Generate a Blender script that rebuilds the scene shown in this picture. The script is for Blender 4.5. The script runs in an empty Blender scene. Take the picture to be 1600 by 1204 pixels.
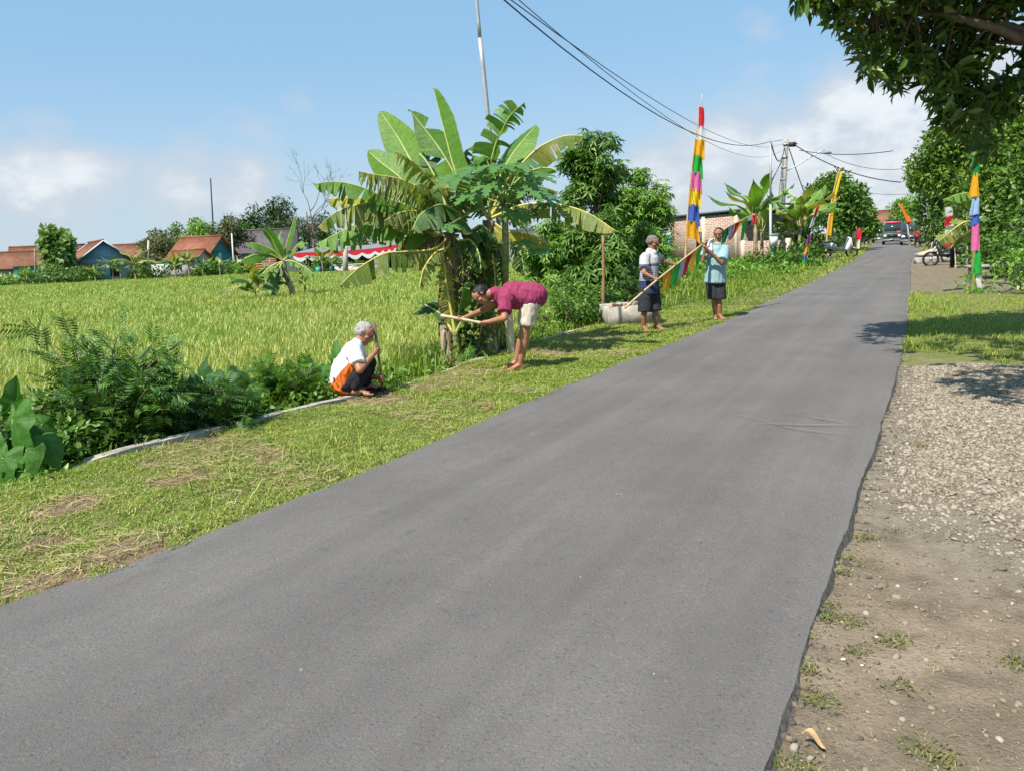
import bpy, bmesh, math, random
import numpy as np
from mathutils import Vector, Matrix, noise as mnoise

# ---------------------------------------------------------------- camera, sky, sun, exposure
S = bpy.context.scene
COL = S.collection
rng = np.random.default_rng(7)
random.seed(7)

F_PX, PITCH, ROLL, EYE = 1180.0, math.atan(214 / 1180), math.radians(2.73), 1.5
cam_d = bpy.data.cameras.new('camera')
cam_d.sensor_width = 36
cam_d.lens = 36 * F_PX / 1600
cam_d.clip_start, cam_d.clip_end = 0.05, 6000
cam = bpy.data.objects.new('camera', cam_d)
COL.objects.link(cam)
cam.matrix_world = Matrix.Translation((0, 0, EYE)) @ Matrix.Rotation(math.radians(90) - PITCH, 4, 'X') @ Matrix.Rotation(-ROLL, 4, 'Z')
S.camera = cam

SUN_DIR = Vector((-0.47, -0.53, 1.0)).normalized()      # towards the sun
sun_d = bpy.data.lights.new('sun', 'SUN')
sun_d.energy, sun_d.angle, sun_d.color = 5.0, math.radians(0.5), (1.0, 0.945, 0.85)
sun = bpy.data.objects.new('sun', sun_d)
COL.objects.link(sun)
sun.rotation_euler = SUN_DIR.to_track_quat('Z', 'Y').to_euler()
sun.location = (-20, -20, 40)

S.view_settings.view_transform = 'Standard'
S.view_settings.look = 'None'
S.view_settings.exposure = 0.6
S.view_settings.gamma = 1
S.view_settings.use_curve_mapping = False
S.render.engine = 'CYCLES'
S.cycles.max_bounces = 6
S.cycles.diffuse_bounces = 3
S.cycles.transmission_bounces = 4
S.cycles.transparent_max_bounces = 6
S.cycles.use_denoising = True


class NT:
    """small node helper"""
    def __init__(s, tree):
        s.t = tree; s.n = tree.nodes; s.l = tree.links
        s.n.clear()

    def node(s, typ, **kw):
        n = s.n.new(typ)
        for k, v in kw.items():
            if k.startswith('_'):
                setattr(n, k[1:], v)
        return n

    def put(s, sock, v):
        if isinstance(v, bpy.types.NodeSocket):
            s.l.new(v, sock)
        elif isinstance(v, (tuple, list)) and len(v) == 3 and sock.type == 'RGBA':
            sock.default_value = (*v, 1)
        else:
            sock.default_value = v

    def m(s, op, a, b=0.0, c=0.0, clamp=False):
        n = s.n.new('ShaderNodeMath'); n.operation = op; n.use_clamp = clamp
        for i, v in enumerate((a, b, c)):
            s.put(n.inputs[i], v)
        return n.outputs[0]

    def vm(s, op, a, b=(0, 0, 0)):
        n = s.n.new('ShaderNodeVectorMath'); n.operation = op
        s.put(n.inputs[0], a); s.put(n.inputs[1], b)
        return n.outputs['Value'] if op in ('DOT_PRODUCT', 'LENGTH', 'DISTANCE') else n.outputs[0]

    def step(s, v, a, b):
        n = s.n.new('ShaderNodeMapRange'); n.interpolation_type = 'SMOOTHSTEP'
        s.put(n.inputs['Value'], v); s.put(n.inputs['From Min'], a); s.put(n.inputs['From Max'], b)
        return n.outputs[0]

    def mix(s, f, a, b, mode='MIX'):
        n = s.n.new('ShaderNodeMix'); n.data_type = 'RGBA'; n.blend_type = mode
        s.put(n.inputs[0], f); s.put(n.inputs[6], a); s.put(n.inputs[7], b)
        return n.outputs[2]

    def noise(s, vec, scale, detail=4, rough=0.55, out=0):
        n = s.n.new('ShaderNodeTexNoise')
        if vec is not None: s.l.new(vec, n.inputs['Vector'])
        n.inputs['Scale'].default_value = scale; n.inputs['Detail'].default_value = detail
        n.inputs['Roughness'].default_value = rough
        return n.outputs[out]

    def ramp(s, f, cols, const=False):
        n = s.n.new('ShaderNodeValToRGB'); e = n.color_ramp.elements
        if const: n.color_ramp.interpolation = 'CONSTANT'
        if not isinstance(cols[0][0], (tuple, list)):
            cols = [(c, i / max(1, len(cols) - 1)) for i, c in enumerate(cols)]
        while len(e) < len(cols): e.new(0.5)
        for el, (c, p) in zip(e, cols):
            el.position = p; el.color = (*c, 1)
        s.put(n.inputs[0], f)
        return n.outputs[0]


def ray(px, py):
    x, y = (px - 800) / F_PX, (602 - py) / F_PX
    c, s = math.cos(ROLL), math.sin(ROLL)
    u, v = x * c + y * s, -x * s + y * c
    cp, sp = math.cos(PITCH), math.sin(PITCH)
    return np.array([u, cp + v * sp, v * cp - sp])


def G(px, py, z=0.0):
    d = ray(px, py); return np.array([0, 0, EYE]) + d * ((z - EYE) / d[2])


def A(px, py, Y):
    d = ray(px, py); return np.array([0, 0, EYE]) + d * (Y / d[1])


def UV(u, v, z=0.0):
    """u metres along the road, v metres across it (to the right)"""
    return np.array([.4931 * u + .87 * v, .87 * u - .4931 * v, z])


def to_uv(P):
    P = np.asarray(P)
    return .4931 * P[..., 0] + .87 * P[..., 1], .87 * P[..., 0] - .4931 * P[..., 1]


# sky: Nishita with cumulus banks low over the horizon
W = bpy.data.worlds.new('World'); S.world = W; W.use_nodes = True
w = NT(W.node_tree)
sky = w.node('ShaderNodeTexSky', _sky_type='NISHITA')
sky.sun_disc = False
sky.sun_elevation = math.asin(SUN_DIR.z)
sky.sun_rotation = math.atan2(SUN_DIR.x, SUN_DIR.y)
sky.air_density, sky.dust_density, sky.ozone_density = 1.0, 0.35, 2.5
tc = w.node('ShaderNodeTexCoord').outputs['Generated']
sep = w.node('ShaderNodeSeparateXYZ'); w.l.new(tc, sep.inputs[0])
el = sep.outputs['Z']
stretch = w.vm('MULTIPLY', tc, (1, 1, 1.7))
n1 = w.noise(stretch, 5.5, 9, 0.56)
n2 = w.noise(stretch, 2.2, 3, 0.5)
bumps = None
# (pixel direction, angular radius, weight) of the cloud banks seen over the place
for px, py, rad, wt in ((75, 190, .075, .24), (150, 280, .11, .25), (30, 295, .13, .25), (280, 295, .11, .26), (465, 140, .055, .15), (700, 260, .1, .12), (400, 315, .14, .22),
                        (1130, 240, .15, .40), (1060, 300, .15, .34), (1210, 270, .15, .42), (1330, 190, .12, .40), (1330, 90, .07, .22), (1400, 260, .2, .42), (1180, 48, .06, .14), (1500, 150, .2, .34)):
    d = ray(px, py); d = d / np.linalg.norm(d)
    dist = w.vm('DISTANCE', tc, tuple(float(q) for q in d))
    b = w.m('MULTIPLY', w.m('SUBTRACT', 1.0, w.step(dist, 0.0, rad)), wt)
    bumps = b if bumps is None else w.m('MAXIMUM', bumps, b)
low = w.m('SUBTRACT', 1.0, w.step(el, 0.06, 0.30))
dens = w.m('ADD', w.m('ADD', w.m('MULTIPLY', n1, 0.8), w.m('MULTIPLY', n2, 0.35)), w.m('ADD', bumps, w.m('MULTIPLY', low, 0.10)))
cov = w.step(dens, 0.72, 0.98)
tops = w.step(dens, 0.86, 1.08)
n3 = w.noise(stretch, 11, 6, 0.6)
ccol = w.mix(w.m('MULTIPLY', tops, w.step(n3, .35, .65)), (5.0, 5.35, 5.9), (7.4, 7.5, 7.6))
hz = w.m('MULTIPLY', w.m('SUBTRACT', 1.0, w.step(el, -0.05, 0.27)), .82)
skyc = w.mix(0.65, sky.outputs[0], (2.7, 5.0, 7.3))
base = w.mix(hz, skyc, (4.6, 5.5, 6.1))
full = w.mix(w.m('MULTIPLY', cov, 0.80), base, ccol)
bg = w.node('ShaderNodeBackground'); w.put(bg.inputs[0], full); bg.inputs[1].default_value = 0.085
wo = w.node('ShaderNodeOutputWorld'); w.l.new(bg.outputs[0], wo.inputs[0])


# ---------------------------------------------------------------- materials
def newmat(name):
    m = bpy.data.materials.new(name); m.use_nodes = True
    return m, NT(m.node_tree)


def finish(t, col, rough=0.7, bump=None, spec=0.3, metal=0.0, trans=0.0, tcol=None, bdist=0.01):
    b = t.node('ShaderNodeBsdfPrincipled')
    t.put(b.inputs['Base Color'], col); t.put(b.inputs['Roughness'], rough)
    b.inputs['Specular IOR Level'].default_value = spec
    b.inputs['Metallic'].default_value = metal
    if bump is not None:
        bn = t.node('ShaderNodeBump'); bn.inputs['Strength'].default_value = 1.0; bn.inputs['Distance'].default_value = bdist
        t.l.new(bump, bn.inputs['Height']); t.l.new(bn.outputs[0], b.inputs['Normal'])
    out = t.node('ShaderNodeOutputMaterial')
    if trans:
        tr = t.node('ShaderNodeBsdfTranslucent'); t.put(tr.inputs[0], tcol if tcol is not None else col)
        mx = t.node('ShaderNodeMixShader'); mx.inputs[0].default_value = trans
        t.l.new(b.outputs[0], mx.inputs[1]); t.l.new(tr.outputs[0], mx.inputs[2]); t.l.new(mx.outputs[0], out.inputs[0])
    else:
        t.l.new(b.outputs[0], out.inputs[0])


def solid(name, col, rough=0.7, var=0.15, scale=6.0, spec=0.3, metal=0.0, bump=0.0, trans=0.0):
    m, t = newmat(name)
    pos = t.node('ShaderNodeTexCoord').outputs['Object']
    n = t.noise(pos, scale, 6, 0.6)
    lo = tuple(c * (1 - var) for c in col); hi = tuple(min(1, c * (1 + var)) for c in col)
    c = t.ramp(n, [(lo, 0.3), (hi, 0.7)])
    finish(t, c, rough, n if bump else None, spec, metal, trans, bdist=bump or 0.01)
    return m


def leafmat(name, cols, trans=0.3, rough=0.45, patch=None, pscale=1.0, spec=0.35, warm=1.0):
    """every leaf its own tone out of cols"""
    m, t = newmat(name)
    g = t.node('ShaderNodeNewGeometry')
    c = t.ramp(g.outputs['Random Per Island'], cols)
    if patch:
        n = t.noise(g.outputs['Position'], pscale, 3, 0.5)
        c = t.mix(t.step(n, .42, .62), c, t.mix(1.0, c, patch, 'MULTIPLY'))
    finish(t, c, rough, None, spec, 0, trans, t.mix(1.0, c, (1.35 * warm, 1.35, .6), 'MULTIPLY'))
    return m


# ---------------------------------------------------------------- mesh helpers
def nmesh(name, V, Fs, mats=None, smooth=False):
    """V (n,3); Fs list of (faces array (k,m), material index)"""
    me = bpy.data.meshes.new(name)
    V = np.asarray(V, dtype=np.float32).reshape(-1, 3)
    me.vertices.add(len(V)); me.vertices.foreach_set('co', V.ravel())
    loops, tot, mi = [], [], []
    for f, k in Fs:
        f = np.asarray(f, dtype=np.int32)
        if f.size == 0: continue
        loops.append(f.ravel()); tot.append(np.full(len(f), f.shape[1], np.int32)); mi.append(np.full(len(f), k, np.int32))
    loops = np.concatenate(loops); tot = np.concatenate(tot); mi = np.concatenate(mi)
    start = np.concatenate([[0], np.cumsum(tot)[:-1]]).astype(np.int32)
    me.loops.add(len(loops)); me.loops.foreach_set('vertex_index', loops)
    me.polygons.add(len(tot)); me.polygons.foreach_set('loop_start', start); me.polygons.foreach_set('loop_total', tot)
    me.polygons.foreach_set('material_index', mi)
    if smooth: me.polygons.foreach_set('use_smooth', np.ones(len(tot), bool))
    me.update(calc_edges=True)
    for mm in (mats or []): me.materials.append(mm)
    return me


def setp(o, label=None, cat=None, group=None, kind=None):
    if label: o['label'] = label
    if cat: o['category'] = cat
    if group: o['group'] = group
    if kind: o['kind'] = kind
    return o


def link(name, me, parent=None, at=None):
    o = bpy.data.objects.new(name, me); COL.objects.link(o)
    if parent is not None:
        o.parent = parent
        if not parent.get('_loc'):
            o.matrix_parent_inverse = root_inv(parent)
    return o


ROOTS = {}
def root_inv(p):
    # meshes hold world coordinates: only the Empty at a thing's base has a place of its own
    return ROOTS[p.name].inverted() if p.name in ROOTS else Matrix.Identity(4)


def thing(name, label, cat, loc=(0, 0, 0), group=None):
    o = bpy.data.objects.new(name, None); COL.objects.link(o)
    o.empty_display_size = 0.2
    o.location = tuple(float(q) for q in loc)
    ROOTS[o.name] = Matrix.Translation(o.location)
    return setp(o, label, cat, group)


class MB:
    """collects pieces of one mesh (world coordinates unless M is given)"""
    def __init__(s):
        s.V = []; s.F = []; s.n = 0

    def add(s, V, F, mi=0):
        V = np.asarray(V, float).reshape(-1, 3)
        groups = {}
        for f in (F if not isinstance(F, np.ndarray) else [F]):
            if isinstance(f, np.ndarray) and f.ndim == 2:
                s.F.append((f + s.n, mi))
            else:
                groups.setdefault(len(f), []).append(f)
        for k, fs in groups.items():
            s.F.append((np.array(fs) + s.n, mi))
        s.V.append(V); s.n += len(V)
        return s

    def box(s, c, size, M=None, mi=0):
        x, y, z = np.array(size) / 2
        V = np.array([(-x, -y, -z), (x, -y, -z), (x, y, -z), (-x, y, -z), (-x, -y, z), (x, -y, z), (x, y, z), (-x, y, z)]) + np.array(c)
        if M is not None: V = xf(M, V)
        return s.add(V, [(0, 3, 2, 1), (4, 5, 6, 7), (0, 1, 5, 4), (1, 2, 6, 5), (2, 3, 7, 6), (3, 0, 4, 7)], mi)

    def tube(s, pts, rad, n=8, mi=0, M=None, caps=True):
        P = np.asarray(pts, float)
        R = np.broadcast_to(np.asarray(rad, float), (len(P),))
        T = np.gradient(P, axis=0); T /= np.linalg.norm(T, axis=1)[:, None] + 1e-9
        ref = np.array([0, 0, 1.]) if abs(T[0, 2]) < .9 else np.array([1., 0, 0])
        V = []
        for p, t, r in zip(P, T, R):
            a = np.cross(t, ref); a /= np.linalg.norm(a) + 1e-9; b = np.cross(t, a); ref = np.cross(a, t) if abs(np.dot(t, ref)) > .95 else ref
            th = np.arange(n) * 2 * math.pi / n
            V.append(p + r * (np.cos(th)[:, None] * a + np.sin(th)[:, None] * b))
        V = np.concatenate(V)
        if M is not None: V = xf(M, V)
        F = [(i * n + j, i * n + (j + 1) % n, (i + 1) * n + (j + 1) % n, (i + 1) * n + j) for i in range(len(P) - 1) for j in range(n)]
        if caps: F += [tuple(range(n))[::-1], tuple((len(P) - 1) * n + j for j in range(n))]
        return s.add(V, F, mi)

    def poly(s, V, mi=0):
        return s.add(V, [tuple(range(len(V)))], mi)

    def extr(s, prof, y0, y1, M=None, mi=0):
        """profile (x,z) extruded along y"""
        n = len(prof)
        V = np.array([(x, y0, z) for x, z in prof] + [(x, y1, z) for x, z in prof])
        if M is not None: V = xf(M, V)
        F = [tuple(range(n)), tuple(range(n, 2 * n))[::-1]] + [((i + 1) % n, i, n + i, n + (i + 1) % n) for i in range(n)]
        return s.add(V, F, mi)

    def ball(s, c, r, M=None, mi=0, nu=10, nv=7):
        r = np.broadcast_to(np.asarray(r, float), (3,))
        V = [(0, 0, 1)]
        for i in range(1, nv):
            a = math.pi * i / nv
            V += [(math.sin(a) * math.cos(2 * math.pi * j / nu), math.sin(a) * math.sin(2 * math.pi * j / nu), math.cos(a)) for j in range(nu)]
        V.append((0, 0, -1)); V = np.array(V) * r
        if M is not None: V = xf(M, V) - xf(M, np.zeros((1, 3)))
        V = V + (np.array(c) if M is None else xf(M, np.array([c])))
        F = [(0, 1 + j, 1 + (j + 1) % nu) for j in range(nu)]
        for i in range(nv - 2):
            F += [(1 + i * nu + j, 1 + (i + 1) * nu + j, 1 + (i + 1) * nu + (j + 1) % nu, 1 + i * nu + (j + 1) % nu) for j in range(nu)]
        L = len(V) - 1
        F += [(L, 1 + (nv - 2) * nu + (j + 1) % nu, 1 + (nv - 2) * nu + j) for j in range(nu)]
        return s.add(V, F, mi)

    def mesh(s, name, mats, smooth=False):
        if not isinstance(mats, (list, tuple)): mats = [mats]
        return nmesh(name, np.concatenate(s.V), s.F, mats, smooth)

    def part(s, name, mats, parent=None, smooth=False, label=None):
        o = link(name, s.mesh(name, mats, smooth), parent)
        if label: o['label'] = label
        return o


def xf(M, V):
    M = np.array(M); return V @ M[:3, :3].T + M[:3, 3]


def place(loc, rz=0.0, sc=1.0):
    return Matrix.Translation(tuple(float(q) for q in loc)) @ Matrix.Rotation(rz, 4, 'Z') @ Matrix.Scale(sc, 4)


def nrm(a):
    return a / (np.linalg.norm(a, axis=-1, keepdims=True) + 1e-9)


def inst(TV, TF, pos, ax, nr, sx, sy=None, sz=None):
    """copies template (axis x, side y, normal z) onto every pos; returns V and face arrays"""
    TV = np.asarray(TV, float); N = len(pos)
    ax = nrm(ax); sd = nrm(np.cross(nr, ax)); nr = np.cross(ax, sd)
    sx = np.broadcast_to(sx, (N,)); sy = sx if sy is None else np.broadcast_to(sy, (N,)); sz = sx if sz is None else np.broadcast_to(sz, (N,))
    V = pos[:, None, :] + (TV[None, :, 0:1] * sx[:, None, None]) * ax[:, None, :] + (TV[None, :, 1:2] * sy[:, None, None]) * sd[:, None, :] + (TV[None, :, 2:3] * sz[:, None, None]) * nr[:, None, :]
    K = len(TV); off = (np.arange(N) * K)[:, None, None]
    groups = {}
    for f in TF: groups.setdefault(len(f), []).append(f)
    Fs = [(np.array(fs)[None] + off).reshape(-1, k) for k, fs in groups.items()]
    return V.reshape(-1, 3), Fs


def addinst(mb, *a, mi=0, **k):
    V, Fs = inst(*a, **k)
    for f in Fs: mb.F.append((f + mb.n, mi))
    mb.V.append(V); mb.n += len(V)


def rdir(n, up=0.0):
    v = rng.normal(size=(n, 3)); v = nrm(v); v[:, 2] += up
    return nrm(v)


LEAF4 = ([(0, 0, 0), (.42, .5, .10), (1, 0, 0), (.42, -.5, .10)], [(0, 3, 2), (0, 2, 1)])
LEAF8 = ([(0, 0, 0), (.25, .36, .06), (.6, .42, .05), (1, 0, -.12), (.6, -.42, .05), (.25, -.36, .06), (.3, 0, .0), (.65, 0, -.02)],
         [(0, 5, 6), (0, 6, 1), (6, 5, 4, 7), (1, 6, 7, 2), (7, 4, 3), (2, 7, 3)])
BLADE = ([(0, -.5, 0), (0, .5, 0), (.5, -.42, .03), (.5, .42, .03), (.82, -.28, -.05), (.82, .28, -.05), (1, 0, -.2)],
         [(0, 1, 3, 2), (2, 3, 5, 4), (4, 5, 6)])


def catmull(pts, n):
    P = np.asarray(pts, float)
    if len(P) == 2: return P[0] + (P[1] - P[0]) * np.linspace(0, 1, n)[:, None]
    d = np.concatenate([[0], np.cumsum(np.linalg.norm(np.diff(P, axis=0), axis=1))]); d /= d[-1]
    Q = np.concatenate([[2 * P[0] - P[1]], P, [2 * P[-1] - P[-2]]])
    out = []
    for t in np.linspace(0, 1, n):
        i = min(len(P) - 2, max(0, np.searchsorted(d, t, 'right') - 1)); f = (t - d[i]) / (d[i + 1] - d[i] + 1e-9)
        p0, p1, p2, p3 = Q[i], Q[i + 1], Q[i + 2], Q[i + 3]
        out.append(.5 * (2 * p1 + (p2 - p0) * f + (2 * p0 - 5 * p1 + 4 * p2 - p3) * f * f + (3 * p1 - p0 - 3 * p2 + p3) * f ** 3))
    return np.array(out)


def vnoise(P, scale, seed=0.0):
    return np.array([mnoise.noise(Vector((p[0] * scale + seed, p[1] * scale, p[2] * scale + seed))) for p in np.asarray(P, float)])


def in_poly(P, poly):
    x, y = P[:, 0], P[:, 1]; r = np.zeros(len(P), bool); n = len(poly)
    for i in range(n):
        (x1, y1), (x2, y2) = poly[i][:2], poly[(i + 1) % n][:2]
        c = ((y1 > y) != (y2 > y)) & (x < (x2 - x1) * (y - y1) / (y2 - y1 + 1e-12) + x1)
        r ^= c
    return r
# ---------------------------------------------------------------- the setting: ground, road, verge, kerb, shoulder
def mat_road():
    m, t = newmat('asphalt')
    P = t.node('ShaderNodeNewGeometry').outputs['Position']
    fine = t.noise(P, 170, 3, .7); mid = t.noise(P, 9, 5, .6); big = t.noise(P, .7, 4, .5)
    cb = t.node('ShaderNodeCombineXYZ'); t.l.new(t.m('MULTIPLY', t.vm('DOT_PRODUCT', P, (.87, -.4931, 0)), 1.5), cb.inputs[0]); t.l.new(t.m('MULTIPLY', t.vm('DOT_PRODUCT', P, (.4931, .87, 0)), .06), cb.inputs[1])
    streak = t.noise(cb.outputs[0], 1.7, 5, .6)
    v = t.m('ADD', t.m('MULTIPLY', big, .45), t.m('ADD', t.m('MULTIPLY', streak, .5), t.m('MULTIPLY', mid, .18)))
    c = t.ramp(v, [((.110, .101, .096), .38), ((.136, .126, .120), .55), ((.172, .160, .151), .74)])
    chip = t.noise(P, 75, 2, .6)
    c = t.mix(t.step(chip, .60, .72), c, t.mix(1, c, (1.38, 1.33, 1.26), 'MULTIPLY'))
    c = t.mix(t.step(chip, .40, .30), c, t.mix(1, c, (.68, .68, .68), 'MULTIPLY'))
    stain = t.noise(P, 2.3, 6, .7); c = t.mix(t.step(stain, .60, .70), c, t.mix(1, c, (.84, .84, .85), 'MULTIPLY'))
    dust = t.noise(P, 1.3, 7, .75); c = t.mix(t.m('MULTIPLY', t.step(dust, .56, .72), .35), c, (.20, .18, .155))
    c = t.mix(t.step(fine, .50, .80), c, t.mix(1, c, (1.35, 1.33, 1.3), 'MULTIPLY'))
    c = t.mix(t.step(fine, .46, .25), c, t.mix(1, c, (.62, .62, .63), 'MULTIPLY'))
    vo = t.node('ShaderNodeTexVoronoi'); t.l.new(P, vo.inputs['Vector']); vo.inputs['Scale'].default_value = 11
    g = t.node('ShaderNodeSeparateColor'); t.l.new(vo.outputs['Color'], g.inputs[0])
    speck = t.m('MULTIPLY', t.step(vo.outputs['Distance'], .05, .025), t.step(g.outputs[0], .86, .88))
    c = t.mix(speck, c, (.55, .53, .48))
    finish(t, c, t.m('ADD', .78, t.m('MULTIPLY', mid, .2)), t.m('ADD', fine, chip), .15, bdist=.005)
    return m


def mat_soil(name, cols, sc=1.0, fine=60, bd=.02):
    m, t = newmat(name)
    P = t.node('ShaderNodeNewGeometry').outputs['Position']
    a = t.noise(P, 1.1 * sc, 6, .62); b = t.noise(P, fine, 4, .7)
    c = t.ramp(t.m('ADD', t.m('MULTIPLY', a, .75), t.m('MULTIPLY', b, .25)), cols)
    c = t.mix(t.step(b, .38, .68), t.mix(1, c, (.72, .72, .70), 'MULTIPLY'), c)
    finish(t, c, .95, t.m('ADD', b, a), .1, bdist=bd)
    return m


M_ROAD = mat_road()
M_ROADSIDE = solid('asphalt_broken_edge', (.115, .104, .09), .95, .5, 30, bump=.02)
PATCH = [(G(x, y)[:2], q) for x, y, q in ((95, 900, .26), (185, 862, .30), (35, 905, .25), (305, 738, .26), (270, 745, .2), (105, 785, .26), (420, 706, .2), (60, 840, .14), (600, 622, .35), (660, 600, .3), (860, 548, .5), (760, 575, .3), (950, 525, .6), (1060, 500, .5))]
def mat_verge():
    m, t = newmat('verge_soil'); P = t.node('ShaderNodeNewGeometry').outputs['Position']
    a = t.noise(P, 1.5, 6, .62); b = t.noise(P, 60, 4, .7); d = t.noise(P, 4.5, 5, .65)
    c = t.ramp(t.m('ADD', t.m('MULTIPLY', a, .7), t.m('MULTIPLY', b, .3)), [((.10, .10, .04), .3), ((.14, .16, .045), .45), ((.19, .19, .07), .58), ((.26, .21, .11), .72)])
    s = None
    for (x, y), q in PATCH:
        k = t.m('SUBTRACT', 1.0, t.m('DIVIDE', t.vm('DISTANCE', P, (float(x), float(y), -.03)), q)); s = k if s is None else t.m('MAXIMUM', s, k)
    f = t.step(t.m('ADD', s, t.m('MULTIPLY', t.m('SUBTRACT', d, .5), 2.2)), -.05, .3)
    soil = t.ramp(b, [((.13, .085, .05), .3), ((.22, .155, .095), .5), ((.33, .25, .165), .7)])
    finish(t, t.mix(f, c, soil), .95, t.m('ADD', b, a), .1, bdist=.02); return m
M_VERGE = mat_verge()
M_LAND = mat_soil('weedy_ground', [((.07, .08, .02), .35), ((.14, .17, .04), .5), ((.20, .17, .09), .7)], .6, 30)
M_MUD = mat_soil('field_mud', [((.05, .06, .015), .35), ((.09, .10, .025), .6)], .6, 30)
M_FAR = mat_soil('far_land', [((.09, .12, .03), .35), ((.17, .19, .06), .6)], .02, .3)
M_KERB = solid('old_concrete', (.33, .31, .265), .95, .45, 7, bump=.01)

def mat_shoulder():
    m, t = newmat('shoulder')
    P = t.node('ShaderNodeNewGeometry').outputs['Position']
    u = t.vm('DOT_PRODUCT', P, (.4931, .87, 0)); v = t.vm('DOT_PRODUCT', P, (.87, -.4931, 0))
    big = t.noise(P, .9, 5, .6); mid = t.noise(P, 5, 6, .65); fine = t.noise(P, 55, 4, .7)
    wob = t.m('MULTIPLY', t.m('SUBTRACT', big, .5), 3.2)
    uu = t.m('ADD', u, wob)
    dirt = t.ramp(t.m('ADD', t.m('MULTIPLY', big, .5), t.m('MULTIPLY', mid, .5)), [((.15, .122, .085), .38), ((.20, .158, .112), .47), ((.27, .21, .15), .56), ((.35, .285, .21), .66)])
    dirt = t.mix(t.m('MULTIPLY', t.step(mid, .46, .34), .6), dirt, (.155, .14, .09))
    dirt = t.mix(t.step(fine, .62, .74), dirt, (.42, .36, .27))
    dirt = t.mix(t.step(fine, .42, .30), dirt, t.mix(1, dirt, (.6, .6, .6), 'MULTIPLY'))
    grav = t.ramp(mid, [((.18, .155, .115), .3), ((.27, .24, .185), .7)])
    gras = t.ramp(mid, [((.13, .15, .04), .3), ((.22, .22, .08), .65)])
    yard = t.ramp(mid, [((.13, .105, .07), .3), ((.26, .215, .15), .7)])  # yard earth, its colour darkened to stand in for shadows on it
    c = t.mix(t.step(t.m('ADD', t.m('ADD', u, t.m('MULTIPLY', v, .9)), t.m('MULTIPLY', t.m('SUBTRACT', mid, .5), 2.0)), 3.5, 4.5), dirt, grav)
    c = t.mix(t.step(uu, 9.4, 10.2), c, gras)
    c = t.mix(t.step(uu, 19.5, 22), c, yard)
    c = t.mix(t.m('MULTIPLY', t.step(uu, 48, 56), .7), c, gras)
    finish(t, c, .95, t.m('ADD', fine, mid), .1, bdist=.02)
    return m
M_SHOULDER = mat_shoulder()


def structure(name, me):
    return setp(link(name, me), kind='structure')


def strip(a, b, zs=0.0):
    n = len(a); V = np.concatenate([a, b]); V[:, 2] += zs
    return V, np.array([(i, n + i, n + i + 1, i + 1) for i in range(n - 1)])


LEFT = [(-9, -4, 0), (-5, .3, 0), (-2.42, 3.25, 0), (-1.59, 4.38, 0), (-.81, 5.66, 0), (.48, 8.03, 0), (3.73, 13.54, 0), (11.58, 27.63, 0), (20.95, 45.49, 0), (32.26, 68.02, 0), (50.9, 105.4, 0), (76, 150, 0), (105, 190, 0)]
RIGHT = [(-4.2, -6, 0), (-.8, -.7, 0), (.66, 1.92, 0), (1.41, 3.21, 0), (2.07, 4.36, 0), (3.45, 6.76, 0), (5.84, 11.06, 0), (10.44, 19.64, 0), (20.2, 38.0, 0), (30.25, 55.6, 0), (42.6, 81, 0), (55.5, 104, 0), (80, 148, 0), (109, 187, 0)]
NR = 900
def dense(P, n, amp, sc):
    Q = catmull(P, 400)
    d = np.concatenate([[0], np.cumsum(np.linalg.norm(np.diff(Q, axis=0), axis=1))])
    s = (np.linspace(0, 1, n) ** 2.2) * d[-1]
    Q = np.stack([np.interp(s, d, Q[:, k]) for k in range(3)], 1)
    off = vnoise(Q, sc) * amp + vnoise(Q, sc * 5, 3) * amp * .45
    return Q + np.stack([.87 * off, -.4931 * off, 0 * off], 1)
Lp = dense(LEFT, NR, .03, 1.6); Rp = dense(RIGHT, NR, .012, 1.1); _o = .007 * vnoise(Rp, 17) + .007 * vnoise(Rp, 41, 2); Rp = Rp + np.stack([.87 * _o, -.4931 * _o, 0 * _o], 1)
rows = [Lp + (Rp - Lp) * f for f in (0, .08, .3, .5, .7, .92, 1)]
for k, z in enumerate((-.012, .0, .012, .02, .012, .0, -.014)): rows[k] = rows[k] + np.array([0, 0, z])
mb = MB()
V = np.concatenate(rows)
mb.add(V, np.concatenate([np.array([(k * NR + i, (k + 1) * NR + i, (k + 1) * NR + i + 1, k * NR + i + 1) for i in range(NR - 1)]) for k in range(6)]))
sk = rows[-1]; low = sk + np.stack([.05 * .87 + 0 * sk[:, 0], -.05 * .49 + 0 * sk[:, 0], 0 * sk[:, 0] - .11], 1)
low[:, :2] += (rng.random((NR, 2)) - .3) * .05
mb.add(*strip(sk, low), mi=1)
sk = rows[0]; mb.add(*strip(sk + np.array([-.03, .02, -.07]), sk), mi=1)
structure('road', mb.mesh('road', [M_ROAD, M_ROADSIDE]))

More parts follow.
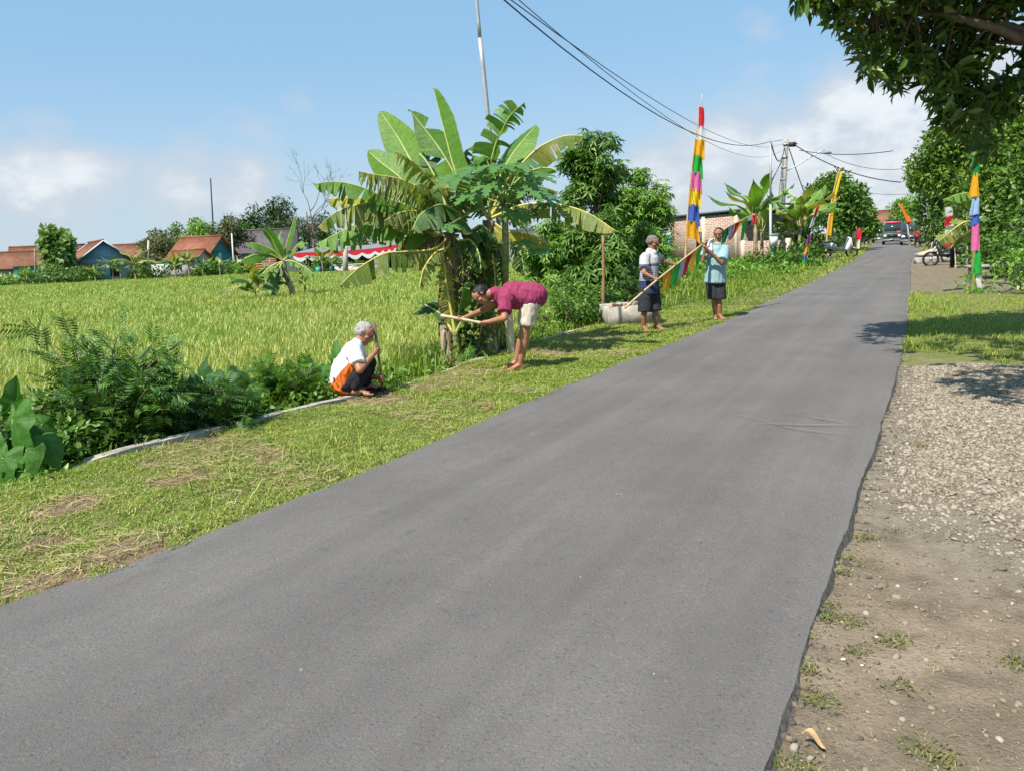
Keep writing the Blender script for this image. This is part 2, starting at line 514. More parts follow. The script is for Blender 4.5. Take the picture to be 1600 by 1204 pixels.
# broken lower asphalt lip along the near right edge, and scrape marks on the asphalt
mb = MB()
i0, i1 = np.searchsorted(Rp[:, 1], .6), np.searchsorted(Rp[:, 1], 2.7)
e = Rp[i0:i1:2].copy(); wv = .075 + .05 * vnoise(e, 3.3, 5) + .03 * vnoise(e, 14, 2) + .015 * vnoise(e, 40, 3); wv *= np.linspace(1.4, .1, len(e))
o2 = e + np.stack([.87 * wv, -.49 * wv, 0 * wv], 1)
e[:, 2] = -.020; o2[:, 2] = -.046
mb.add(*strip(e - np.array([.06, -.03, 0]), o2))
structure('road_lip', mb.mesh('road_lip', mat_soil('old_asphalt', [((.075, .07, .062), .35), ((.12, .11, .096), .5), ((.18, .15, .115), .66)], 6, 90, .008)))
M_SCUFF = solid('scraped_asphalt', (.19, .18, .17), .9, .5, 30)
mb = MB()
for p in ([(1125, 643), (1180, 653), (1240, 668), (1325, 677)], [(1185, 660), (1260, 662), (1340, 662)], [(1240, 646), (1300, 655), (1345, 664)]):
    q = np.array([G(*k, .024) for k in catmull(np.array([(*z, 0) for z in p]), 14)[:, :2]])
    wd = .007 * np.sin(np.linspace(.15, 3.0, 14))
    mb.add(*strip(q + np.stack([0 * wd, wd, 0 * wd], 1), q - np.stack([0 * wd, wd, 0 * wd], 1)))
structure('road_marking', mb.mesh('road_marking', M_SCUFF))

# ground to the horizon
mb = MB(); mb.add([(-2500, -300, -.75), (2500, -300, -.75), (2500, 4000, -.75), (-2500, 4000, -.75)], [(0, 1, 2, 3)])
structure('ground', mb.mesh('ground', M_FAR))
# rice field bed
mb = MB(); mb.add([(-160, -6, -.5), UV(-8, -6.2, -.5), UV(16.5, -6.2, -.5), (6, 86, -.5), (-20, 84, -.5), (-160, 100, -.5)], [(0, 1, 2, 3, 4, 5)])
structure('field_bed', mb.mesh('field_bed', M_MUD))
# verge between the road and the kerb, bank behind the kerb
KERB = catmull([(-6.4, 1.2, 0), (-3.74, 5.29, 0), (-2.47, 7.1, 0), (-1.35, 8.71, 0), (-.5, 10.5, 0), (.29, 12.06, 0), (1.5, 14.1, 0), (3.0, 16.8, 0)], 120)
u = np.linspace(-6, 17.5, 160)
kb = np.stack([np.interp(u, to_uv(KERB)[0], KERB[:, k]) for k in range(3)], 1)
re = np.stack([np.interp(u, to_uv(Lp)[0], Lp[:, k]) for k in range(3)], 1)
mb = MB(); rws = []
for f in np.linspace(0, 1, 22):
    r = re * (1 - f) + kb * f; r[:, 2] = -.03 + .035 * vnoise(r, 1.7) + .02 * vnoise(r, 6, 3) - .02 * (f < .05)
    rws.append(r)
V = np.concatenate(rws); n = len(u)
mb.add(V, np.concatenate([np.array([(k * n + i, k * n + i + 1, (k + 1) * n + i + 1, (k + 1) * n + i) for i in range(n - 1)]) for k in range(21)]))
structure('verge', mb.mesh('verge', M_VERGE, True))
side = np.array([-.87, .4931, 0])
b0 = kb + side * .05; b1 = kb + side * .55; b2 = kb + side * 1.3
b0[:, 2] = -.06; b1[:, 2] = -.22; b2[:, 2] = -.52
mb = MB(); mb.add(*strip(b1, b0)); mb.add(*strip(b2, b1))
structure('bank', mb.mesh('bank', M_MUD))
mb = MB()
kk = dense(KERB, 260, .02, 3)
kk = kk[(to_uv(kk)[0] > 0) & (to_uv(kk)[0] < 13.6)]
hz_ = .006 + .030 * vnoise(kk, 2.2) - .07 * np.clip((to_uv(kk)[0] - 6.2) / .6, 0, 1) * (to_uv(kk)[0] < 8.6) - .03 * (to_uv(kk)[0] > 8.6) - .04 * (to_uv(kk)[0] < 3.4) 
tin = kk.copy(); tin[:, 2] = hz_; tout = kk + side * (.13 + .03 * vnoise(kk, 3, 4))[:, None]; tout[:, 2] = hz_ - .004
bl, br = tout.copy(), tin.copy(); bl[:, 2] = -.3; br[:, 2] = -.1
mb.add(*strip(br, tin)); mb.add(*strip(tin, tout)); mb.add(*strip(tout, bl))
structure('kerb', mb.mesh('kerb', M_KERB))
# land left of the road further on
mb = MB()
uu = np.linspace(15.5, 230, 120)
re2 = np.stack([np.interp(uu, to_uv(Lp)[0], Lp[:, k]) for k in range(3)], 1)
rws = []
for j, f in enumerate((0, .6, 1.6, 3, 5, 8, 12, 18)):
    fld = np.interp(uu, [15, 25, 60, 110, 240], [2.1, 7.5, 22, 60, 110]); q = re2 + side * (fld * f / 18)[:, None]
    q[:, 2] = -.04 + (.0 if j == 0 else .05) * vnoise(q, .8); rws.append(q)
V = np.concatenate(rws); n = len(uu)
mb.add(V, np.concatenate([np.array([(k * n + i, k * n + i + 1, (k + 1) * n + i + 1, (k + 1) * n + i) for i in range(n - 1)]) for k in range(7)]))
structure('roadside_ground', mb.mesh('roadside_ground', M_LAND, True))
# the right-hand shoulder and yard
mb = MB()
uu = np.concatenate([np.linspace(-8, 24, 300), np.linspace(24.3, 200, 100)])
re3 = np.stack([np.interp(uu, to_uv(Rp)[0], Rp[:, k]) for k in range(3)], 1)
vs = np.concatenate([np.linspace(-.05, 7, 75), [8, 10, 14, 20, 40, 90]])
rws = []
for v_ in vs:
    q = re3 - side * v_; q[:, 2] = -.040 + .03 * vnoise(q, .9) + .014 * vnoise(q, 5, 2) + (.02 * min(v_, 1.0)) + max(0, .3 - abs(v_ - .1)) * .10 * vnoise(q, 2.6, 8); rws.append(q)
V = np.concatenate(rws); n = len(uu)
mb.add(V, np.concatenate([np.array([(k * n + i, (k + 1) * n + i, (k + 1) * n + i + 1, k * n + i + 1) for i in range(n - 1)]) for k in range(len(vs) - 1)]))
structure('shoulder', mb.mesh('shoulder', M_SHOULDER, True))


# ---------------------------------------------------------------- ground cover (uncountable)
def scatter_uv(n, u0, u1, v0, v1, keep=None):
    u = rng.uniform(u0, u1, n); v = rng.uniform(v0, v1, n)
    P = np.stack([.4931 * u + .87 * v, .87 * u - .4931 * v, 0 * u], 1)
    if keep is not None:
        k = keep(P, u, v); P = P[k]
    return P


def cheap_noise(P, sc, seed):
    r = np.random.default_rng(seed); out = np.zeros(len(P))
    for k in range(5):
        a = r.uniform(0, 6.28); f = sc * r.uniform(.6, 1.9)
        out += np.sin((P[:, 0] * math.cos(a) + P[:, 1] * math.sin(a)) * f + r.uniform(0, 6.28))
    return out / 5


M_GRASS = leafmat('verge_grass', [(.11, .19, .022), (.18, .275, .032), (.26, .34, .05), (.36, .38, .09), (.46, .42, .16)], .3, .5, (.8, .9, .7), 1.2)
M_STRAW = leafmat('straw', [(.26, .19, .09), (.38, .30, .15), (.50, .41, .23)], .15, .7)
M_RICE = leafmat('rice_leaf', [(.15, .25, .03), (.225, .335, .04), (.31, .395, .06), (.40, .44, .09)], .3, .45, (.72, .92, .8), .16)
M_EAR = leafmat('rice_ear', [(.42, .44, .10), (.52, .49, .15), (.58, .52, .20)], .2, .6)
M_WEED = leafmat('weed_leaf', [(.07, .16, .015), (.12, .25, .02), (.20, .34, .035)], .3, .45, (.7, .85, .7), .8)

def blades(mb, P, h, wd, lean, mi=0, tmpl=BLADE, up=1.0, lo=.55, hi=1.25):
    n = len(P)
    az = rng.uniform(0, 2 * math.pi, n); ln = lean * rng.uniform(.3, 1.3, n)
    ax = np.stack([np.cos(az) * ln, np.sin(az) * ln, np.full(n, up)], 1)
    nr = np.stack([-np.cos(az), -np.sin(az), ln], 1) + rng.normal(size=(n, 3)) * .4
    addinst(mb, *tmpl, P, ax, nr, h * rng.uniform(lo, hi, n), wd * rng.uniform(.7, 1.3, n), h * .9, mi=mi)


# verge grass and straw
mb = MB()
def bare(P):
    s = np.full(len(P), -9.)
    for c, q in PATCH: s = np.maximum(s, 1 - np.hypot(P[:, 0] - c[0], P[:, 1] - c[1]) / q)
    return np.maximum(cheap_noise(P, 3.2, 11) + .7 * cheap_noise(P, 9, 12) - .12, np.clip(s, -.6, 1) * 1.1 + .15 + .5 * cheap_noise(P, 7, 13))
def kv(P, u, v):
    kbv = np.interp(u, to_uv(KERB)[0], to_uv(KERB)[1]); lv = np.interp(u, to_uv(Lp)[0], to_uv(Lp)[1])
    f = (v - lv) / (kbv - lv)
    b = bare(P)
    soil = (b > .55) | ((b > .18) & (f > .72)) 
    return (f > -.012 - .02 * rng.random(len(P))) & (f < 1.0 + .10 * np.clip(cheap_noise(P, 2.2, 71), 0, 1)) & (~soil | (rng.random(len(P)) < .13)) & (rng.random(len(P)) < np.clip(9 / (P[:, 1] + 1), .4, 1))
vz = lambda P: -.03 + .035 * vnoise(P * np.array([1, 1, 0]), 1.7) + .02 * vnoise(P * np.array([1, 1, 0]), 6, 3)
P = scatter_uv(430000, 1.0, 17, -7.0, -2.8, kv); P[:, 2] = vz(P)
far = np.clip(P[:, 1] / 9, .8, 1.8)
blades(mb, P, .036 * far, .0078 * far, 1.7)
P2 = scatter_uv(9000, 1.0, 17, -7.0, -3.2, lambda P, u, v: kv(P, u, v) & (cheap_noise(P, 2.3, 44) > .15)); P2[:, 2] = vz(P2)
blades(mb, P2, .13, .007, .8)
Ps = scatter_uv(42000, 1.0, 17, -7, -3.2, lambda P, u, v: (bare(P) > .05) & (v > np.interp(u, to_uv(KERB)[0], to_uv(KERB)[1])) & (v < np.interp(u, to_uv(Lp)[0], to_uv(Lp)[1]) - .1))
Ps[:, 2] = vz(Ps) + .012
blades(mb, Ps, .11, .0045, 1.0, mi=1, up=.12)
setp(link('verge_grass', mb.mesh('verge_grass', [M_GRASS, M_STRAW])), 'short yellow-green grass and cut straw between the asphalt and the kerb', 'grass', kind='stuff')

# grass further along the left edge, right grass patch, tufts on the shoulder
mb = MB()
P = scatter_uv(60000, 15.5, 95, -7.5, -3.0, lambda P, u, v: (v < np.interp(u, to_uv(Lp)[0], to_uv(Lp)[1]) + .02) & (v > np.interp(u, to_uv(Lp)[0], to_uv(Lp)[1]) - 2.0 - .02 * u) & (rng.random(len(u)) < 24 / (u + 8)))
P[:, 2] = -.03
f = np.clip(P[:, 1] / 14, 1, 5); blades(mb, P, .045 * f, .011 * f, 1.3)
setp(link('roadside_grass', mb.mesh('roadside_grass', [M_GRASS])), 'mown grass strip along the far left edge of the road', 'grass', kind='stuff')
M_GRASS2 = leafmat('lush_grass', [(.13, .22, .02), (.20, .29, .03), (.29, .36, .05), (.38, .38, .10)], .3, .5, (.85, .9, .7), .9)
mb = MB()
def kr(P, u, v):
    rv = np.interp(u, to_uv(Rp)[0], to_uv(Rp)[1]); n = cheap_noise(P, 1.3, 21)
    return (v > rv - .02) & (u > 10.2 + n * .7 + np.where(v < .5, .9, 0)) & (u < 20.5 + n * 1.5) & (rng.random(len(u)) < np.clip(13 / (u), .5, 1))
P = scatter_uv(95000, 9.5, 22, -1.2, 9, kr); P[:, 2] = -.06
tall = 1 + .9 * np.clip(cheap_noise(P, 1.1, 5), 0, 1)
blades(mb, P, .085 * tall, .011, .9)
P = scatter_uv(9000, 9.0, 11.4, .0, 5, lambda P, u, v: cheap_noise(P, 3, 8) > -.2); P[:, 2] = -.06
blades(mb, P, .04, .009, 1.6)
setp(link('shoulder_grass', mb.mesh('shoulder_grass', [M_GRASS2])), 'green grass patch beside the colourful flagpole', 'grass', kind='stuff')
mb = MB()
M_DRYWEED = leafmat('dry_weed', [(.07, .10, .02), (.13, .16, .035), (.20, .20, .06), (.26, .22, .10)], .25, .6)
def shz(P):
    """height of the shoulder sheet under P"""
    P = np.atleast_2d(np.asarray(P, float)) * np.array([1, 1, 0]); u_, v_ = to_uv(P); d = v_ - np.interp(u_, to_uv(Rp)[0], to_uv(Rp)[1])
    return -.040 + .03 * vnoise(P, .9) + .014 * vnoise(P, 5, 2) + .02 * np.clip(d, -.05, 1) + np.maximum(0, .3 - np.abs(d - .1)) * .10 * vnoise(P, 2.6, 8)
tuft = [(1292, 965, 90), (1335, 970, 45), (1258, 1045, 50), (1250, 990, 30), (1395, 1003, 60), (1343, 1020, 40), (1325, 870, 60), (1352, 832, 80), (1315, 890, 60), (1298, 945, 50), (1590, 1045, 60), (1445, 1165, 40), (1475, 1185, 50), (1412, 1075, 30), (1440, 690, 60), (1275, 1085, 60), (1245, 1190, 60), (1400, 820, 30)]
for px, py, k in tuft:
    c = G(px, py, -.028); k = int(k * 1.4); c[2] = shz(c)[0]; P = c + np.stack([rng.normal(0, .035, k), rng.normal(0, .03, k), np.zeros(k)], 1)
    blades(mb, P, .024, .0045, 1.5)
    n = k // 4; P = c + np.stack([rng.normal(0, .03, n), rng.normal(0, .03, n), rng.uniform(0, .02, n)], 1)
    addinst(mb, *LEAF4, P, rdir(n, .2), rdir(n, 1.5), .018, .009, .006)
setp(link('shoulder_weeds', mb.mesh('shoulder_weeds', [M_DRYWEED])), 'small weed tufts along the broken right edge of the asphalt', 'weeds', kind='stuff')

# gravel
ico = bmesh.new(); bmesh.ops.create_icosphere(ico, subdivisions=1, radius=.5)
IV = np.array([v.co[:] for v in ico.verts]); IF = [tuple(v.index for v in f.verts) for f in ico.faces]; ico.free()
M_STONE = leafmat('gravel_stone', [(.16, .125, .085), (.215, .175, .125), (.265, .22, .165), (.31, .265, .205), (.37, .325, .26)], 0.0, .85, spec=.2)
mb = MB()
def kg(P, u, v):
    rv = np.interp(u, to_uv(Rp)[0], to_uv(Rp)[1]); n = cheap_noise(P, 1.1, 31) + .6 * cheap_noise(P, 3.7, 32)
    ucl = u + n * .55
    inside = (ucl > 4.0 - .85 * np.clip(v + .3, 0, 1.5)) & (ucl < 9.7)
    thin = rng.random(len(u)) < np.where(cheap_noise(P, 1.6, 33) > .35, .3, 1) * np.clip((ucl - 4.0 + .85 * np.clip(v + .3, 0, 1.5)) / 1.1, .06, 1) * np.clip((v - rv) / .35, .15, 1)
    return (v > rv + .05) & ((inside & thin) | ((u < 5.5) & (rng.random(len(u)) < .02)))
P = scatter_uv(250000, 1.2, 10.5, -.6, 5.2, kg); n = len(P); P[:, 2] = shz(P) + .003
s = rng.gamma(2.6, .0064, n); s = np.clip(s, .006, .05)
for k in range(4):
    TVk = IV * (1 + .28 * rng.normal(size=(len(IV), 1)).clip(-1, 1))
    q = slice(k, None, 4)
    addinst(mb, TVk, IF, P[q], rdir(len(P[q])) * np.array([1, 1, .25]), np.array([0, 0, 1.]) + .3 * rng.normal(size=(len(P[q]), 3)), s[q] * 1.2, s[q] * .9, s[q] * .55)
setp(link('gravel', mb.mesh('gravel', [M_STONE])), 'loose pale crushed stone on the road shoulder', 'gravel', kind='stuff')
# scattered fine grit in the near dirt
mb = MB(); P = scatter_uv(24000, 1.0, 5.2, -.34, 3.2, lambda P, u, v: v > np.interp(u, to_uv(Rp)[0], to_uv(Rp)[1]) + .03); n = len(P); P[:, 2] = shz(P) + .001
s = rng.gamma(1.6, .0030, n).clip(.003, .026)
addinst(mb, IV, IF, P, rdir(n), rdir(n, 2), s * 1.2, s, s * .6)
M_GRIT = leafmat('grit_stone', [(.10, .075, .045), (.17, .13, .085), (.24, .19, .125), (.34, .28, .20)], 0, .9, spec=.15)
setp(link('grit', mb.mesh('grit', [M_GRIT])), 'fine grit scattered over the brown dirt shoulder', 'grit', kind='stuff')

# twigs and dry bits on the dirt and the road
mb = MB(); n = 420; P = scatter_uv(n, 1.0, 5.5, -.3, 3.0, lambda P, u, v: v > np.interp(u, to_uv(Rp)[0], to_uv(Rp)[1]) + .05); P[:, 2] = shz(P) + .006
blades(mb, P, .055, .0022, 1.0, up=.08)
P = scatter_uv(22, 3.5, 16, -3.4, -.5, lambda P, u, v: (v < np.interp(u, to_uv(Rp)[0], to_uv(Rp)[1]) - .1) & (v > np.interp(u, to_uv(Lp)[0], to_uv(Lp)[1]) + .05)); P[:, 2] = .026
addinst(mb, *LEAF4, P, rdir(len(P)) * np.array([1, 1, .1]), rdir(len(P), 3), .022, .008, .006)
setp(link('litter', mb.mesh('litter', [M_STRAW])), 'scattered twigs and dry leaf bits on the dirt and asphalt', 'litter', kind='stuff')
M_CRACK = solid('dark_crack', (.025, .024, .023), .95, .2, 20); mb = MB()
for p in ([(622, 838), (636, 830), (650, 824)], [(498, 857), (505, 855), (512, 856)], [(1090, 852), (1096, 856), (1099, 862)], [(1226, 826), (1233, 829), (1236, 836)], [(770, 722), (790, 716), (806, 714)]):
    q = np.array([G(*k, .0265) for k in catmull(np.array([(*z, 0) for z in p]), 9)[:, :2]]); wd = .004 * np.sin(np.linspace(.2, 2.9, 9)) * rng.uniform(.4, 1.3, 9)
    mb.add(*strip(q + np.stack([0 * wd, wd, 0 * wd], 1), q - np.stack([0 * wd, wd, 0 * wd], 1)))
structure('road_crack', mb.mesh('road_crack', M_CRACK))
# crumbs of asphalt and soil along the broken edge
mb = MB(); n = 2600; k = rng.integers(np.searchsorted(Rp[:, 1], .8), np.searchsorted(Rp[:, 1], 9.5), n)
P = Rp[k] - side * (rng.gamma(1.3, .05, n) - .02)[:, None]; P[:, 2] = shz(P) + .002; s = rng.gamma(2, .0055, n).clip(.005, .04)
addinst(mb, IV * (1 + .25 * rng.normal(size=(len(IV), 1)).clip(-1, 1)), IF, P, rdir(n), rdir(n, 2), s * 1.3, s, s * .7)
M_CRUMB = leafmat('edge_crumb', [(.07, .065, .06), (.10, .09, .08), (.15, .125, .09), (.22, .18, .13)], 0, .9, spec=.15)
setp(link('edge_crumbs', mb.mesh('edge_crumbs', [M_CRUMB])), 'crumbled asphalt bits and soil along the broken road edge', 'crumbs', kind='stuff')

# rice field
mb = MB()
def rice_ok(P):
    u, v = to_uv(P)
    far = np.interp(P[:, 0], [-70, -39, -21, -10, 5], [97, 94, 83, 82, 84])
    return (v < -6.75 + .25 * cheap_noise(P, 1.5, 3)) & (P[:, 0] < 2.3 + (P[:, 1] - 16) * .05) & (P[:, 1] < far) & (np.abs(P[:, 0]) < P[:, 1] * .78 + 2.5)
for y0, y1, hills, nb, h, wd in ((5, 13, 42, 15, .62, .0085), (13, 22, 34, 12, .64, .012), (22, 42, 16, 10, .66, .021), (42, 98, 6, 8, .68, .042)):
    X = y1 * .78 + 3; n = int((X + 6) * (y1 - y0) * hills)
    P = np.stack([rng.uniform(-X, 6, n), rng.uniform(y0, y1, n), np.full(n, -.5)], 1)
    if y1 < 30:     # planted in rows
        g = 1 / math.sqrt(hills); ca, sa = math.cos(.35), math.sin(.35); gu = np.round((P[:, 0] * ca + P[:, 1] * sa) / (g * 1.25)) * g * 1.25; gv = -P[:, 0] * sa + P[:, 1] * ca
        P[:, 0] = gu * ca - gv * sa; P[:, 1] = gu * sa + gv * ca; P[:, :2] += rng.normal(0, .018, (n, 2))
    P = P[rice_ok(P)]
    tone = 1 + .03 * cheap_noise(P, .35, 7) + .02 * cheap_noise(P, 2.5, 9)
    Q = np.repeat(P, nb, 0); Q[:, :2] += rng.normal(0, .035 * (1 + wd * 30), (len(Q), 2))
    blades(mb, Q, h * np.repeat(tone, nb), wd, .26, lo=.78, hi=1.1)
    ne = max(2, nb // 3); E_ = np.repeat(P, ne, 0); E_[:, :2] += rng.normal(0, .06 * (1 + wd * 20), (len(E_), 2)); E_[:, 2] += .47 * np.repeat(tone, ne) + rng.normal(0, .04, len(E_))
    blades(mb, E_, .12, wd * 1.0, .6, mi=1)
setp(link('rice_field', mb.mesh('rice_field', [M_RICE, M_EAR])), 'ripening yellow-green paddy rice filling the field behind the kerb', 'rice', kind='stuff')
# ---------------------------------------------------------------- trees
M_BARK = solid('bark', (.16, .125, .09), .95, .4, 14, bump=.02)
M_BARKPALE = solid('pale_bark', (.40, .36, .30), .95, .3, 10, bump=.02)
M_STEM = solid('green_stem', (.22, .30, .08), .6, .25, 8)
TONES = {
    'mid':   [(.04, .10, .014), (.07, .16, .022), (.11, .22, .03), (.17, .29, .05)],
    'light': [(.08, .18, .022), (.13, .27, .035), (.19, .35, .05), (.27, .42, .08)],
    'dark':  [(.018, .045, .008), (.03, .075, .012), (.05, .11, .018), (.07, .14, .025)],
    'olive': [(.06, .075, .022), (.09, .11, .03), (.13, .15, .045), (.17, .18, .07)],
    'grey':  [(.09, .10, .07), (.13, .14, .10), (.17, .17, .13)],
    'teak':  [(.09, .17, .04), (.13, .23, .06), (.18, .29, .08), (.25, .35, .12)],
    'gold':  [(.05, .115, .014), (.085, .17, .022), (.13, .23, .03), (.22, .31, .05)],
    'near':  [(.03, .07, .012), (.055, .12, .018), (.09, .17, .025), (.14, .22, .04), (.22, .27, .07)],
}
ML = {k: leafmat('leaf_' + k, v, .28 if k != 'near' else .3, .42 if k != 'near' else .32) for k, v in TONES.items()}


def crown_pts(blobs, n, shell=.55):
    """points in a union of ellipsoids, denser towards their surface; blobs (c, (rx,ry,rz))"""
    vol = np.array([np.prod(r) ** (2 / 3) for c, r in blobs]); cnt = rng.multinomial(n, vol / vol.sum())
    out, ndir = [], []
    for (c, r), k in zip(blobs, cnt):
        d = rdir(k); q = rng.random(k) ** .33; q = shell + (1 - shell) * q
        out.append(np.asarray(c) + d * q[:, None] * np.asarray(r)); ndir.append(d)
    return np.concatenate(out), np.concatenate(ndir)


def blob_tree(c, r, n, sub=.38, jit=.85):
    """irregular crown: n clumps spread over an ellipsoid centred c with radii r"""
    c = np.asarray(c, float); r = np.asarray(r, float); bl = []
    d = rdir(n); q = rng.random(n) ** .45 * jit
    for i in range(n):
        s = sub * rng.uniform(.6, 1.25)
        bl.append((c + d[i] * q[i] * r, r * s * np.array([1, 1, .8])))
    return bl


def leaves(mb, P, D, size, aspect=.42, droop=.35, tmpl=LEAF4, mi=0, spread=.8):
    n = len(P)
    ax = D * .8 + rng.normal(size=(n, 3)) * spread; ax[:, 2] -= droop
    nr = D * .5 + rng.normal(size=(n, 3)) * .5; nr[:, 2] += .7
    s = size * rng.uniform(.6, 1.3, n)
    addinst(mb, *tmpl, P, ax, nr, s, s * aspect, s * .8, mi=mi)


def fans(mb, P, D, size, k=6, aspect=.22, mi=0, droop=.3, tmpl=LEAF4):
    """palmate clusters: k leaflets out of one point"""
    n = len(P); up = nrm(D * .6 + np.array([0, 0, .8]) + rng.normal(size=(n, 3)) * .3)
    a = nrm(np.cross(up, rng.normal(size=(n, 3)))); b = np.cross(up, a)
    s = size * rng.uniform(.7, 1.25, n)
    for j in range(k):
        th = 2 * math.pi * j / k + rng.uniform(-.2, .2, n)
        ax = a * np.cos(th)[:, None] + b * np.sin(th)[:, None] - up * droop
        ax[:, 2] -= .15
        addinst(mb, *tmpl, P, ax, up + .2 * rng.normal(size=(n, 3)), s * rng.uniform(.8, 1.1, n), s * aspect, s * .6, mi=mi)


def limbs(base, top, blobs, r0, k=7, lean=.1):
    """trunk with limbs reaching into the clumps"""
    mb = MB(); base = np.asarray(base, float); top = np.asarray(top, float)
    mid = base + (top - base) * .5 + rng.normal(0, lean * .6, 3) * np.array([1, 1, 0])
    tr = catmull([base, mid, top], 9)
    mb.tube(tr, np.linspace(r0 * 1.15, r0 * .45, 9), 8)
    for c, r in random.sample(blobs, min(k, len(blobs))):
        f = rng.uniform(.35, .95); s = base + (top - base) * f; i = int(f * 8); s = tr[i]
        m_ = (s + c) / 2 + np.array([0, 0, .06 * np.linalg.norm(np.asarray(c) - s)])
        mb.tube(catmull([s, m_, c], 6), np.linspace(r0 * .4, r0 * .08, 6), 5)
    return mb


def tree(name, label, px, py_top, py_base, hw, Y, tone, n=4000, leaf=.3, clumps=26, zb=-.3, low=.25, group=None, style='leaf', sub=.36, tr=None, cat='tree', aspect=.42, bark=None, depth=.8):
    base = A(px, py_base, Y); base[2] = min(base[2], zb) if base[2] < .6 else zb
    topz = A(px, py_top, Y)[2]; R = hw * Y / F_PX
    H = topz - base[2]; c = base + np.array([0, 0, H * (low + (1 - low) / 2)]); rz = H * (1 - low) / 2
    bl = blob_tree(c, (R * .98, R * depth, rz * .98), clumps, sub)
    root = thing(name, label, cat, base, group)
    limbs(base, c + np.array([0, 0, rz * .5]), bl, tr or max(.06, H * .018)).part('trunk', bark or M_BARK, root, True)
    mb = MB(); P, D = crown_pts(bl, n, .15 if style == 'fan' else .5)
    k = P[:, 2] > base[2] + .1; P, D = P[k], D[k]; P = P + rng.normal(0, leaf * .35, P.shape)
    if style == 'fan': fans(mb, P, D, leaf)
    else: leaves(mb, P, D, leaf, aspect)
    mb.part('crown', ML[tone], root)
    return root


# far edge of the paddy, from left to right
FT = 'trees behind the village houses'
tree('broadleaf_tree', 'round pale-leaved tree standing in front of the blue house', 98, 357, 440, 26, 88, 'teak', 2600, .75, 22, low=.12, aspect=.7, group=FT)
tree('broadleaf_tree', 'wide olive-green tree between the blue house and the orange-roofed house', 252, 366, 436, 54, 104, 'olive', 4200, .42, 30, low=.1, group=FT)
tree('broadleaf_tree', 'small spindly tree poking up at the end of the far wood', 220, 378, 436, 15, 112, 'grey', 500, .4, 9, low=.4, group=FT)
tree('broadleaf_tree', 'grey-green tree on the outer edge of the far wood', 283, 346, 430, 21, 122, 'mid', 1500, .5, 14, low=.2, group=FT)
tree('broadleaf_tree', 'bright green domed tree behind the orange-roofed house', 304, 335, 430, 26, 116, 'light', 2200, .5, 16, low=.15, group=FT)
tree('broadleaf_tree', 'second bright green dome behind the orange-roofed house, under the mast', 330, 338, 430, 24, 114, 'light', 2000, .5, 16, low=.15, group=FT)
tree('broadleaf_tree', 'loose brownish-green tree beside the orange roof', 370, 326, 432, 33, 106, 'olive', 2300, .5, 18, low=.2, group=FT)
tree('broadleaf_tree', 'dark tree with a round head over the grey roof', 406, 320, 430, 28, 124, 'dark', 2200, .55, 16, low=.3, group=FT)
tree('broadleaf_tree', 'tallest dark tree of the far wood', 446, 307, 430, 33, 120, 'dark', 3000, .55, 20, low=.3, group=FT)
tree('broadleaf_tree', 'thin-crowned grey tree next to the bare branches', 488, 313, 430, 29, 118, 'grey', 1500, .45, 16, low=.4, group=FT)
tree('broadleaf_tree', 'low dark tree below the grey thin-crowned tree', 470, 352, 430, 37, 116, 'dark', 2200, .5, 18, low=.1, group=FT)
tree('broadleaf_tree', 'dull green tree behind the red and white tent', 560, 352, 425, 44, 112, 'olive', 2200, .5, 16, low=.15, group=FT)
tree('broadleaf_tree', 'mid green tree showing between the banana trunks', 660, 345, 420, 41, 108, 'mid', 2200, .5, 16, low=.15, group=FT)
tree('broadleaf_tree', 'mid green tree far behind the papaya stem', 830, 352, 410, 34, 100, 'mid', 1600, .5, 14, low=.15, group=FT)
tree('broadleaf_tree', 'light green low tree over the red-roofed shed beyond the papaya', 880, 340, 410, 41, 96, 'light', 2200, .45, 16, low=.1, group=FT)

tree('broadleaf_tree', 'mid green tree filling the wood between the brownish tree and the dark round head', 388, 342, 430, 26, 118, 'mid', 2200, .5, 16, low=.15, group=FT)
tree('broadleaf_tree', 'mid green tree low in the wood over the white house', 428, 334, 430, 26, 128, 'mid', 2200, .5, 16, low=.15, group=FT)
tree('broadleaf_tree', 'grey-green tree just left of the bright domes', 262, 352, 430, 24, 120, 'olive', 1800, .5, 16, low=.15, group=FT)
tree('broadleaf_tree', 'dark tree standing right behind the bare branches', 512, 332, 430, 26, 124, 'dark', 2000, .5, 16, low=.2, group=FT)

# leafless tree
def bare_tree(label, px, pb, pt, Y, hw, zb=-.3, sparse=0):
    b = A(px, pb, Y); b[2] = zb; t = A(px, pt, Y); root = thing('bare_tree', label, 'tree', b)
    mb = MB()
    def grow(p, d, L, r, k):
        q = p + d * L; m_ = (p + q) / 2 + rng.normal(0, L * .06, 3)
        mb.tube(catmull([p, m_, q], 5), np.linspace(r, r * .6, 5), 5)
        if k == 0: return
        for j in range(rng.integers(2, 4)):
            nd = nrm(d + rng.normal(0, .42, 3) + np.array([0, 0, .12])); grow(q, nd, L * rng.uniform(.6, .85), r * .58, k - 1)
    H = t[2] - zb
    grow(b, np.array([-.05, 0, 1.]), H * .30, .17, 6)
    mb.part('trunk', M_BARK, root, True)
bare_tree('bare leafless tree with fine twigs above the tent', 497, 425, 243, 92, 55)

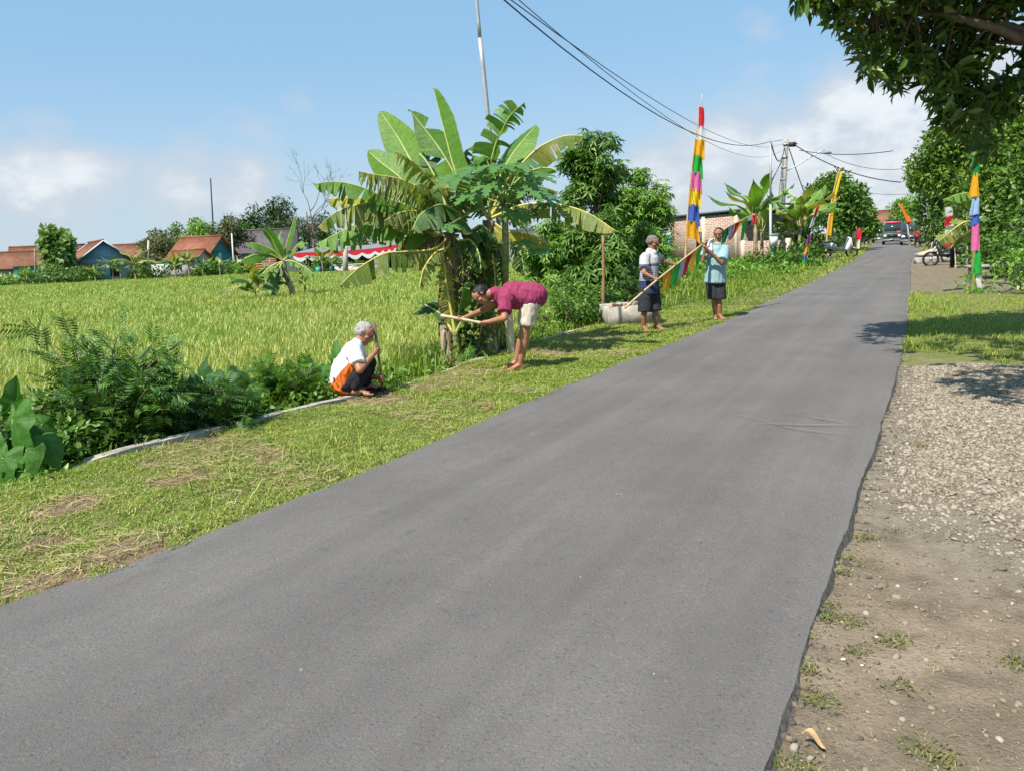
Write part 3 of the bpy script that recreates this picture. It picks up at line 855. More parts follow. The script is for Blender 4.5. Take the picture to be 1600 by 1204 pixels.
# along the road, beyond the utility pole
RT = 'trees along the far road'
tree('roadside_tree', 'tall dense green tree behind the yellow pennant pole', 1310, 264, 395, 44, 60, 'mid', 9000, .34, 34, zb=-.1, low=.2, group=RT, aspect=.5)
tree('roadside_tree', 'lower bushy tree where the road disappears, above the far flags', 1343, 305, 388, 28, 66, 'mid', 4200, .36, 22, zb=-.1, low=.15, group=RT, aspect=.5)
tree('roadside_tree', 'thin dark tree rising out of the banana clump', 1264, 288, 395, 15, 64, 'dark', 1100, .36, 12, zb=-.1, low=.2, group=RT)
tree('roadside_tree', 'dark shrubby tree behind the silver car', 1356, 345, 380, 24, 135, 'dark', 1600, .5, 14, zb=-.1, low=.05, group=RT)
tree('roadside_tree', 'pale green round tree beyond the parked van', 1408, 300, 384, 28, 92, 'light', 3600, .4, 22, zb=-.1, low=.15, group=RT)
tree('roadside_tree', 'green tree leaning over the man in the red shirt', 1456, 232, 390, 36, 62, 'gold', 8000, .32, 32, zb=-.1, low=.36, group=RT)
tree('roadside_tree', 'tall golden-green tree behind the red and white flag', 1482, 172, 405, 66, 40, 'gold', 13000, .27, 44, zb=-.1, low=.15, group=RT)
tree('roadside_tree', 'broad leafy tree reaching down to the yard beside the coloured flagpole', 1580, 128, 430, 78, 27, 'gold', 15000, .2, 50, zb=-.1, low=.02, group=RT, aspect=.5)
tree('roadside_tree', 'rounded bushy tree spreading past the edge of the yard', 1700, 85, 445, 118, 24, 'mid', 14000, .2, 46, zb=-.1, low=.0, group=RT, aspect=.5)
tree('roadside_tree', 'dense tree behind the yard full of motorcycles', 1545, 185, 410, 80, 46, 'mid', 11000, .3, 40, zb=-.1, low=.08, group=RT)

# the two slender trees in the middle
tree('cassava_tree', 'tall slender dark-leaved tree between the banana plants and the brick building', 934, 178, 480, 62, 21, 'mid', 1250, .25, 36, zb=-.2, low=.30, style='fan', sub=.23, tr=.07, depth=.9)
tree('cassava_tree', 'lighter green feathery tree beside the brick building', 1002, 262, 470, 54, 25, 'light', 2300, .22, 40, zb=-.2, low=.2, style='fan', sub=.28, tr=.06)
tree('cassava_tree', 'bushy green tree right beside the grey-haired standing man', 935, 330, 500, 62, 19, 'mid', 2300, .24, 34, zb=-.2, low=.05, style='fan', sub=.3, tr=.05)
tree('cassava_tree', 'leafy low tree behind the bent man and the brown stake', 872, 330, 500, 62, 24, 'light', 2300, .24, 36, zb=-.3, low=.08, style='fan', sub=.3, tr=.05)
tree('cassava_tree', 'leafy tree against the white wall beside the brick building', 1015, 335, 480, 34, 22, 'light', 1200, .22, 22, zb=-.2, low=.1, style='fan', sub=.3, tr=.05)


# ---------------------------------------------------------------- shrubs and weeds
def shrub(name, label, px, py_base, w, h, Y, tone, n, leaf, style='leaf', group=None, zb=None, cat='shrub', aspect=.45, clumps=14):
    b = A(px, py_base, Y)
    if zb is not None: b[2] = zb
    root = thing(name, label, cat, b, group)
    bl = []
    for i in range(clumps):
        s = rng.uniform(.5, 1); bl.append((b + np.array([rng.uniform(-.8, .8) * w / 2, rng.uniform(-.6, .6) * w / 2, rng.uniform(.15, .8) * h]), np.array([w * .2, w * .2, h * .25]) * s))
    mb = MB()
    for c, r in bl: mb.tube(catmull([b + rng.normal(0, .06, 3) * np.array([1, 1, 0]), (b + c) / 2 + np.array([0, 0, .1 * h]), c], 5), np.linspace(.02, .006, 5) * max(1, h), 4)
    mb.part('stem', M_BARK, root)
    mb = MB(); P, D = crown_pts(bl, n, .3)
    P[:, 2] = np.maximum(P[:, 2], b[2] + .02)
    if style == 'fan': fans(mb, P, D, leaf)
    else: leaves(mb, P, D, leaf, aspect)
    mb.part('foliage', ML[tone], root)
    return root

SG = 'shrubs along the far edge of the paddy'
for px, py, w, h, tone, lab in (
    (60, 440, 4.5, 2.3, 'teak', 'pale shrub by the bamboo fence'), (100, 440, 6, 3.0, 'teak', 'largest shrub in front of the blue house'), (135, 439, 4, 2.4, 'mid', 'dark shrub against the blue wall'),
    (12, 438, 4, 2.2, 'light', 'yellow-green shrub behind the bamboo fence'), (222, 437, 3.5, 1.3, 'light', 'low round shrub beside the white stake'), (245, 436, 6, 3.4, 'mid', 'drooping dense shrub under the olive-green tree'),
    (320, 436, 3.6, 2.0, 'light', 'shrub under the orange roof'), (350, 434, 4, 2.2, 'mid', 'shrub in front of the thin white pole'), (375, 433, 3, 1.7, 'light', 'low shrub beside the yellow truck'),
    (510, 430, 4, 2.0, 'mid', 'round shrub under the tent edge'), (560, 428, 3, 1.4, 'mid', 'small shrub beside the white tent post'), (545, 430, 5, 1.1, 'olive', 'dull low shrub along the tent')):
    shrub('shrub', lab, px, py, w * 1.1, h * 1.02, 86 if px < 420 else 78, tone, 1100, .36, zb=-.4, group=SG)
HG = 'bushes beside the road'
for px, py, Y, w, h, tone, n, lf, lab in (
    (905, 520, 14.6, 1.1, .75, 'mid', 900, .11, 'dark bush at the end of the kerb beside the concrete box'), (868, 512, 15.2, 1.4, .5, 'light', 800, .1, 'low light bush behind the bent man'),
    (925, 500, 16, 1.6, .9, 'mid', 900, .13, 'bush at the foot of the brown stake'), (975, 470, 17.5, 1.6, .9, 'dark', 800, .14, 'dark bush behind the concrete box'),
    (1170, 425, 30, 3.2, .75, 'light', 1300, .2, 'bright bush in front of the meter pole'), (1225, 418, 36, 3.4, 1.1, 'mid', 1400, .22, 'bush at the foot of the utility pole'),
    (1258, 410, 42, 1.6, 1.5, 'mid', 900, .22, 'bush beside the short pennant pole'), (1190, 416, 33, 2.6, .9, 'mid', 1100, .2, 'bush between the two poles'),
    (1130, 425, 30, 3.0, .8, 'light', 1100, .18, 'bright bush in front of the brick wall'), (1240, 404, 44, 3.6, 2.2, 'dark', 1200, .24, 'dark bush behind the banana clump'),
    (1300, 396, 56, 3.5, 1.7, 'dark', 900, .26, 'dark hedge bush behind the white motorcycle'), (1592, 430, 22, 2.6, 1.5, 'mid', 1800, .15, 'bush beside the coloured flagpole'),
    (1618, 445, 17, 2.6, 1.3, 'light', 1400, .13, 'bright bush at the edge of the grass patch')):
    shrub('bush', lab, px, py, w, h, Y, tone, n, lf, group=HG, zb=-.08)

YG = 'dark undergrowth at the back of the yard'
for px, py, Y, w, h, tone, n, lf, lab in ((1492, 396, 52, 4.5, 3.2, 'mid', 1600, .3, 'tall shrub under the tree beside the man in red'), (1512, 402, 42, 4.6, 3.4, 'dark', 1800, .28, 'dark tall shrub behind the red and white flag'), (1545, 410, 36, 5.0, 3.2, 'mid', 1800, .25, 'tall shrub behind the man in maroon'), (1590, 425, 28, 4.5, 3.0, 'gold', 2200, .2, 'tall leafy shrub at the edge of the yard, beside the bench'), (1640, 440, 23, 4.0, 2.8, 'mid', 2200, .18, 'tall leafy shrub past the edge of the grass patch')):
    shrub('shrub', lab, px, py, w, h, Y, tone, n, lf, group=YG, zb=-.08, clumps=22)

# weeds: bank behind the kerb, mound by the flagpole
mb = MB()
P = scatter_uv(5200, 4.5, 17, -6.9, -5.5, lambda P, u, v: (v < np.interp(u, to_uv(KERB)[0], to_uv(KERB)[1]) - .16))
u_, v_ = to_uv(P); P[:, 2] = np.interp(np.interp(u_, to_uv(KERB)[0], to_uv(KERB)[1]) - v_, [0, .5, 1.3], [-.05, -.2, -.5]) + rng.random(len(P)) ** 1.5 * .3
leaves(mb, P, rdir(len(P), .6), .07, .5, .1)
blades(mb, P[::2] * np.array([1, 1, 0]) + np.array([0, 0, -.3]), .5, .009, .4, mi=1)
setp(link('bank_weeds', mb.mesh('bank_weeds', [M_WEED, M_GRASS2])), 'mixed green weeds on the bank behind the kerb', 'weeds', kind='stuff')
mb = MB()
def km(P, u, v):
    d = np.interp(u, to_uv(Lp)[0], to_uv(Lp)[1]) - v; n = cheap_noise(P, .9, 51)
    return (d > 1.0 + .3 * n) & (d < 7 + .1 * u) & (rng.random(len(u)) < np.clip(22 / (u + 4), .2, 1)) & ((u > 18 + n) | (d > 1.9))
P = scatter_uv(30000, 16, 44, -14, -3.8, km); u_, v_ = to_uv(P); d_ = np.interp(u_, to_uv(Lp)[0], to_uv(Lp)[1]) - v_
mound = np.clip((d_ - 1.2) / 3, 0, 1) * np.clip((u_ - 15) / 5, 0, 1) * (.42 + .2 * cheap_noise(P, 1.1, 52)) + .05
P[:, 2] = -.05 + rng.random(len(P)) ** .6 * mound
sz = np.clip(P[:, 1] / 22, .8, 2)
leaves(mb, P, rdir(len(P), .5), .10 * sz, .5, .1)
q = P[::2].copy(); q[:, 2] = -.05 + .3 * mound[::2]; blades(mb, q, .38 * np.repeat(1, len(q)), .013, .5, mi=1)
setp(link('mound_weeds', mb.mesh('mound_weeds', [M_WEED, M_GRASS2])), 'knee-high bright green weeds in front of the brick building', 'weeds', kind='stuff')


# feathery shrub over the ditch, nearest the camera
RACHIS = ([], [])
def _rachis():
    V, Fc = [], []
    for j in range(7):
        x = .16 + .84 * j / 7; L = .42 * math.sin(math.pi * (.18 + .72 * (1 - j / 7)))
        for s in (-1, 1):
            b = len(V); dx = .16 * L
            V += [(x, 0, 0), (x + dx * .5 + .05, s * L * .5, .03), (x + dx + .1, s * L, -.08), (x + dx * .5 - .045, s * L * .5, .03)]
            Fc.append((b, b + 1, b + 2, b + 3) if s > 0 else (b, b + 3, b + 2, b + 1))
    b = len(V); V += [(0, -.008, 0), (0, .008, 0), (1, 0, -.02)]; Fc.append((b, b + 2, b + 1))
    return V, Fc
RACHIS = _rachis()
M_FEATHER = leafmat('feathery_leaf', [(.028, .08, .016), (.05, .13, .022), (.08, .18, .028), (.13, .25, .035)], .25, .45)

def feather_shrub(label, tips, base, n_leaf=14, size=.24, mat_=M_FEATHER, low=True):
    root = thing('feathery_shrub', label, 'shrub', base)
    st, fo = MB(), MB()
    for tip, bend in tips:
        tip = np.asarray(tip); b = base + rng.normal(0, .10, 3) * np.array([1, 1, 0])
        mid = b + (tip - b) * .55 + np.array([0, 0, bend])
        c = catmull([b, mid, tip], 24); st.tube(c[::3], np.linspace(.014, .004, 8), 5)
        k = n_leaf; f = rng.uniform(.3, 1, k); idx = (f * 23).astype(int)
        T = nrm(np.gradient(c, axis=0))[idx]
        az = rng.normal(size=(k, 3)); az -= (az * T).sum(1)[:, None] * T; az = nrm(az)
        ax = az + T * .7; ax[:, 2] -= .05
        addinst(fo, *RACHIS, c[idx], ax, np.array([0, 0, 1.]) + .35 * rng.normal(size=(k, 3)), size * rng.uniform(.7, 1.2, k))
    st.part('stem', M_BARK, root); fo.part('foliage', mat_, root)
    return root

Yb = 6.75
base = A(175, 690, Yb); base[2] = -.25
tips = [(A(x, y, Yb + rng.uniform(-.35, .5)), b) for x, y, b in ((35, 500, .2), (90, 482, .3), (60, 545, .2), (110, 525, .25), (130, 560, .2), (170, 545, .2), (190, 512, .3), (215, 530, .2), (250, 530, .25), (240, 560, .15), (265, 545, .2), (190, 580, .1), (150, 600, .1), (210, 600, .1), (240, 610, .1), (280, 610, .1), (120, 620, .1), (175, 630, .05), (215, 650, .05), (260, 655, .05), (140, 665, .05), (290, 650, .05), (75, 590, .15), (200, 560, .15), (225, 580, .1), (165, 570, .15), (300, 640, .05), (110, 655, .05))]
for k in range(34):
    a = rng.uniform(0, 1); tips.append((A(rng.uniform(95, 315), rng.uniform(560, 690), Yb + rng.uniform(-.55, .6)), .08))
feather_shrub('dark feathery shrub sprawling over the ditch next to the taro leaves', tips, base, 17, .22)
M_FEATHER2 = leafmat('bright_feathery_leaf', [(.05, .13, .015), (.08, .20, .02), (.13, .27, .03)], .3, .45)
for (bx, by), rangex, rangey, lab, Yq in (((450, 628), (395, 500), (560, 622), 'bright low feathery shrub behind the squatting man', 8.35), ((345, 655), (300, 400), (600, 650), 'dark low feathery shrub among the round taro leaves', 7.2)):
    b = A(bx, by, Yq); b[2] = -.25
    feather_shrub(lab, [(A(rng.uniform(*rangex), rng.uniform(*rangey), Yq + rng.uniform(-.4, .4)), .08) for k in range(46)], b, 14, .17, M_FEATHER2 if bx > 400 else M_FEATHER)
for px, py, Yq, ww, hh, tone, nn, lf, lab in ((190, 660, 6.95, 1.25, .95, 'dark', 2600, .085, 'dark leafy bush tangled in the feathery shrub'), (330, 640, 7.75, 1.0, .55, 'mid', 1500, .075, 'low leafy bush behind the dark round taro leaves'), (430, 622, 8.45, .9, .48, 'mid', 1500, .06, 'low leafy bush next to the bright feathery shrub'), (95, 690, 6.3, .9, .6, 'mid', 1500, .08, 'leafy bush between the pale taro and the feathery shrub'), (40, 640, 6.7, 1.2, .75, 'mid', 1700, .08, 'leafy bush rising behind the pale taro at the frame edge'), (35, 745, 5.55, .8, .34, 'light', 1100, .06, 'low bright weeds under the pale taro leaves')):
    shrub('bush', lab, px, py, ww, hh, Yq, tone, nn, lf, zb=-.25, clumps=22, aspect=.5)
# broad-leaved undergrowth in the ditch under the shrub
mb = MB(); k = 5200
uq = rng.uniform(1.8, 7.4, k); vq = np.interp(uq, to_uv(KERB)[0], to_uv(KERB)[1]) - .18 - rng.random(k) * .9
P = np.stack([.4931 * uq + .87 * vq, .87 * uq - .4931 * vq, -.3 + rng.random(k) * (.30 + .26 * np.clip(cheap_noise(np.stack([uq, vq, uq], 1), 2.2, 66) + .5, 0, 1))], 1)
leaves(mb, P, rdir(k, .4), .085, .55, .2)
setp(link('ditch_undergrowth', mb.mesh('ditch_undergrowth', [ML['mid']])), 'dark broad-leaved undergrowth in the ditch behind the kerb', 'undergrowth', kind='stuff')

# taro: large heart-shaped leaves
def taro_leaf(c, tipdir, normal, L):
    """heart-shaped blade, c is where the stalk joins"""
    t = nrm(np.asarray(tipdir, float)); n0 = np.asarray(normal, float); s = nrm(np.cross(n0, t)); n0 = np.cross(t, s)
    R = 40; V = [np.asarray(c, float)]; Fc = []; xy = [(0, 0)]
    for ring, q in enumerate((.35, .7, 1.0)):
        for i in range(R):
            th = 2 * math.pi * i / R
            rr = float(np.interp(abs((th + math.pi) % (2 * math.pi) - math.pi), [0, .12, .35, .8, 1.3, 1.9, 2.4, 2.75, 3.0, 3.15], [.80, .68, .53, .41, .36, .38, .45, .44, .26, .10])) * (1 + .05 * math.sin(th * 7 + c[0] * 30))
            x, y = rr * math.cos(th) * q * L, rr * math.sin(th) * q * L
            z = -.10 * L * q * q + .05 * L * math.sin(th * 5 + c[0] * 9) * q * q - .12 * abs(y) + (-.25 * x * x / L if x > 0 else 0)
            V.append(c + t * x + s * y + n0 * z); xy.append((x / L, y / L))
    for i in range(R):
        j = (i + 1) % R; Fc.append((0, 1 + i, 1 + j))
        for g in range(2): Fc.append((1 + g * R + i, 1 + (g + 1) * R + i, 1 + (g + 1) * R + j, 1 + g * R + j))
    return np.array(V), Fc, np.array(xy, np.float32)


def mat_taro(name, col):
    m, t = newmat(name); P = t.node('ShaderNodeTexCoord').outputs['Object']; n = t.noise(P, 7, 3)
    c = t.ramp(n, [(tuple(q * .75 for q in col), .3), (tuple(q * 1.2 for q in col), .7)])
    uv = t.node('ShaderNodeUVMap').outputs[0]; su = t.node('ShaderNodeSeparateXYZ'); t.l.new(uv, su.inputs[0])
    rad = t.m('SQRT', t.m('ADD', t.m('MULTIPLY', su.outputs[0], su.outputs[0]), t.m('MULTIPLY', su.outputs[1], su.outputs[1])))
    ang = t.m('ADD', t.m('ARCTAN2', su.outputs[1], su.outputs[0]), t.m('MULTIPLY', rad, t.m('MULTIPLY', su.outputs[1], -.9)))
    vn = t.step(t.m('MULTIPLY', t.m('ABSOLUTE', t.m('SINE', t.m('MULTIPLY', ang, 5.0))), rad), .030, .010)
    c = t.mix(t.m('MULTIPLY', vn, .65), c, t.mix(1, c, (2.4, 2.0, 2.2), 'MULTIPLY'))
    n5 = t.noise(P, 22, 5, .65); c = t.mix(t.step(n5, .45, .62), t.mix(1, c, (.78, .82, .7), 'MULTIPLY'), c); spot = t.noise(P, 34, 3, .6); c = t.mix(t.m('MULTIPLY', t.step(spot, .68, .74), .7), c, (.22, .17, .06))
    finish(t, c, .5, t.m('SUBTRACT', n5, vn), .25, 0, .28, t.mix(1, c, (1.3, 1.4, .6), 'MULTIPLY'), bdist=.01); return m
M_TARO = mat_taro('taro_blade', (.075, .20, .03)); M_TARO2 = mat_taro('dark_taro_blade', (.045, .13, .035))

def taro(label, specs, base, m):
    root = thing('taro_plant', label, 'plant', base)
    for px, py, Y, td, nr, L in specs:
        c = A(px, py, Y); V, Fc, xy = taro_leaf(c, td, nr, L)
        o = MB().add(V, Fc).part('leaf', m, root, True)
        ly = o.data.uv_layers.new(name='UVMap'); vi = np.zeros(len(o.data.loops), np.int32); o.data.loops.foreach_get('vertex_index', vi); ly.data.foreach_set('uv', xy[vi].ravel())
        MB().tube(catmull([np.asarray(base) + rng.normal(0, .04, 3) * np.array([1, 1, 0]), (np.asarray(base) + c) / 2 + np.array([0, 0, .08]), c], 7), np.linspace(.016, .008, 7), 6).part('stalk', M_STEM, o, True)
    return root
b = A(20, 735, 5.75); b[2] = -.3
taro('big pale taro plant with heart-shaped leaves at the ditch edge', [(20, 655, 5.6, (.15, -.4, -.9), (-.45, -.7, .5), .42), (66, 662, 5.9, (.5, -.3, -.8), (.7, -.3, .6), .32), (42, 702, 5.55, (.25, -.5, -.85), (.0, -.8, .5), .30), (4, 715, 5.5, (-.1, -.5, -.8), (-.2, -.8, .5), .36), (22, 628, 6.0, (.3, .2, .9), (.95, -.2, .1), .28), (70, 690, 5.7, (.6, -.4, -.6), (.3, -.6, .8), .30), (-45, 650, 5.8, (-.4, -.3, -.8), (-.4, -.7, .6), .5), (-30, 700, 5.6, (-.4, -.3, -.8), (-.4, -.7, .6), .42), (30, 735, 5.5, (.1, -.6, -.7), (0, -.8, .6), .28)], b, M_TARO)
b = A(345, 655, 7.3); b[2] = -.3
taro('dark taro plant with round leaves in front of the paddy', [(250, 590, 7.1, (.5, -.3, -.8), (-.1, -.8, .5), .38), (292, 600, 7.2, (.2, -.3, -.9), (-.3, -.8, .5), .30), (328, 605, 7.3, (-.2, -.3, -.9), (-.3, -.8, .4), .32), (352, 592, 7.4, (.2, -.4, -.8), (.1, -.8, .5), .36), (374, 600, 7.5, (.5, -.3, -.8), (.4, -.8, .4), .38), (315, 588, 7.5, (.1, .1, .9), (-.3, -.8, .3), .26), (300, 628, 7.0, (.1, -.4, -.8), (.2, -.8, .5), .30), (345, 625, 7.1, (.3, -.4, -.8), (0, -.8, .5), .26)], b, M_TARO2)
b = A(522, 600, 8.9); b[2] = -.35
taro('small taro plant behind the back of the squatting man', [(505, 575, 8.8, (-.3, -.4, -.7), (-.2, -.7, .6), .22), (522, 560, 9.0, (.0, .1, .9), (-.5, -.7, .2), .30), (515, 590, 8.7, (.2, -.4, -.8), (.1, -.8, .5), .22)], b, M_TARO)
b = A(735, 555, 10.9); b[2] = -.2
taro('little round-leaved taro at the foot of the banana trunks', [(733, 549, 10.75, (.1, -.5, -.8), (0, -.8, .5), .22), (758, 548, 10.9, (.4, -.5, -.6), (.2, -.7, .6), .17), (722, 556, 10.7, (-.4, -.4, -.6), (-.2, -.7, .6), .14)], b, M_TARO)


# ---------------------------------------------------------------- the tree overhead on the right
trunk_b = np.array([8.6, 9.6, -.07])
root = thing('overhanging_tree', 'large-leaved tree whose dark boughs hang into the upper corner over the road shoulder', 'tree', trunk_b)
POLY = [(1238, -10), (1290, 18), (1330, 55), (1352, 110), (1385, 148), (1420, 118), (1445, 150), (1470, 158), (1478, 195), (1505, 222), (1532, 250), (1552, 215), (1568, 178), (1600, 150), (1720, 150), (1760, -260), (1300, -260)]
cl = []
while len(cl) < 800:
    px, py = rng.uniform(1235, 1760), rng.uniform(-260, 250)
    if in_poly(np.array([[px, py]]), POLY)[0] and rng.random() < (.55 if py < -20 else 1):
        if 1535 < px < 1600 and 18 < py < 120 and rng.random() < .72: continue
        f = np.clip((px - 1238) / 360, 0, 1)
        cl.append(A(px, py, 9.0 + rng.uniform(-.3, .9) + f * .7 - .2 * (py < 0)))
for k in range(230):     # the same crown nearer the camera, above and beside the picture
    p = np.array([rng.uniform(2.6, 8.5), rng.uniform(4.6, 8.0), rng.uniform(4.1, 6.0)])
    if p[2] > 1.7 + p[1] * .36: cl.append(p)
for k in range(120):
    p = np.array([rng.uniform(2.1, 4.6), rng.uniform(3.9, 5.3), rng.uniform(4.2, 4.9)])
    if (p[0] - 3.5) ** 2 / 2 + (p[1] - 4.6) ** 2 < 1.0: cl.append(p)
for k in range(430): cl.append(np.array([rng.uniform(4.0, 8.2), rng.uniform(7.7, 9.6), rng.uniform(4.75, 5.6)]))
for k in range(150):
    cl.append(np.array([rng.uniform(4.2, 7.5), rng.uniform(7.6, 9.6), rng.uniform(5.6, 6.6)]))
cl = np.array(cl)
tb = MB()
fork = np.array([8.0, 9.4, 2.6])
tb.tube(catmull([trunk_b, np.array([8.4, 9.5, 1.4]), fork, np.array([7.6, 9.3, 5.2])], 9), np.linspace(.26, .14, 9), 10)
ends = [A(1560, 66, 9.6), A(1420, 20, 9.4), A(1300, 2, 9.2), A(1500, 150, 9.7), A(1640, 60, 9.5), np.array([5.2, 6.4, 5.0]), np.array([3.2, 4.6, 4.7]), np.array([5.6, 8.4, 6.2]), np.array([7.8, 7.0, 5.4]), A(1450, -120, 9.5), A(1600, -140, 9.8)]
bt = []
for e in ends:
    m_ = (fork + e) / 2 + np.array([0, 0, .35]); c = catmull([fork + rng.normal(0, .05, 3), m_, e], 10); tb.tube(c, np.linspace(.10, .022, 10), 6); bt += list(c[3:])
bt = np.array(bt)
for c in cl:
    d = np.linalg.norm(bt - c, axis=1); q = bt[d.argmin()]
    tb.tube(catmull([q, (q + c) / 2 + np.array([0, 0, .08]), c], 4), np.linspace(.016, .005, 4), 4, caps=False)
tb.part('trunk', M_BARK, root, True)
mb = MB(); k = 13
P = np.repeat(cl, k, 0) + rng.normal(0, .045, (len(cl) * k, 3))
ax = rdir(len(P)) * np.array([1, 1, .75]); ax[:, 2] -= .28
nr = rdir(len(P), .9)
s = .20 * rng.uniform(.6, 1.2, len(P)); addinst(mb, *LEAF8, P, ax, nr, s, s * .36, s)
mb.part('crown', ML['near'], root)
# ---------------------------------------------------------------- banana plants and papaya
def mat_banana(name, cols, trans=.35, edge=None):
    m, t = newmat(name); g = t.node('ShaderNodeNewGeometry'); tc_ = t.node('ShaderNodeTexCoord').outputs['Object']
    c = t.ramp(g.outputs['Random Per Island'], cols)
    n = t.noise(tc_, 5, 5, .6); c = t.mix(t.step(n, .35, .7), t.mix(1, c, (.80, .86, .75), 'MULTIPLY'), c)
    if edge is not None:
        n2 = t.noise(tc_, 3.2, 4, .6); c = t.mix(t.step(n2, .56, .66), c, edge)
    uv = t.node('ShaderNodeUVMap').outputs[0]; su = t.node('ShaderNodeSeparateXYZ'); t.l.new(uv, su.inputs[0])
    cb = t.node('ShaderNodeCombineXYZ'); t.l.new(t.m('ADD', su.outputs[0], t.m('MULTIPLY', su.outputs[1], -.03)), cb.inputs[0]); t.l.new(t.m('MULTIPLY', su.outputs[1], .02), cb.inputs[1])
    vein = t.noise(cb.outputs[0], 95, 3, .7); broad = t.noise(cb.outputs[0], 14, 3, .6)
    c = t.mix(t.step(vein, .38, .62), t.mix(1, c, (.74, .80, .70), 'MULTIPLY'), c)
    c = t.mix(t.m('MULTIPLY', t.step(broad, .5, .75), .55), c, t.mix(1, c, (1.35, 1.22, .9), 'MULTIPLY'))
    rim_ = t.step(t.m('ADD', su.outputs[1], t.m('MULTIPLY', broad, .22)), 1.045, 1.12)
    c = t.mix(t.m('MULTIPLY', rim_, .85), c, (.27, .19, .09))
    finish(t, c, .40, vein, .4, 0, trans, t.mix(1, c, (1.45, 1.45, .45), 'MULTIPLY'), bdist=.012)
    return m
MBAN = {
    'fresh': mat_banana('banana_blade', [(.11, .24, .03), (.15, .30, .038), (.19, .35, .05)]),
    'dark': mat_banana('banana_blade_dark', [(.05, .12, .03), (.075, .17, .035), (.10, .21, .04)], .25),
    'torn': mat_banana('banana_blade_torn', [(.11, .18, .03), (.19, .26, .045), (.27, .31, .07), (.36, .34, .10)], .35, (.40, .34, .17)),
    'yellow': mat_banana('banana_blade_yellow', [(.30, .33, .04), (.42, .40, .06), (.50, .42, .07)], .4, (.55, .40, .10)),
    'dry': mat_banana('banana_blade_dry', [(.16, .11, .06), (.26, .18, .10), (.34, .25, .15)], .15),
}
M_RIB = solid('banana_midrib', (.40, .44, .14), .5, .2, 5); M_RIBY = solid('banana_midrib_yellow', (.58, .50, .14), .5, .2, 5)

def mat_pstem():
    m, t = newmat('banana_pseudostem'); P = t.node('ShaderNodeTexCoord').outputs['Object']
    mp = t.node('ShaderNodeMapping'); t.l.new(P, mp.inputs[0]); mp.inputs['Scale'].default_value = (9, 9, 1.3)
    n = t.noise(mp.outputs[0], 1.6, 6, .65)
    c = t.ramp(n, [((.06, .04, .025), .33), ((.20, .135, .08), .44), ((.38, .29, .18), .55), ((.55, .46, .32), .7)])
    finish(t, c, .9, n, .15, bdist=.05); return m
M_PSTEM = mat_pstem()
M_PSTEMG = solid('banana_green_stem', (.20, .24, .07), .6, .45, 6)


def bleaf(parent, pts, w, kind='fresh', nh=(0, 0, 1), fold=.35, droop=.5, tear=.3, n=44, rib=.022, name='leaf', gap=.18, taper=1.0, petiole=.10):
    """one banana leaf along the midrib pts (metres), half width w; tear = share of vein gaps that are split"""
    C = catmull(pts, n); T = nrm(np.gradient(C, axis=0)); nh = nrm(np.asarray(nh, float))
    Sd = nrm(np.cross(T, nh)); Nn = np.cross(Sd, T)
    uu = np.linspace(0, 1, n); f0 = petiole
    x = np.clip((uu - f0) / (1 - f0), 0, 1)
    prof = w * np.clip(x / .16, 0, 1) ** .6 * np.clip((1 - x) / .30, 0, 1) ** .55
    i0 = int(np.searchsorted(uu, f0 + .01)); mb = MB(); UVs = []
    K = 5; q = np.array([0, .25, .5, .78, 1.0])
    for sgn in (-1, 1):
        cuts = [i0]
        for i in range(i0 + 1, n - 1):
            if rng.random() < tear and i - cuts[-1] >= 1: cuts.append(i)
        cuts.append(n - 1)
        for a, b in zip(cuts[:-1], cuts[1:]):
            if b <= a: continue
            torn = tear > .05
            fa = fold + (rng.normal(0, .28) if torn else rng.normal(0, .03)); dr = droop * (rng.uniform(.5, 1.6) if torn else 1); cut = 1 - (rng.random() ** 3 * .35 if torn else 0)
            m_ = 3 if b - a < 3 else b - a + 1
            ii = np.linspace(a, b, m_)
            grid = []
            for jj, i in enumerate(ii):
                lo = int(math.floor(i)); hi = min(n - 1, lo + 1); fr = i - lo
                c = C[lo] * (1 - fr) + C[hi] * fr; t = T[lo]; s = Sd[lo]; nn = Nn[lo]; wd = (prof[lo] * (1 - fr) + prof[hi] * fr) * cut
                d = math.cos(fa) * s * sgn - math.sin(fa) * nn + t * .28
                ed = 0
                if torn: ed = (.5 - jj / (m_ - 1)) * 2 * gap * np.linalg.norm(C[b] - C[a]) 
                row = [c]; p = c.copy()
                rip = .02 * w * math.sin(i * 2.1)
                for k in range(1, K):
                    dd = d + np.array([0, 0, -1.]) * droop * dr * q[k] ** 1.3
                    dd = dd / np.linalg.norm(dd)
                    p = p + dd * wd * (q[k] - q[k - 1])
                    row.append(p + t * ed * q[k] + nn * rip * q[k])
                grid.append(row)
            V = np.array(grid).reshape(-1, 3); UVs.append(np.array([(i / (n - 1) + .37 * sgn, q[k]) for i in ii for k in range(K)]))
            Fc = [(r * K + k, r * K + k + 1, (r + 1) * K + k + 1, (r + 1) * K + k) for r in range(m_ - 1) for k in range(K - 1)]
            if sgn > 0: Fc = [f[::-1] for f in Fc]
            mb.add(V, Fc)
    mb.tube(C + Nn * -.004, np.linspace(rib, rib * .2, n), 6, mi=1)
    o = mb.part(name, [MBAN[kind], M_RIBY if kind in ('torn', 'yellow') else M_RIB], parent, True)
    me = o.data; ly = me.uv_layers.new(name='UVMap'); vi = np.zeros(len(me.loops), np.int32); me.loops.foreach_get('vertex_index', vi)
    U = np.zeros((len(me.vertices), 2), np.float32); u_all = np.concatenate(UVs); U[:len(u_all)] = u_all
    ly.data.foreach_set('uv', U[vi].ravel())
    return o


def pxl(pts, Y0, dY=0.0):
    n = len(pts); return [A(x, y, Y0 + dY * i / max(1, n - 1)) for i, (x, y) in enumerate(pts)]


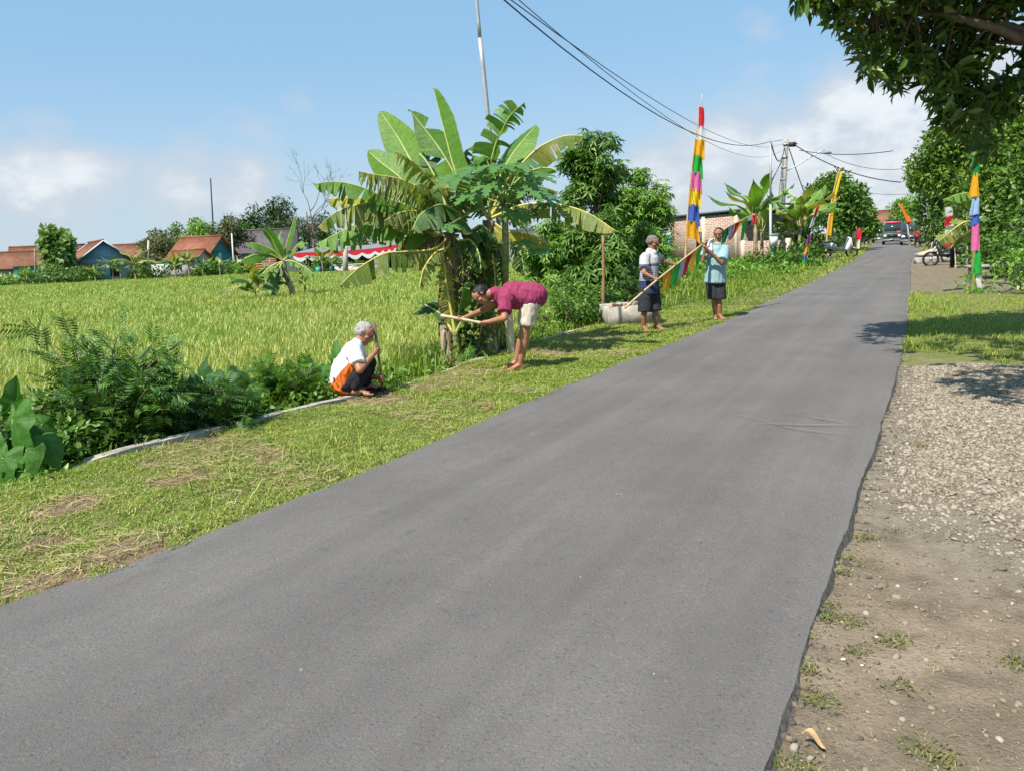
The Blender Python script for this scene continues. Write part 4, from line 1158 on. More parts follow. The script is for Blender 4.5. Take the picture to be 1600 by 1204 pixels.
def pstem(parent, pts, r0, r1, m=M_PSTEM, n=12, shag=True, name='trunk'):
    C = catmull(pts, 20); mb = MB(); R = np.linspace(r0, r1, 20) * (1 + .10 * np.sin(np.arange(20) * 1.7))
    mb.tube(C, R, n)
    if shag:        # dry sheaths peeling off the stem
        for k in range(26):
            i = rng.integers(1, 17); a = rng.uniform(0, 6.28); d = np.array([math.cos(a), math.sin(a), 0]); s = np.array([-d[1], d[0], 0]) * r0 * rng.uniform(.25, .55)
            p0 = C[i] + d * R[i] * .96; L = rng.uniform(.25, .6)
            rows_ = []
            for j, f in enumerate((0, .4, .75, 1)):
                p = p0 + np.array([0, 0, -L * f]) + d * (.015 + .07 * f * rng.random()); rows_ += [p - s * (1 - .6 * f), p + s * (1 - .6 * f)]
            mb.add(rows_, [(0, 1, 3, 2), (2, 3, 5, 4), (4, 5, 7, 6)])
    return mb.part(name, m, parent, True)


UPN = (-.45, -.75, .35)
YA = 11.0
bA = A(706, 556, YA); bA[2] = -.12
ba = thing('banana_plant', 'tallest banana plant with upright broad leaves on a shaggy brown trunk', 'banana plant', bA)
pstem(ba, [bA, A(700, 490, YA), A(702, 430, YA), A(706, 365, YA)], .145, .10)
cr = [(706, 362)]
L_ = lambda pts, w, dY=0.0, **k: bleaf(ba, pxl(cr + pts, YA, dY), w, **k)
L_([(668, 300), (641, 249), (620, 212), (594, 174)], .27, .8, nh=(-.3, -.6, .75), fold=.25, droop=.12, tear=.04)
L_([(735, 320), (711, 273), (690, 237), (672, 212), (639, 170)], .25, .5, nh=(.2, -.75, .6), fold=.15, droop=.25, tear=.16, kind='fresh')
L_([(718, 300), (704, 245), (690, 190), (677, 138)], .22, .35, nh=(-.85, -.5, .1), fold=.55, droop=.05, tear=.0, kind='fresh')
L_([(655, 310), (622, 275), (596, 255), (575, 236)], .24, .6, nh=UPN, fold=.2, droop=.2, tear=.05)
L_([(690, 340), (640, 322), (601, 308), (567, 293), (529, 284), (489, 287)], 0.33, -.4, fold=.95, droop=.8, tear=.34)
L_([(696, 325), (655, 294), (623, 279), (588, 273), (560, 268)], 0.43, -.7, fold=.9, droop=1.1, tear=.75, kind='torn', gap=.3)
L_([(699, 318), (669, 276), (641, 251), (618, 236)], .26, -.9, nh=(-.5, -.5, .7), fold=.75, droop=.9, tear=.7, kind='torn', gap=.3)
L_([(660, 338), (620, 318), (588, 312), (550, 308), (511, 311)], 0.34, .3, fold=.95, droop=.8, tear=.6, kind='yellow')
L_([(655, 340), (592, 318), (559, 320), (524, 332), (496, 356)], 0.35, -.35, fold=.9, droop=.7, tear=.5, kind='torn', gap=.12)
L_([(680, 365), (634, 353), (594, 345), (564, 348), (532, 362), (493, 382)], 0.39, .1, fold=.9, droop=.8, tear=.45, kind='fresh')
L_([(690, 370), (660, 352), (630, 346), (600, 352), (570, 366)], 0.35, .5, fold=.95, droop=.9, tear=.5, kind='dark')
L_([(720, 340), (705, 325), (685, 320), (658, 334), (643, 360)], .40, -1.0, fold=.75, droop=.8, tear=.35, kind='dark', gap=.05)
L_([(680, 388), (634, 393), (599, 397), (559, 420), (530, 447)], .30, -.8, nh=(-.2, -.75, .6), fold=.7, droop=.7, tear=.5, kind='torn', gap=.10)
L_([(690, 300), (668, 255), (650, 235), (640, 228)], .24, .7, nh=(.2, -.9, .1), fold=.2, droop=.2, tear=.1, kind='dark')
L_([(668, 370), (640, 366), (622, 385), (612, 410)], 0.29, .2, fold=1.0, droop=.9, tear=.6, kind='dry')
L_([(715, 390), (722, 405), (724, 440)], 0.26, -.2, fold=1.0, droop=.9, tear=.7, kind='dry')
L_([(698, 390), (690, 410), (688, 450)], 0.23, .2, fold=1.0, droop=.9, tear=.7, kind='dry')
L_([(735, 360), (752, 352), (770, 370), (778, 400)], 0.31, .3, fold=.9, droop=.9, tear=.5, kind='dark')

for pts, wd, dy, kd in (([(680, 330), (640, 300), (610, 296), (580, 306)], .24, .5, 'torn'), ([(690, 345), (655, 330), (625, 332), (600, 345)], .26, -.6, 'torn'), ([(712, 330), (716, 290), (726, 262)], .2, -.4, 'torn'), ([(690, 335), (672, 300), (660, 288), (646, 290)], .24, -1.0, 'torn'),
                        ([(700, 385), (680, 395), (662, 420), (655, 450)], .20, -.5, 'torn'), ([(718, 375), (735, 375), (748, 395), (752, 425)], .22, -.5, 'dark'), ([(694, 372), (664, 372), (640, 392), (628, 418)], .22, .6, 'fresh'), ([(680, 350), (640, 336), (605, 330), (566, 338)], .26, .8, 'fresh')):
    L_(pts, wd, dy, kind=kd, fold=.9, droop=.85, tear=.55, gap=.16)
YB = 11.35
bB = A(757, 553, YB); bB[2] = -.1
bb = thing('banana_plant', 'banana plant behind the papaya, its torn leaf arching over toward the brown stake', 'banana plant', bB)
pstem(bb, [bB, A(762, 490, YB), A(757, 430, YB), A(764, 345, YB)], .13, .09)
cr2 = [(764, 342)]
K_ = lambda pts, w, dY=0.0, **k: bleaf(bb, pxl(cr2 + pts, YB, dY), w, **k)
K_([(764, 280), (772, 234), (784, 205), (798, 180), (820, 159)], .30, -.4, nh=(.5, -.7, .45), fold=.5, droop=.7, tear=.5, kind='fresh', gap=.2)
K_([(775, 290), (798, 245), (818, 218), (838, 196)], .26, .6, nh=(-.4, -.7, .7), fold=.25, droop=.1, tear=.03)
K_([(790, 285), (833, 238), (857, 222), (884, 212), (913, 212)], .30, -.3, nh=(.1, -.6, .8), fold=.8, droop=.6, tear=.3, kind='torn', gap=.08)
K_([(735, 290), (722, 255), (727, 236), (741, 226)], .22, .5, fold=.7, droop=.6, tear=.3, kind='dark')
K_([(735, 280), (748, 250), (778, 216)], .26, .3, nh=(-.3, -.8, .5), fold=.4, droop=.4, tear=.25)
K_([(800, 290), (832, 266), (858, 262), (871, 268)], .22, -.4, nh=(0, -.5, .8), fold=1.0, droop=.6, tear=.06)
K_([(791, 330), (817, 320), (863, 318), (915, 331), (963, 361)], .31, -.9, fold=.95, droop=.8, tear=.45, kind='torn', gap=.07)
K_([(800, 330), (830, 322), (860, 330)], .26, .2, fold=.95, droop=.9, tear=.5, kind='dark')
K_([(790, 360), (818, 365), (838, 372), (862, 385)], .22, -.3, nh=(.2, -.7, .6), fold=.6, droop=.4, tear=.05, kind='yellow')
K_([(750, 360), (742, 390), (736, 430)], .24, -.3, fold=.9, droop=.8, tear=.6, kind='dark')
K_([(772, 370), (784, 400), (790, 440)], .26, .1, fold=.9, droop=.8, tear=.5, kind='dark')
K_([(760, 375), (758, 405), (755, 440)], .2, -.2, fold=1.0, droop=.9, tear=.7, kind='dry')
K_([(768, 300), (790, 260), (806, 250)], .22, .5, nh=(-.2, -.9, .2), fold=.3, droop=.3, tear=.2, kind='dark')

for pts, wd, dy, kd in (([(745, 320), (730, 300), (712, 300)], .2, -.4, 'dark'), ([(790, 320), (815, 296), (845, 292), (872, 300)], .24, .5, 'torn'), ([(752, 365), (735, 362), (722, 385), (716, 415)], .22, .3, 'torn'), ([(778, 362), (800, 372), (815, 400), (820, 430)], .22, -.2, 'dark'), ([(766, 380), (772, 415), (774, 455)], .2, -.5, 'torn')):
    K_(pts, wd, dy, kind=kd, fold=.9, droop=.85, tear=.55, gap=.16)
YC = 10.9
bC = A(716, 557, YC - .1); bC[2] = -.12
bc = thing('banana_plant', 'leaning yellow-ribbed banana sucker with ragged leaflets in front of the shaggy trunks', 'banana plant', bC)
pstem(bc, [bC, A(711, 520, YC - .2)], .05, .04, M_PSTEMG, shag=False)
bleaf(bc, pxl([(711, 520), (704, 480), (698, 445), (694, 408)], YC - .2, -.1), .17, kind='yellow', nh=(.3, -.9, .1), fold=.5, droop=.9, tear=.7, gap=.25, rib=.028)
bleaf(bc, pxl([(708, 520), (696, 488), (672, 474), (645, 490)], YC + .1, .3), .14, kind='dark', nh=(0, -.6, .8), fold=.5, droop=.4, tear=.05)
bleaf(bc, pxl([(708, 520), (690, 492), (668, 478), (655, 470)], YC - .1, .5), .12, kind='dark', nh=(0, -.6, .8), fold=.5, droop=.4, tear=.1)
bleaf(bc, pxl([(711, 515), (720, 470), (730, 442), (748, 448)], YC - .1, -.2), .16, kind='fresh', fold=.8, droop=.5, tear=.2)
bleaf(bc, pxl([(712, 520), (722, 500), (735, 488), (752, 490)], YC - .2, -.1), .12, kind='fresh', fold=.7, droop=.5, tear=.3)
YD = 11.2
bD = A(770, 552, YD); bD[2] = -.12
bd = thing('banana_plant', 'stubby cut banana stem with pale peeling skin beside the bamboo post', 'banana plant', bD)
pstem(bd, [bD, A(767, 520, YD), A(768, 488, YD)], .10, .075)
bleaf(bd, pxl([(768, 490), (772, 462), (765, 440)], YD, -.2), .13, kind='dark', nh=(0, -.8, .5), fold=.6, droop=.6, tear=.4)
bleaf(bd, pxl([(768, 490), (760, 470), (748, 468)], YD, -.2), .12, kind='fresh', nh=(0, -.6, .8), fold=.6, droop=.6, tear=.3)
bleaf(bd, pxl([(768, 495), (782, 490), (785, 540)], YD, .1), .12, kind='yellow', fold=1.0, droop=.9, tear=.5)
bleaf(bd, pxl([(768, 490), (755, 500), (748, 530)], YD, -.3), .10, kind='dry', fold=1.0, droop=.9, tear=.6)

# vines and broad leaves tangled round the trunks
mb = MB(); k = 900
P = np.array([A(rng.uniform(690, 772), rng.uniform(380, 545), 11.2 + rng.uniform(-.35, .5)) for _ in range(k)])
leaves(mb, P, rdir(k, .2), .12, .6, .3, LEAF8)
setp(link('climbing_vine', mb.mesh('climbing_vine', ML['mid'] and [ML['mid']])), 'tangle of climbing leaves between the banana trunks', 'vine', kind='stuff')

# papaya
YP = 10.75
bP = A(786, 540, YP + 1.0); bP[2] = -.08
pp = thing('papaya_plant', 'slim papaya plant with deeply cut leaves in front of the grey steel pole', 'papaya plant', bP)
MB().tube(catmull([bP, A(789, 450, YP + .55), A(790, 385, YP), A(788, 318, YP)], 12), np.linspace(.06, .045, 12), 8).part('trunk', solid('papaya_stem', (.20, .25, .10), .7, .3, 12), pp, True)
M_PAP = leafmat('papaya_blade', [(.06, .16, .05), (.09, .21, .06), (.13, .27, .07)], .3, .4)
def papaya_leaf(c, axis, nor, R):
    mb = MB(); axis = nrm(np.asarray(axis, float)); nor = np.asarray(nor, float); s = nrm(np.cross(nor, axis)); nor = np.cross(axis, s)
    for j, a in enumerate(np.linspace(-2.3, 2.3, 7)):
        d = axis * math.cos(a) + s * math.sin(a); e = np.cross(nor, d); L = R * (1.0 - .13 * abs(a)); V, Fc = [], []
        xs = [0, .3, .42, .5, .62, .72, .82, .92, 1.0]; ws = [.02, .10, .24, .11, .22, .09, .15, .05, 0]
        for x, wv in zip(xs, ws):
            z = -.35 * R * x * x * .5
            V += [c + d * (x * L) + nor * z, c + d * (x + .09 * (wv > .12)) * L + e * wv * L + nor * (z + .02 * R), c + d * (x + .09 * (wv > .12)) * L - e * wv * L + nor * (z + .02 * R)]
        for i in range(len(xs) - 1):
            b = i * 3; Fc += [(b, b + 3, b + 4, b + 1), (b, b + 2, b + 5, b + 3)]
        mb.add(V, Fc)
    return mb
ctop = A(788, 318, YP)
for px, py, dy, R, ax in ((715, 275, -.3, .42, (-.8, -.5, -.3)), (745, 262, -.6, .40, (-.5, -.8, -.2)), (775, 258, -.7, .42, (-.1, -1, -.2)), (808, 256, -.6, .42, (.3, -.9, -.2)), (835, 272, -.3, .36, (.8, -.5, -.3)), (850, 305, .1, .34, (.9, -.2, -.4)), (738, 300, -.5, .36, (-.7, -.7, -.4)), (718, 310, .1, .34, (-.9, .1, -.4)), (820, 290, -.7, .36, (.5, -.8, -.4)), (765, 285, -.8, .34, (-.2, -.9, -.5)), (760, 250, .4, .36, (-.3, .8, 0)), (815, 262, .5, .36, (.5, .8, 0)), (790, 268, -.2, .38, (.1, -.9, .1)),
                          (700, 352, -.5, .26, (-.5, -.8, -.3)), (840, 390, -.3, .25, (.8, -.6, -.3)), (815, 378, -.3, .25, (.5, -.7, -.3)), (805, 330, -.5, .3, (.6, -.6, -.6))):
    c = A(px, py, YP + dy); o = papaya_leaf(c, ax, (0, -.35, .95), R).part('leaf', M_PAP, pp)
    MB().tube(catmull([ctop + np.array([0, 0, -.02]), (ctop + c) / 2 + np.array([0, 0, .05]), c], 6), np.linspace(.013, .006, 6), 5).part('stalk', M_STEM, o)


def banana(label, px, py, Y, h, n, w, seed=0, group=None, kinds=('fresh', 'fresh', 'torn', 'dark'), zb=-.35, lean=0.0, L=None, nn=18):
    """a whole banana plant with arching leaves"""
    b = A(px, py, Y); b[2] = zb; root = thing('banana_plant', label, 'banana plant', b, group)
    r = np.random.default_rng(seed); top = b + np.array([lean, 0, h * .5])
    pstem(root, [b, (b + top) / 2 + np.array([lean * .2, 0, 0]), top], .045 * h ** .6 + .03, .03 * h ** .5 + .02, M_PSTEM if h > 2.4 else M_PSTEMG, shag=False, n=8)
    L = L or h * .55; a0 = r.uniform(0, 6.28)
    for i in range(n):
        a = a0 + i * 2.4; e = 1.3 - (.95 if zb < -.3 else .62) * i / max(1, n - 1) + r.normal(0, .1); d = np.array([math.cos(a), math.sin(a), 0]); l = L * r.uniform(.8, 1.15)
        p1 = top + d * l * .4 * math.cos(e) + np.array([0, 0, l * .45 * math.sin(e) + .05]); p2 = top + d * l * .85 * math.cos(e * .8) + np.array([0, 0, l * .75 * math.sin(e) - l * .08])
        p3 = top + d * l * (1.15 * math.cos(e * .75) + .05) + np.array([0, 0, l * math.sin(e) - l * (.30 if e < .8 else .08)])
        nh = (0, 0, 1) if e < .9 else tuple(-d + np.array([0, 0, .3]))
        bleaf(root, [top - np.array([0, 0, .05]), p1, p2, p3], w, kinds[r.integers(len(kinds))], nh=nh, fold=.35 if e > .7 else .7, droop=.3 if e > .7 else .7, tear=.10 if e > .7 else .35, n=nn, rib=.012 + .004 * h)
    return root

# the single plant out in the paddy
YM = 31.5
bM = A(458, 474, YM); bM[2] = -.5
bm = thing('banana_plant', 'lone banana plant standing out in the paddy with drooping lower leaves', 'banana plant', bM)
pstem(bm, [bM, A(456, 452, YM), A(445, 425, YM), A(443, 405, YM)], .15, .10, shag=False)
Mn = lambda pts, w, dY=0, **k: bleaf(bm, pxl([(443, 408)] + pts, YM, dY), w, n=24, rib=.035, **k)
Mn([(447, 385), (454, 360), (461, 337)], .27, -.2, nh=(-.8, -.55, .1), fold=.3, droop=.05, tear=.03)
Mn([(434, 392), (424, 372), (412, 358)], .27, -.4, nh=UPN, fold=.25, droop=.2, tear=.05)
Mn([(428, 392), (411, 384), (398, 380), (384, 380)], .32, -.6, fold=.5, droop=.4, tear=.05, nh=(-.2, -.5, .8))
Mn([(424, 398), (405, 397), (388, 402), (360, 417)], .38, -.9, fold=.6, droop=.4, tear=.08, nh=(-.1, -.7, .7))
Mn([(455, 394), (466, 383), (481, 379)], .28, -.4, fold=.6, droop=.5, tear=.3, nh=(.1, -.6, .7))
Mn([(458, 408), (478, 418), (497, 434)], .30, -.5, fold=.8, droop=.6, tear=.4)
Mn([(425, 415), (408, 430), (390, 452)], .34, -.9, fold=.7, droop=.6, tear=.4, kind='torn')
Mn([(428, 420), (416, 440), (406, 456)], .34, -1.1, fold=.7, droop=.6, tear=.3, kind='dark')
Mn([(436, 420), (428, 440), (424, 462)], .30, -.8, fold=.8, droop=.6, tear=.3, kind='dark')
Mn([(440, 428), (432, 438), (424, 470)], .24, .3, fold=.8, droop=.7, tear=.5, kind='torn')
Mn([(437, 385), (436, 372), (440, 360)], .2, .6, nh=UPN, fold=.3, droop=.2, tear=.1, kind='dark')
banana('young banana sucker in the paddy at the foot of the lone banana plant', 400, 476, 31.0, 1.5, 8, .24, 5, zb=-.5, L=1.4)
banana('small banana seedling with two leaves, alone in the paddy', 478, 470, 33.5, 1.7, 4, .16, 6, zb=-.5, L=1.0)

BG = 'small banana plants along the far edge of the paddy'
for px, py, h, n, sd, lab in ((178, 440, 3.4, 7, 1, 'banana plant against the blue house wall'), (190, 440, 2.6, 6, 2, 'short banana plant beside the blue house'), (213, 440, 4.2, 6, 3, 'banana plant with one leaf straight up, by the white stake'),
                              (150, 440, 2.6, 7, 4, 'banana plant in front of the blue gable'), (276, 438, 3.4, 7, 5, 'banana plant next to the white shed wall'), (297, 437, 3.8, 8, 6, 'yellowish banana plant under the orange roof'),
                              (318, 436, 2.6, 6, 7, 'low banana plant beside the dark doorway'), (345, 435, 2.8, 6, 8, 'banana plant behind the thin white pole'), (40, 440, 2.4, 7, 9, 'banana plant beside the green shed'),
                              (505, 430, 3.0, 7, 10, 'banana plant at the tent corner'), (520, 428, 2.2, 6, 11, 'short banana plant by the pale tree trunk')):
    banana(lab, px, py, 84 if px < 420 else 76, h, n, .30, sd, BG, zb=-.4, nn=9)
RG = 'banana plants beside the utility pole'
for px, py, Y, h, n, sd, lab in ((1180, 418, 36, 4.4, 8, 21, 'banana plant with a cut upright leaf behind the held flags'), (1190, 413, 41, 3.6, 7, 22, 'banana plant just behind the meter pole'),
                                 (1249, 408, 42, 4.0, 8, 23, 'tall banana plant beside the utility pole'), (1256, 406, 45, 4.6, 8, 24, 'banana plant with the highest leaves, beyond the utility pole'),
                                 (1265, 405, 46, 3.8, 7, 25, 'banana plant behind the short pennant pole'), (1236, 406, 47, 3.2, 7, 26, 'banana plant in the middle of the roadside clump')):
    banana(lab, px, py, Y, h, n, .33, sd, RG, zb=-.1, nn=14)
bS = A(1520, 455, 18.2); bS[2] = -.1
bs = thing('banana_plant', 'small banana plant with three ragged leaves behind the coloured flagpole', 'banana plant', bS)
pstem(bs, [bS, A(1522, 420, 18.2), A(1522, 345, 18.2)], .07, .05, M_PSTEMG, shag=False)
bleaf(bs, pxl([(1522, 345), (1516, 306), (1500, 303), (1473, 312)], 18.2, -.3), .24, kind='fresh', fold=.9, droop=.6, tear=.3)
bleaf(bs, pxl([(1522, 350), (1510, 346), (1490, 358), (1466, 378)], 18.2, -.5), .26, kind='torn', nh=(-.2, -.6, .7), fold=.6, droop=.4, tear=.35, gap=.06)
bleaf(bs, pxl([(1522, 355), (1512, 364), (1498, 372), (1485, 388)], 18.2, .2), .22, kind='torn', nh=(-.2, -.6, .7), fold=.7, droop=.5, tear=.4)
bleaf(bs, pxl([(1522, 350), (1535, 338), (1548, 345)], 18.2, .2), .2, kind='dark', fold=.8, droop=.5, tear=.2)
# ---------------------------------------------------------------- people
M_SKIN = solid('skin', (.36, .165, .095), .5, .12, 18, .35)
M_SKIN2 = solid('tanned_skin', (.29, .135, .08), .5, .12, 18, .35)
M_HAIRG = solid('grey_hair', (.33, .32, .305), .85, .6, 70, bump=.01)
M_HAIRS = solid('salt_and_pepper_hair', (.16, .15, .14), .8, .5, 60, bump=.01)
M_HAIRB = solid('black_hair', (.014, .013, .014), .45, .3, 60, bump=.01)
M_EYE = solid('eye', (.02, .015, .012), .3, 0); M_LIP = solid('lips', (.17, .06, .045), .5, 0)


def cap_mesh(mb, p0, p1, r0, r1, flat=False, n=14):
    """tapered capsule (or, flat, a plain frustum)"""
    p0, p1 = np.asarray(p0, float), np.asarray(p1, float)
    if flat: return mb.tube([p0, p1], [r0, r1], n)
    d = p1 - p0; L = np.linalg.norm(d) + 1e-6; d = d / L
    st, rr = [], []
    for a in np.linspace(-math.pi / 2, 0, 5): st.append(p0 + d * r0 * math.sin(a)); rr.append(max(1e-3, r0 * math.cos(a)))
    for a in np.linspace(0, math.pi / 2, 5): st.append(p1 + d * r1 * math.sin(a)); rr.append(max(1e-3, r1 * math.cos(a)))
    mb.tube(st, rr, n)


def blend(name, segs, voxel, mat_, parent, smooth=4, wr=0.0, wsc=14, extra=None):
    """join segments (p0,p1,r0,r1[,flat]) into one continuous skin"""
    mb = MB()
    for s in segs: cap_mesh(mb, *s)
    if extra: extra(mb)
    tmp = bpy.data.objects.new('tmp', mb.mesh('tmp', [], False)); COL.objects.link(tmp)
    bmn = bmesh.new(); bmn.from_mesh(tmp.data); bmesh.ops.recalc_face_normals(bmn, faces=bmn.faces); bmn.to_mesh(tmp.data); bmn.free()
    r = tmp.modifiers.new('r', 'REMESH'); r.mode = 'VOXEL'; r.voxel_size = voxel
    sm = tmp.modifiers.new('s', 'SMOOTH'); sm.factor = .5; sm.iterations = smooth
    me = bpy.data.meshes.new_from_object(tmp.evaluated_get(bpy.context.evaluated_depsgraph_get()))
    bpy.data.objects.remove(tmp)
    if wr:
        nv = len(me.vertices); co = np.zeros(nv * 3, np.float32); me.vertices.foreach_get('co', co); co = co.reshape(-1, 3)
        no = np.zeros(nv * 3, np.float32); me.vertex_normals.foreach_get('vector', no) if hasattr(me, 'vertex_normals') else me.vertices.foreach_get('normal', no); no = no.reshape(-1, 3)
        d = np.array([mnoise.noise(Vector((p[0] * wsc * 1.6, p[1] * wsc * 1.6, p[2] * wsc * .55 + p[0] * 5))) for p in co]); d = 1 - np.abs(d) * 2.2
        me.vertices.foreach_set('co', (co + no * (d * wr)[:, None]).astype(np.float32).ravel())
    me.polygons.foreach_set('use_smooth', np.ones(len(me.polygons), bool)); me.name = name
    me.materials.clear(); me.materials.append(mat_); me.update()
    return link(name, me, parent)


def hand(wrist, c, axis, rp=.016, flip=1):
    """palm, four curled fingers of unequal length and a thumb closing round a shaft through c"""
    wrist, c = np.asarray(wrist, float), np.asarray(c, float); ax = nrm(np.asarray(axis, float)) * flip
    e1 = wrist - c; e1 = e1 - ax * (e1 @ ax); e1 = nrm(e1); e2 = np.cross(ax, e1)
    S_ = []; kn = c + e1 * (rp + .018)
    heel = kn + (wrist - kn) * .45
    for o in (-.024, 0, .024): S_.append((heel + ax * o * .6, kn + ax * o + e2 * .016, .015, .012))
    S_.append((wrist, heel, .024, .024))
    for o, R_, sw in ((-.031, .0075, 3.4), (-.0105, .0085, 3.9), (.0105, .0088, 4.0), (.031, .0082, 3.7)):
        th = np.linspace(.45, sw, 5); rr = rp + R_
        pts = [c + ax * (o + .002 * k) + (e1 * math.cos(t) + e2 * math.sin(t)) * (rr * (1.25 if k == 0 else 1.05)) for k, t in enumerate(th)]
        for a, b in zip(pts[:-1], pts[1:]): S_.append((a, b, R_, R_ * .93))
    tb_ = heel + ax * .026
    t1 = c + ax * .045 + (e1 * math.cos(-.8) + e2 * math.sin(-.8)) * (rp + .016); t2 = c + ax * .040 + (e1 * math.cos(-2.0) + e2 * math.sin(-2.0)) * (rp + .011)
    S_ += [(tb_, t1, .013, .0105), (t1, t2, .0105, .0085)]
    return S_


def foot(ankle, toe, H=.075):
    """foot with heel, arch, ball and five toes; sole on the ground under the ankle"""
    ankle, toe = np.asarray(ankle, float), np.asarray(toe, float); d = toe - ankle; d[2] = 0; L = .19; d = nrm(d); s = np.array([-d[1], d[0], 0]); g = ankle[2] - H
    z = lambda p, h: np.array([p[0], p[1], g + h])
    S_ = [(ankle, z(ankle - d * .035, .032), .036, .030), (ankle, z(ankle + d * .10, .030), .036, .028), (z(ankle + d * .10 + s * .012, .025), z(ankle + d * .16 + s * .022, .018), .028, .020), (z(ankle + d * .09 - s * .014, .024), z(ankle + d * .145 - s * .026, .016), .026, .017), (z(ankle - d * .03, .026), z(ankle + d * .1, .022), .026, .024)]
    for k, (o, l, r) in enumerate(((.030, .205, .012), (.013, .203, .0085), (-.002, .196, .008), (-.017, .186, .0075), (-.031, .172, .007))):
        S_.append((z(ankle + d * (l - .045) + s * o, .014), z(ankle + d * l + s * o * 1.08, .010), r, r * .9))
    return S_


def head_parts(c, f, u):
    """segments of head and face: c centre of skull, f facing, u up"""
    f = nrm(np.asarray(f, float)); u = np.asarray(u, float); u = nrm(u - f * (u @ f)); r = np.cross(f, u)
    q = lambda a, b, d=0: np.asarray(c) + f * a + u * b + r * d
    S_ = [(q(-.022, .028), q(.018, .035), .082, .080), (q(.02, .0), q(.030, -.05), .070, .056), (q(.038, -.06), q(.052, -.098), .052, .030), (q(.0, -.05), q(.02, -.08), .058, .045),
          (q(.078, .030, -.03), q(.078, .030, .03), .022, .022), (q(.085, .010), q(.110, -.030), .010, .0155), (q(.098, -.034, -.010), q(.098, -.034, .010), .010, .010),
          (q(.082, -.062, -.018), q(.082, -.062, .018), .0125, .0125), (q(.060, -.018, -.042), q(.052, -.022, -.055), .022, .02), (q(.060, -.018, .042), q(.052, -.022, .055), .022, .02)]
    for s in (-1, 1):
        S_ += [(q(-.010, .018, s * .080), q(-.018, -.012, s * .083), .014, .010), (q(-.004, .024, s * .084), q(-.024, .012, s * .092), .009, .009)]
    return S_, q, (f, u, r)


def face(root, q, fr):
    f, u, r = fr
    M = Matrix(((*f, 0), (*r, 0), (*u, 0), (0, 0, 0, 1))).transposed()
    for s in (-1, 1):
        mb = MB(); mb.ball(q(.092, .006, s * .031), (.009, .014, .006)); mb.part('eye', M_EYE, root)
        mb = MB(); mb.tube([q(.093, .026, s * .014), q(.098, .030, s * .030), q(.082, .026, s * .050)], [.003, .005, .003], 6); mb.part('eyebrow', M_HAIRB, root)
    MB().tube([q(.089, -.060, -.026), q(.0965, -.059, 0), q(.089, -.060, .026)], [.003, .006, .003], 6).part('mouth', M_LIP, root)


def hair(root, q, fr, m, k=.97):
    S_ = [(q(-.040, .036), q(-.012, .050), .0845, .079), (q(-.058, .0), q(-.050, .03), .068, .078), (q(.012, .078, -.03), q(.012, .078, .03), .040, .040)]
    for s in (-1, 1): S_.append((q(-.012, .03, s * .05), q(-.035, .0, s * .05), .044, .038))
    S_ = [(a, b, r0 * k, r1 * k) for a, b, r0, r1 in S_]
    return blend('hair', S_, .0065, m, root, 2, .003, 55)


def band_mat(name, axis, bands, rough=.85, noise_=.08, bsc=40, wob=0.0):
    """cloth dyed in bands along a direction of the garment; bands = [(colour, start metre)]"""
    m, t = newmat(name); P = t.node('ShaderNodeTexCoord').outputs['Object']
    d = t.vm('DOT_PRODUCT', P, tuple(float(q) for q in axis))
    lo = bands[0][1]; hi = bands[-1][1] + 1e-3
    x = t.m('DIVIDE', t.m('SUBTRACT', d, lo), hi - lo)
    c = t.ramp(x, [(cc, min(1, max(0, (p - lo) / (hi - lo)))) for cc, p in bands], True)
    n = t.noise(P, bsc, 4, .6); c = t.mix(t.step(n, .3, .7), t.mix(1, c, (1 - noise_ * 2,) * 3, 'MULTIPLY'), c)
    finish(t, c, rough, n, .15, bdist=.002); return m

cloth = lambda name, col, var=.12, sc=30: solid(name, col, .88, var, sc, .15)

# 1. squatting man in white and orange (side view, facing right)
Y = 8.31; ground = -.02
def J(x, y, dy=0.0, Y0=None): return A(x, y, (Y0 or Y) + dy)
rt = thing('person', 'grey-haired man in white and orange shirt squatting with a digging bar', 'person', J(562, 612))
hipN, hipF = J(539, 600, -.07), J(541, 599, .12); shN, shF = J(553, 548, -.19), J(556, 547, .17)
kneeN, kneeF = J(569, 579, -.17), J(577, 567, .15); ankN, ankF = J(557, 604, -.13), J(573, 603, .12)
for p in (ankN, ankF): p[2] = ground + .085
elN, elF = J(562, 578, -.36), J(580, 588, .16); barC1, barC2 = J(590.5, 548, .0), J(596.5, 592, .0); bdir = nrm(J(584, 503) - J(598, 612))
wrN, wrF = J(584.8, 552, -.09), J(589.5, 589, .05)
hd, hq, hf = head_parts(J(570, 520.5), (.86, -.10, -.50), (.45, 0, .88))
neck = J(559, 535)
skin = hd + [(neck, J(566, 526), .058, .058), (shN, elN, .052, .042), (elN, wrN, .041, .027), (shF, elF, .052, .042), (elF, wrF, .041, .027), (kneeN, ankN, .05, .036), (kneeF, ankF, .05, .036), (hipN + np.array([.05, .05, 0]), kneeN, .05, .05), (hipF, kneeF, .06, .052), ((hipN + hipF) / 2, (shN + shF) / 2, .09, .085), (neck, (shN + shF) / 2, .06, .05)]
skin += hand(wrN, barC1, bdir, .014) + hand(wrF, barC2, bdir, .014) + foot(ankN, ankN + np.array([.2, -.03, 0])) + foot(ankF, ankF + np.array([.2, .02, 0]))
blend('body', skin, .0062, M_SKIN, rt, 3)
face(rt, hq, hf); hair(rt, hq, hf, M_HAIRG, .955)
waist = J(536, 599, .02); chest = (shN + shF) / 2
m, t = newmat('white_orange_shirt'); P = t.node('ShaderNodeTexCoord').outputs['Object']
spx = nrm(chest - waist); ppx = nrm(np.cross(np.array([0, 1., 0]), spx))
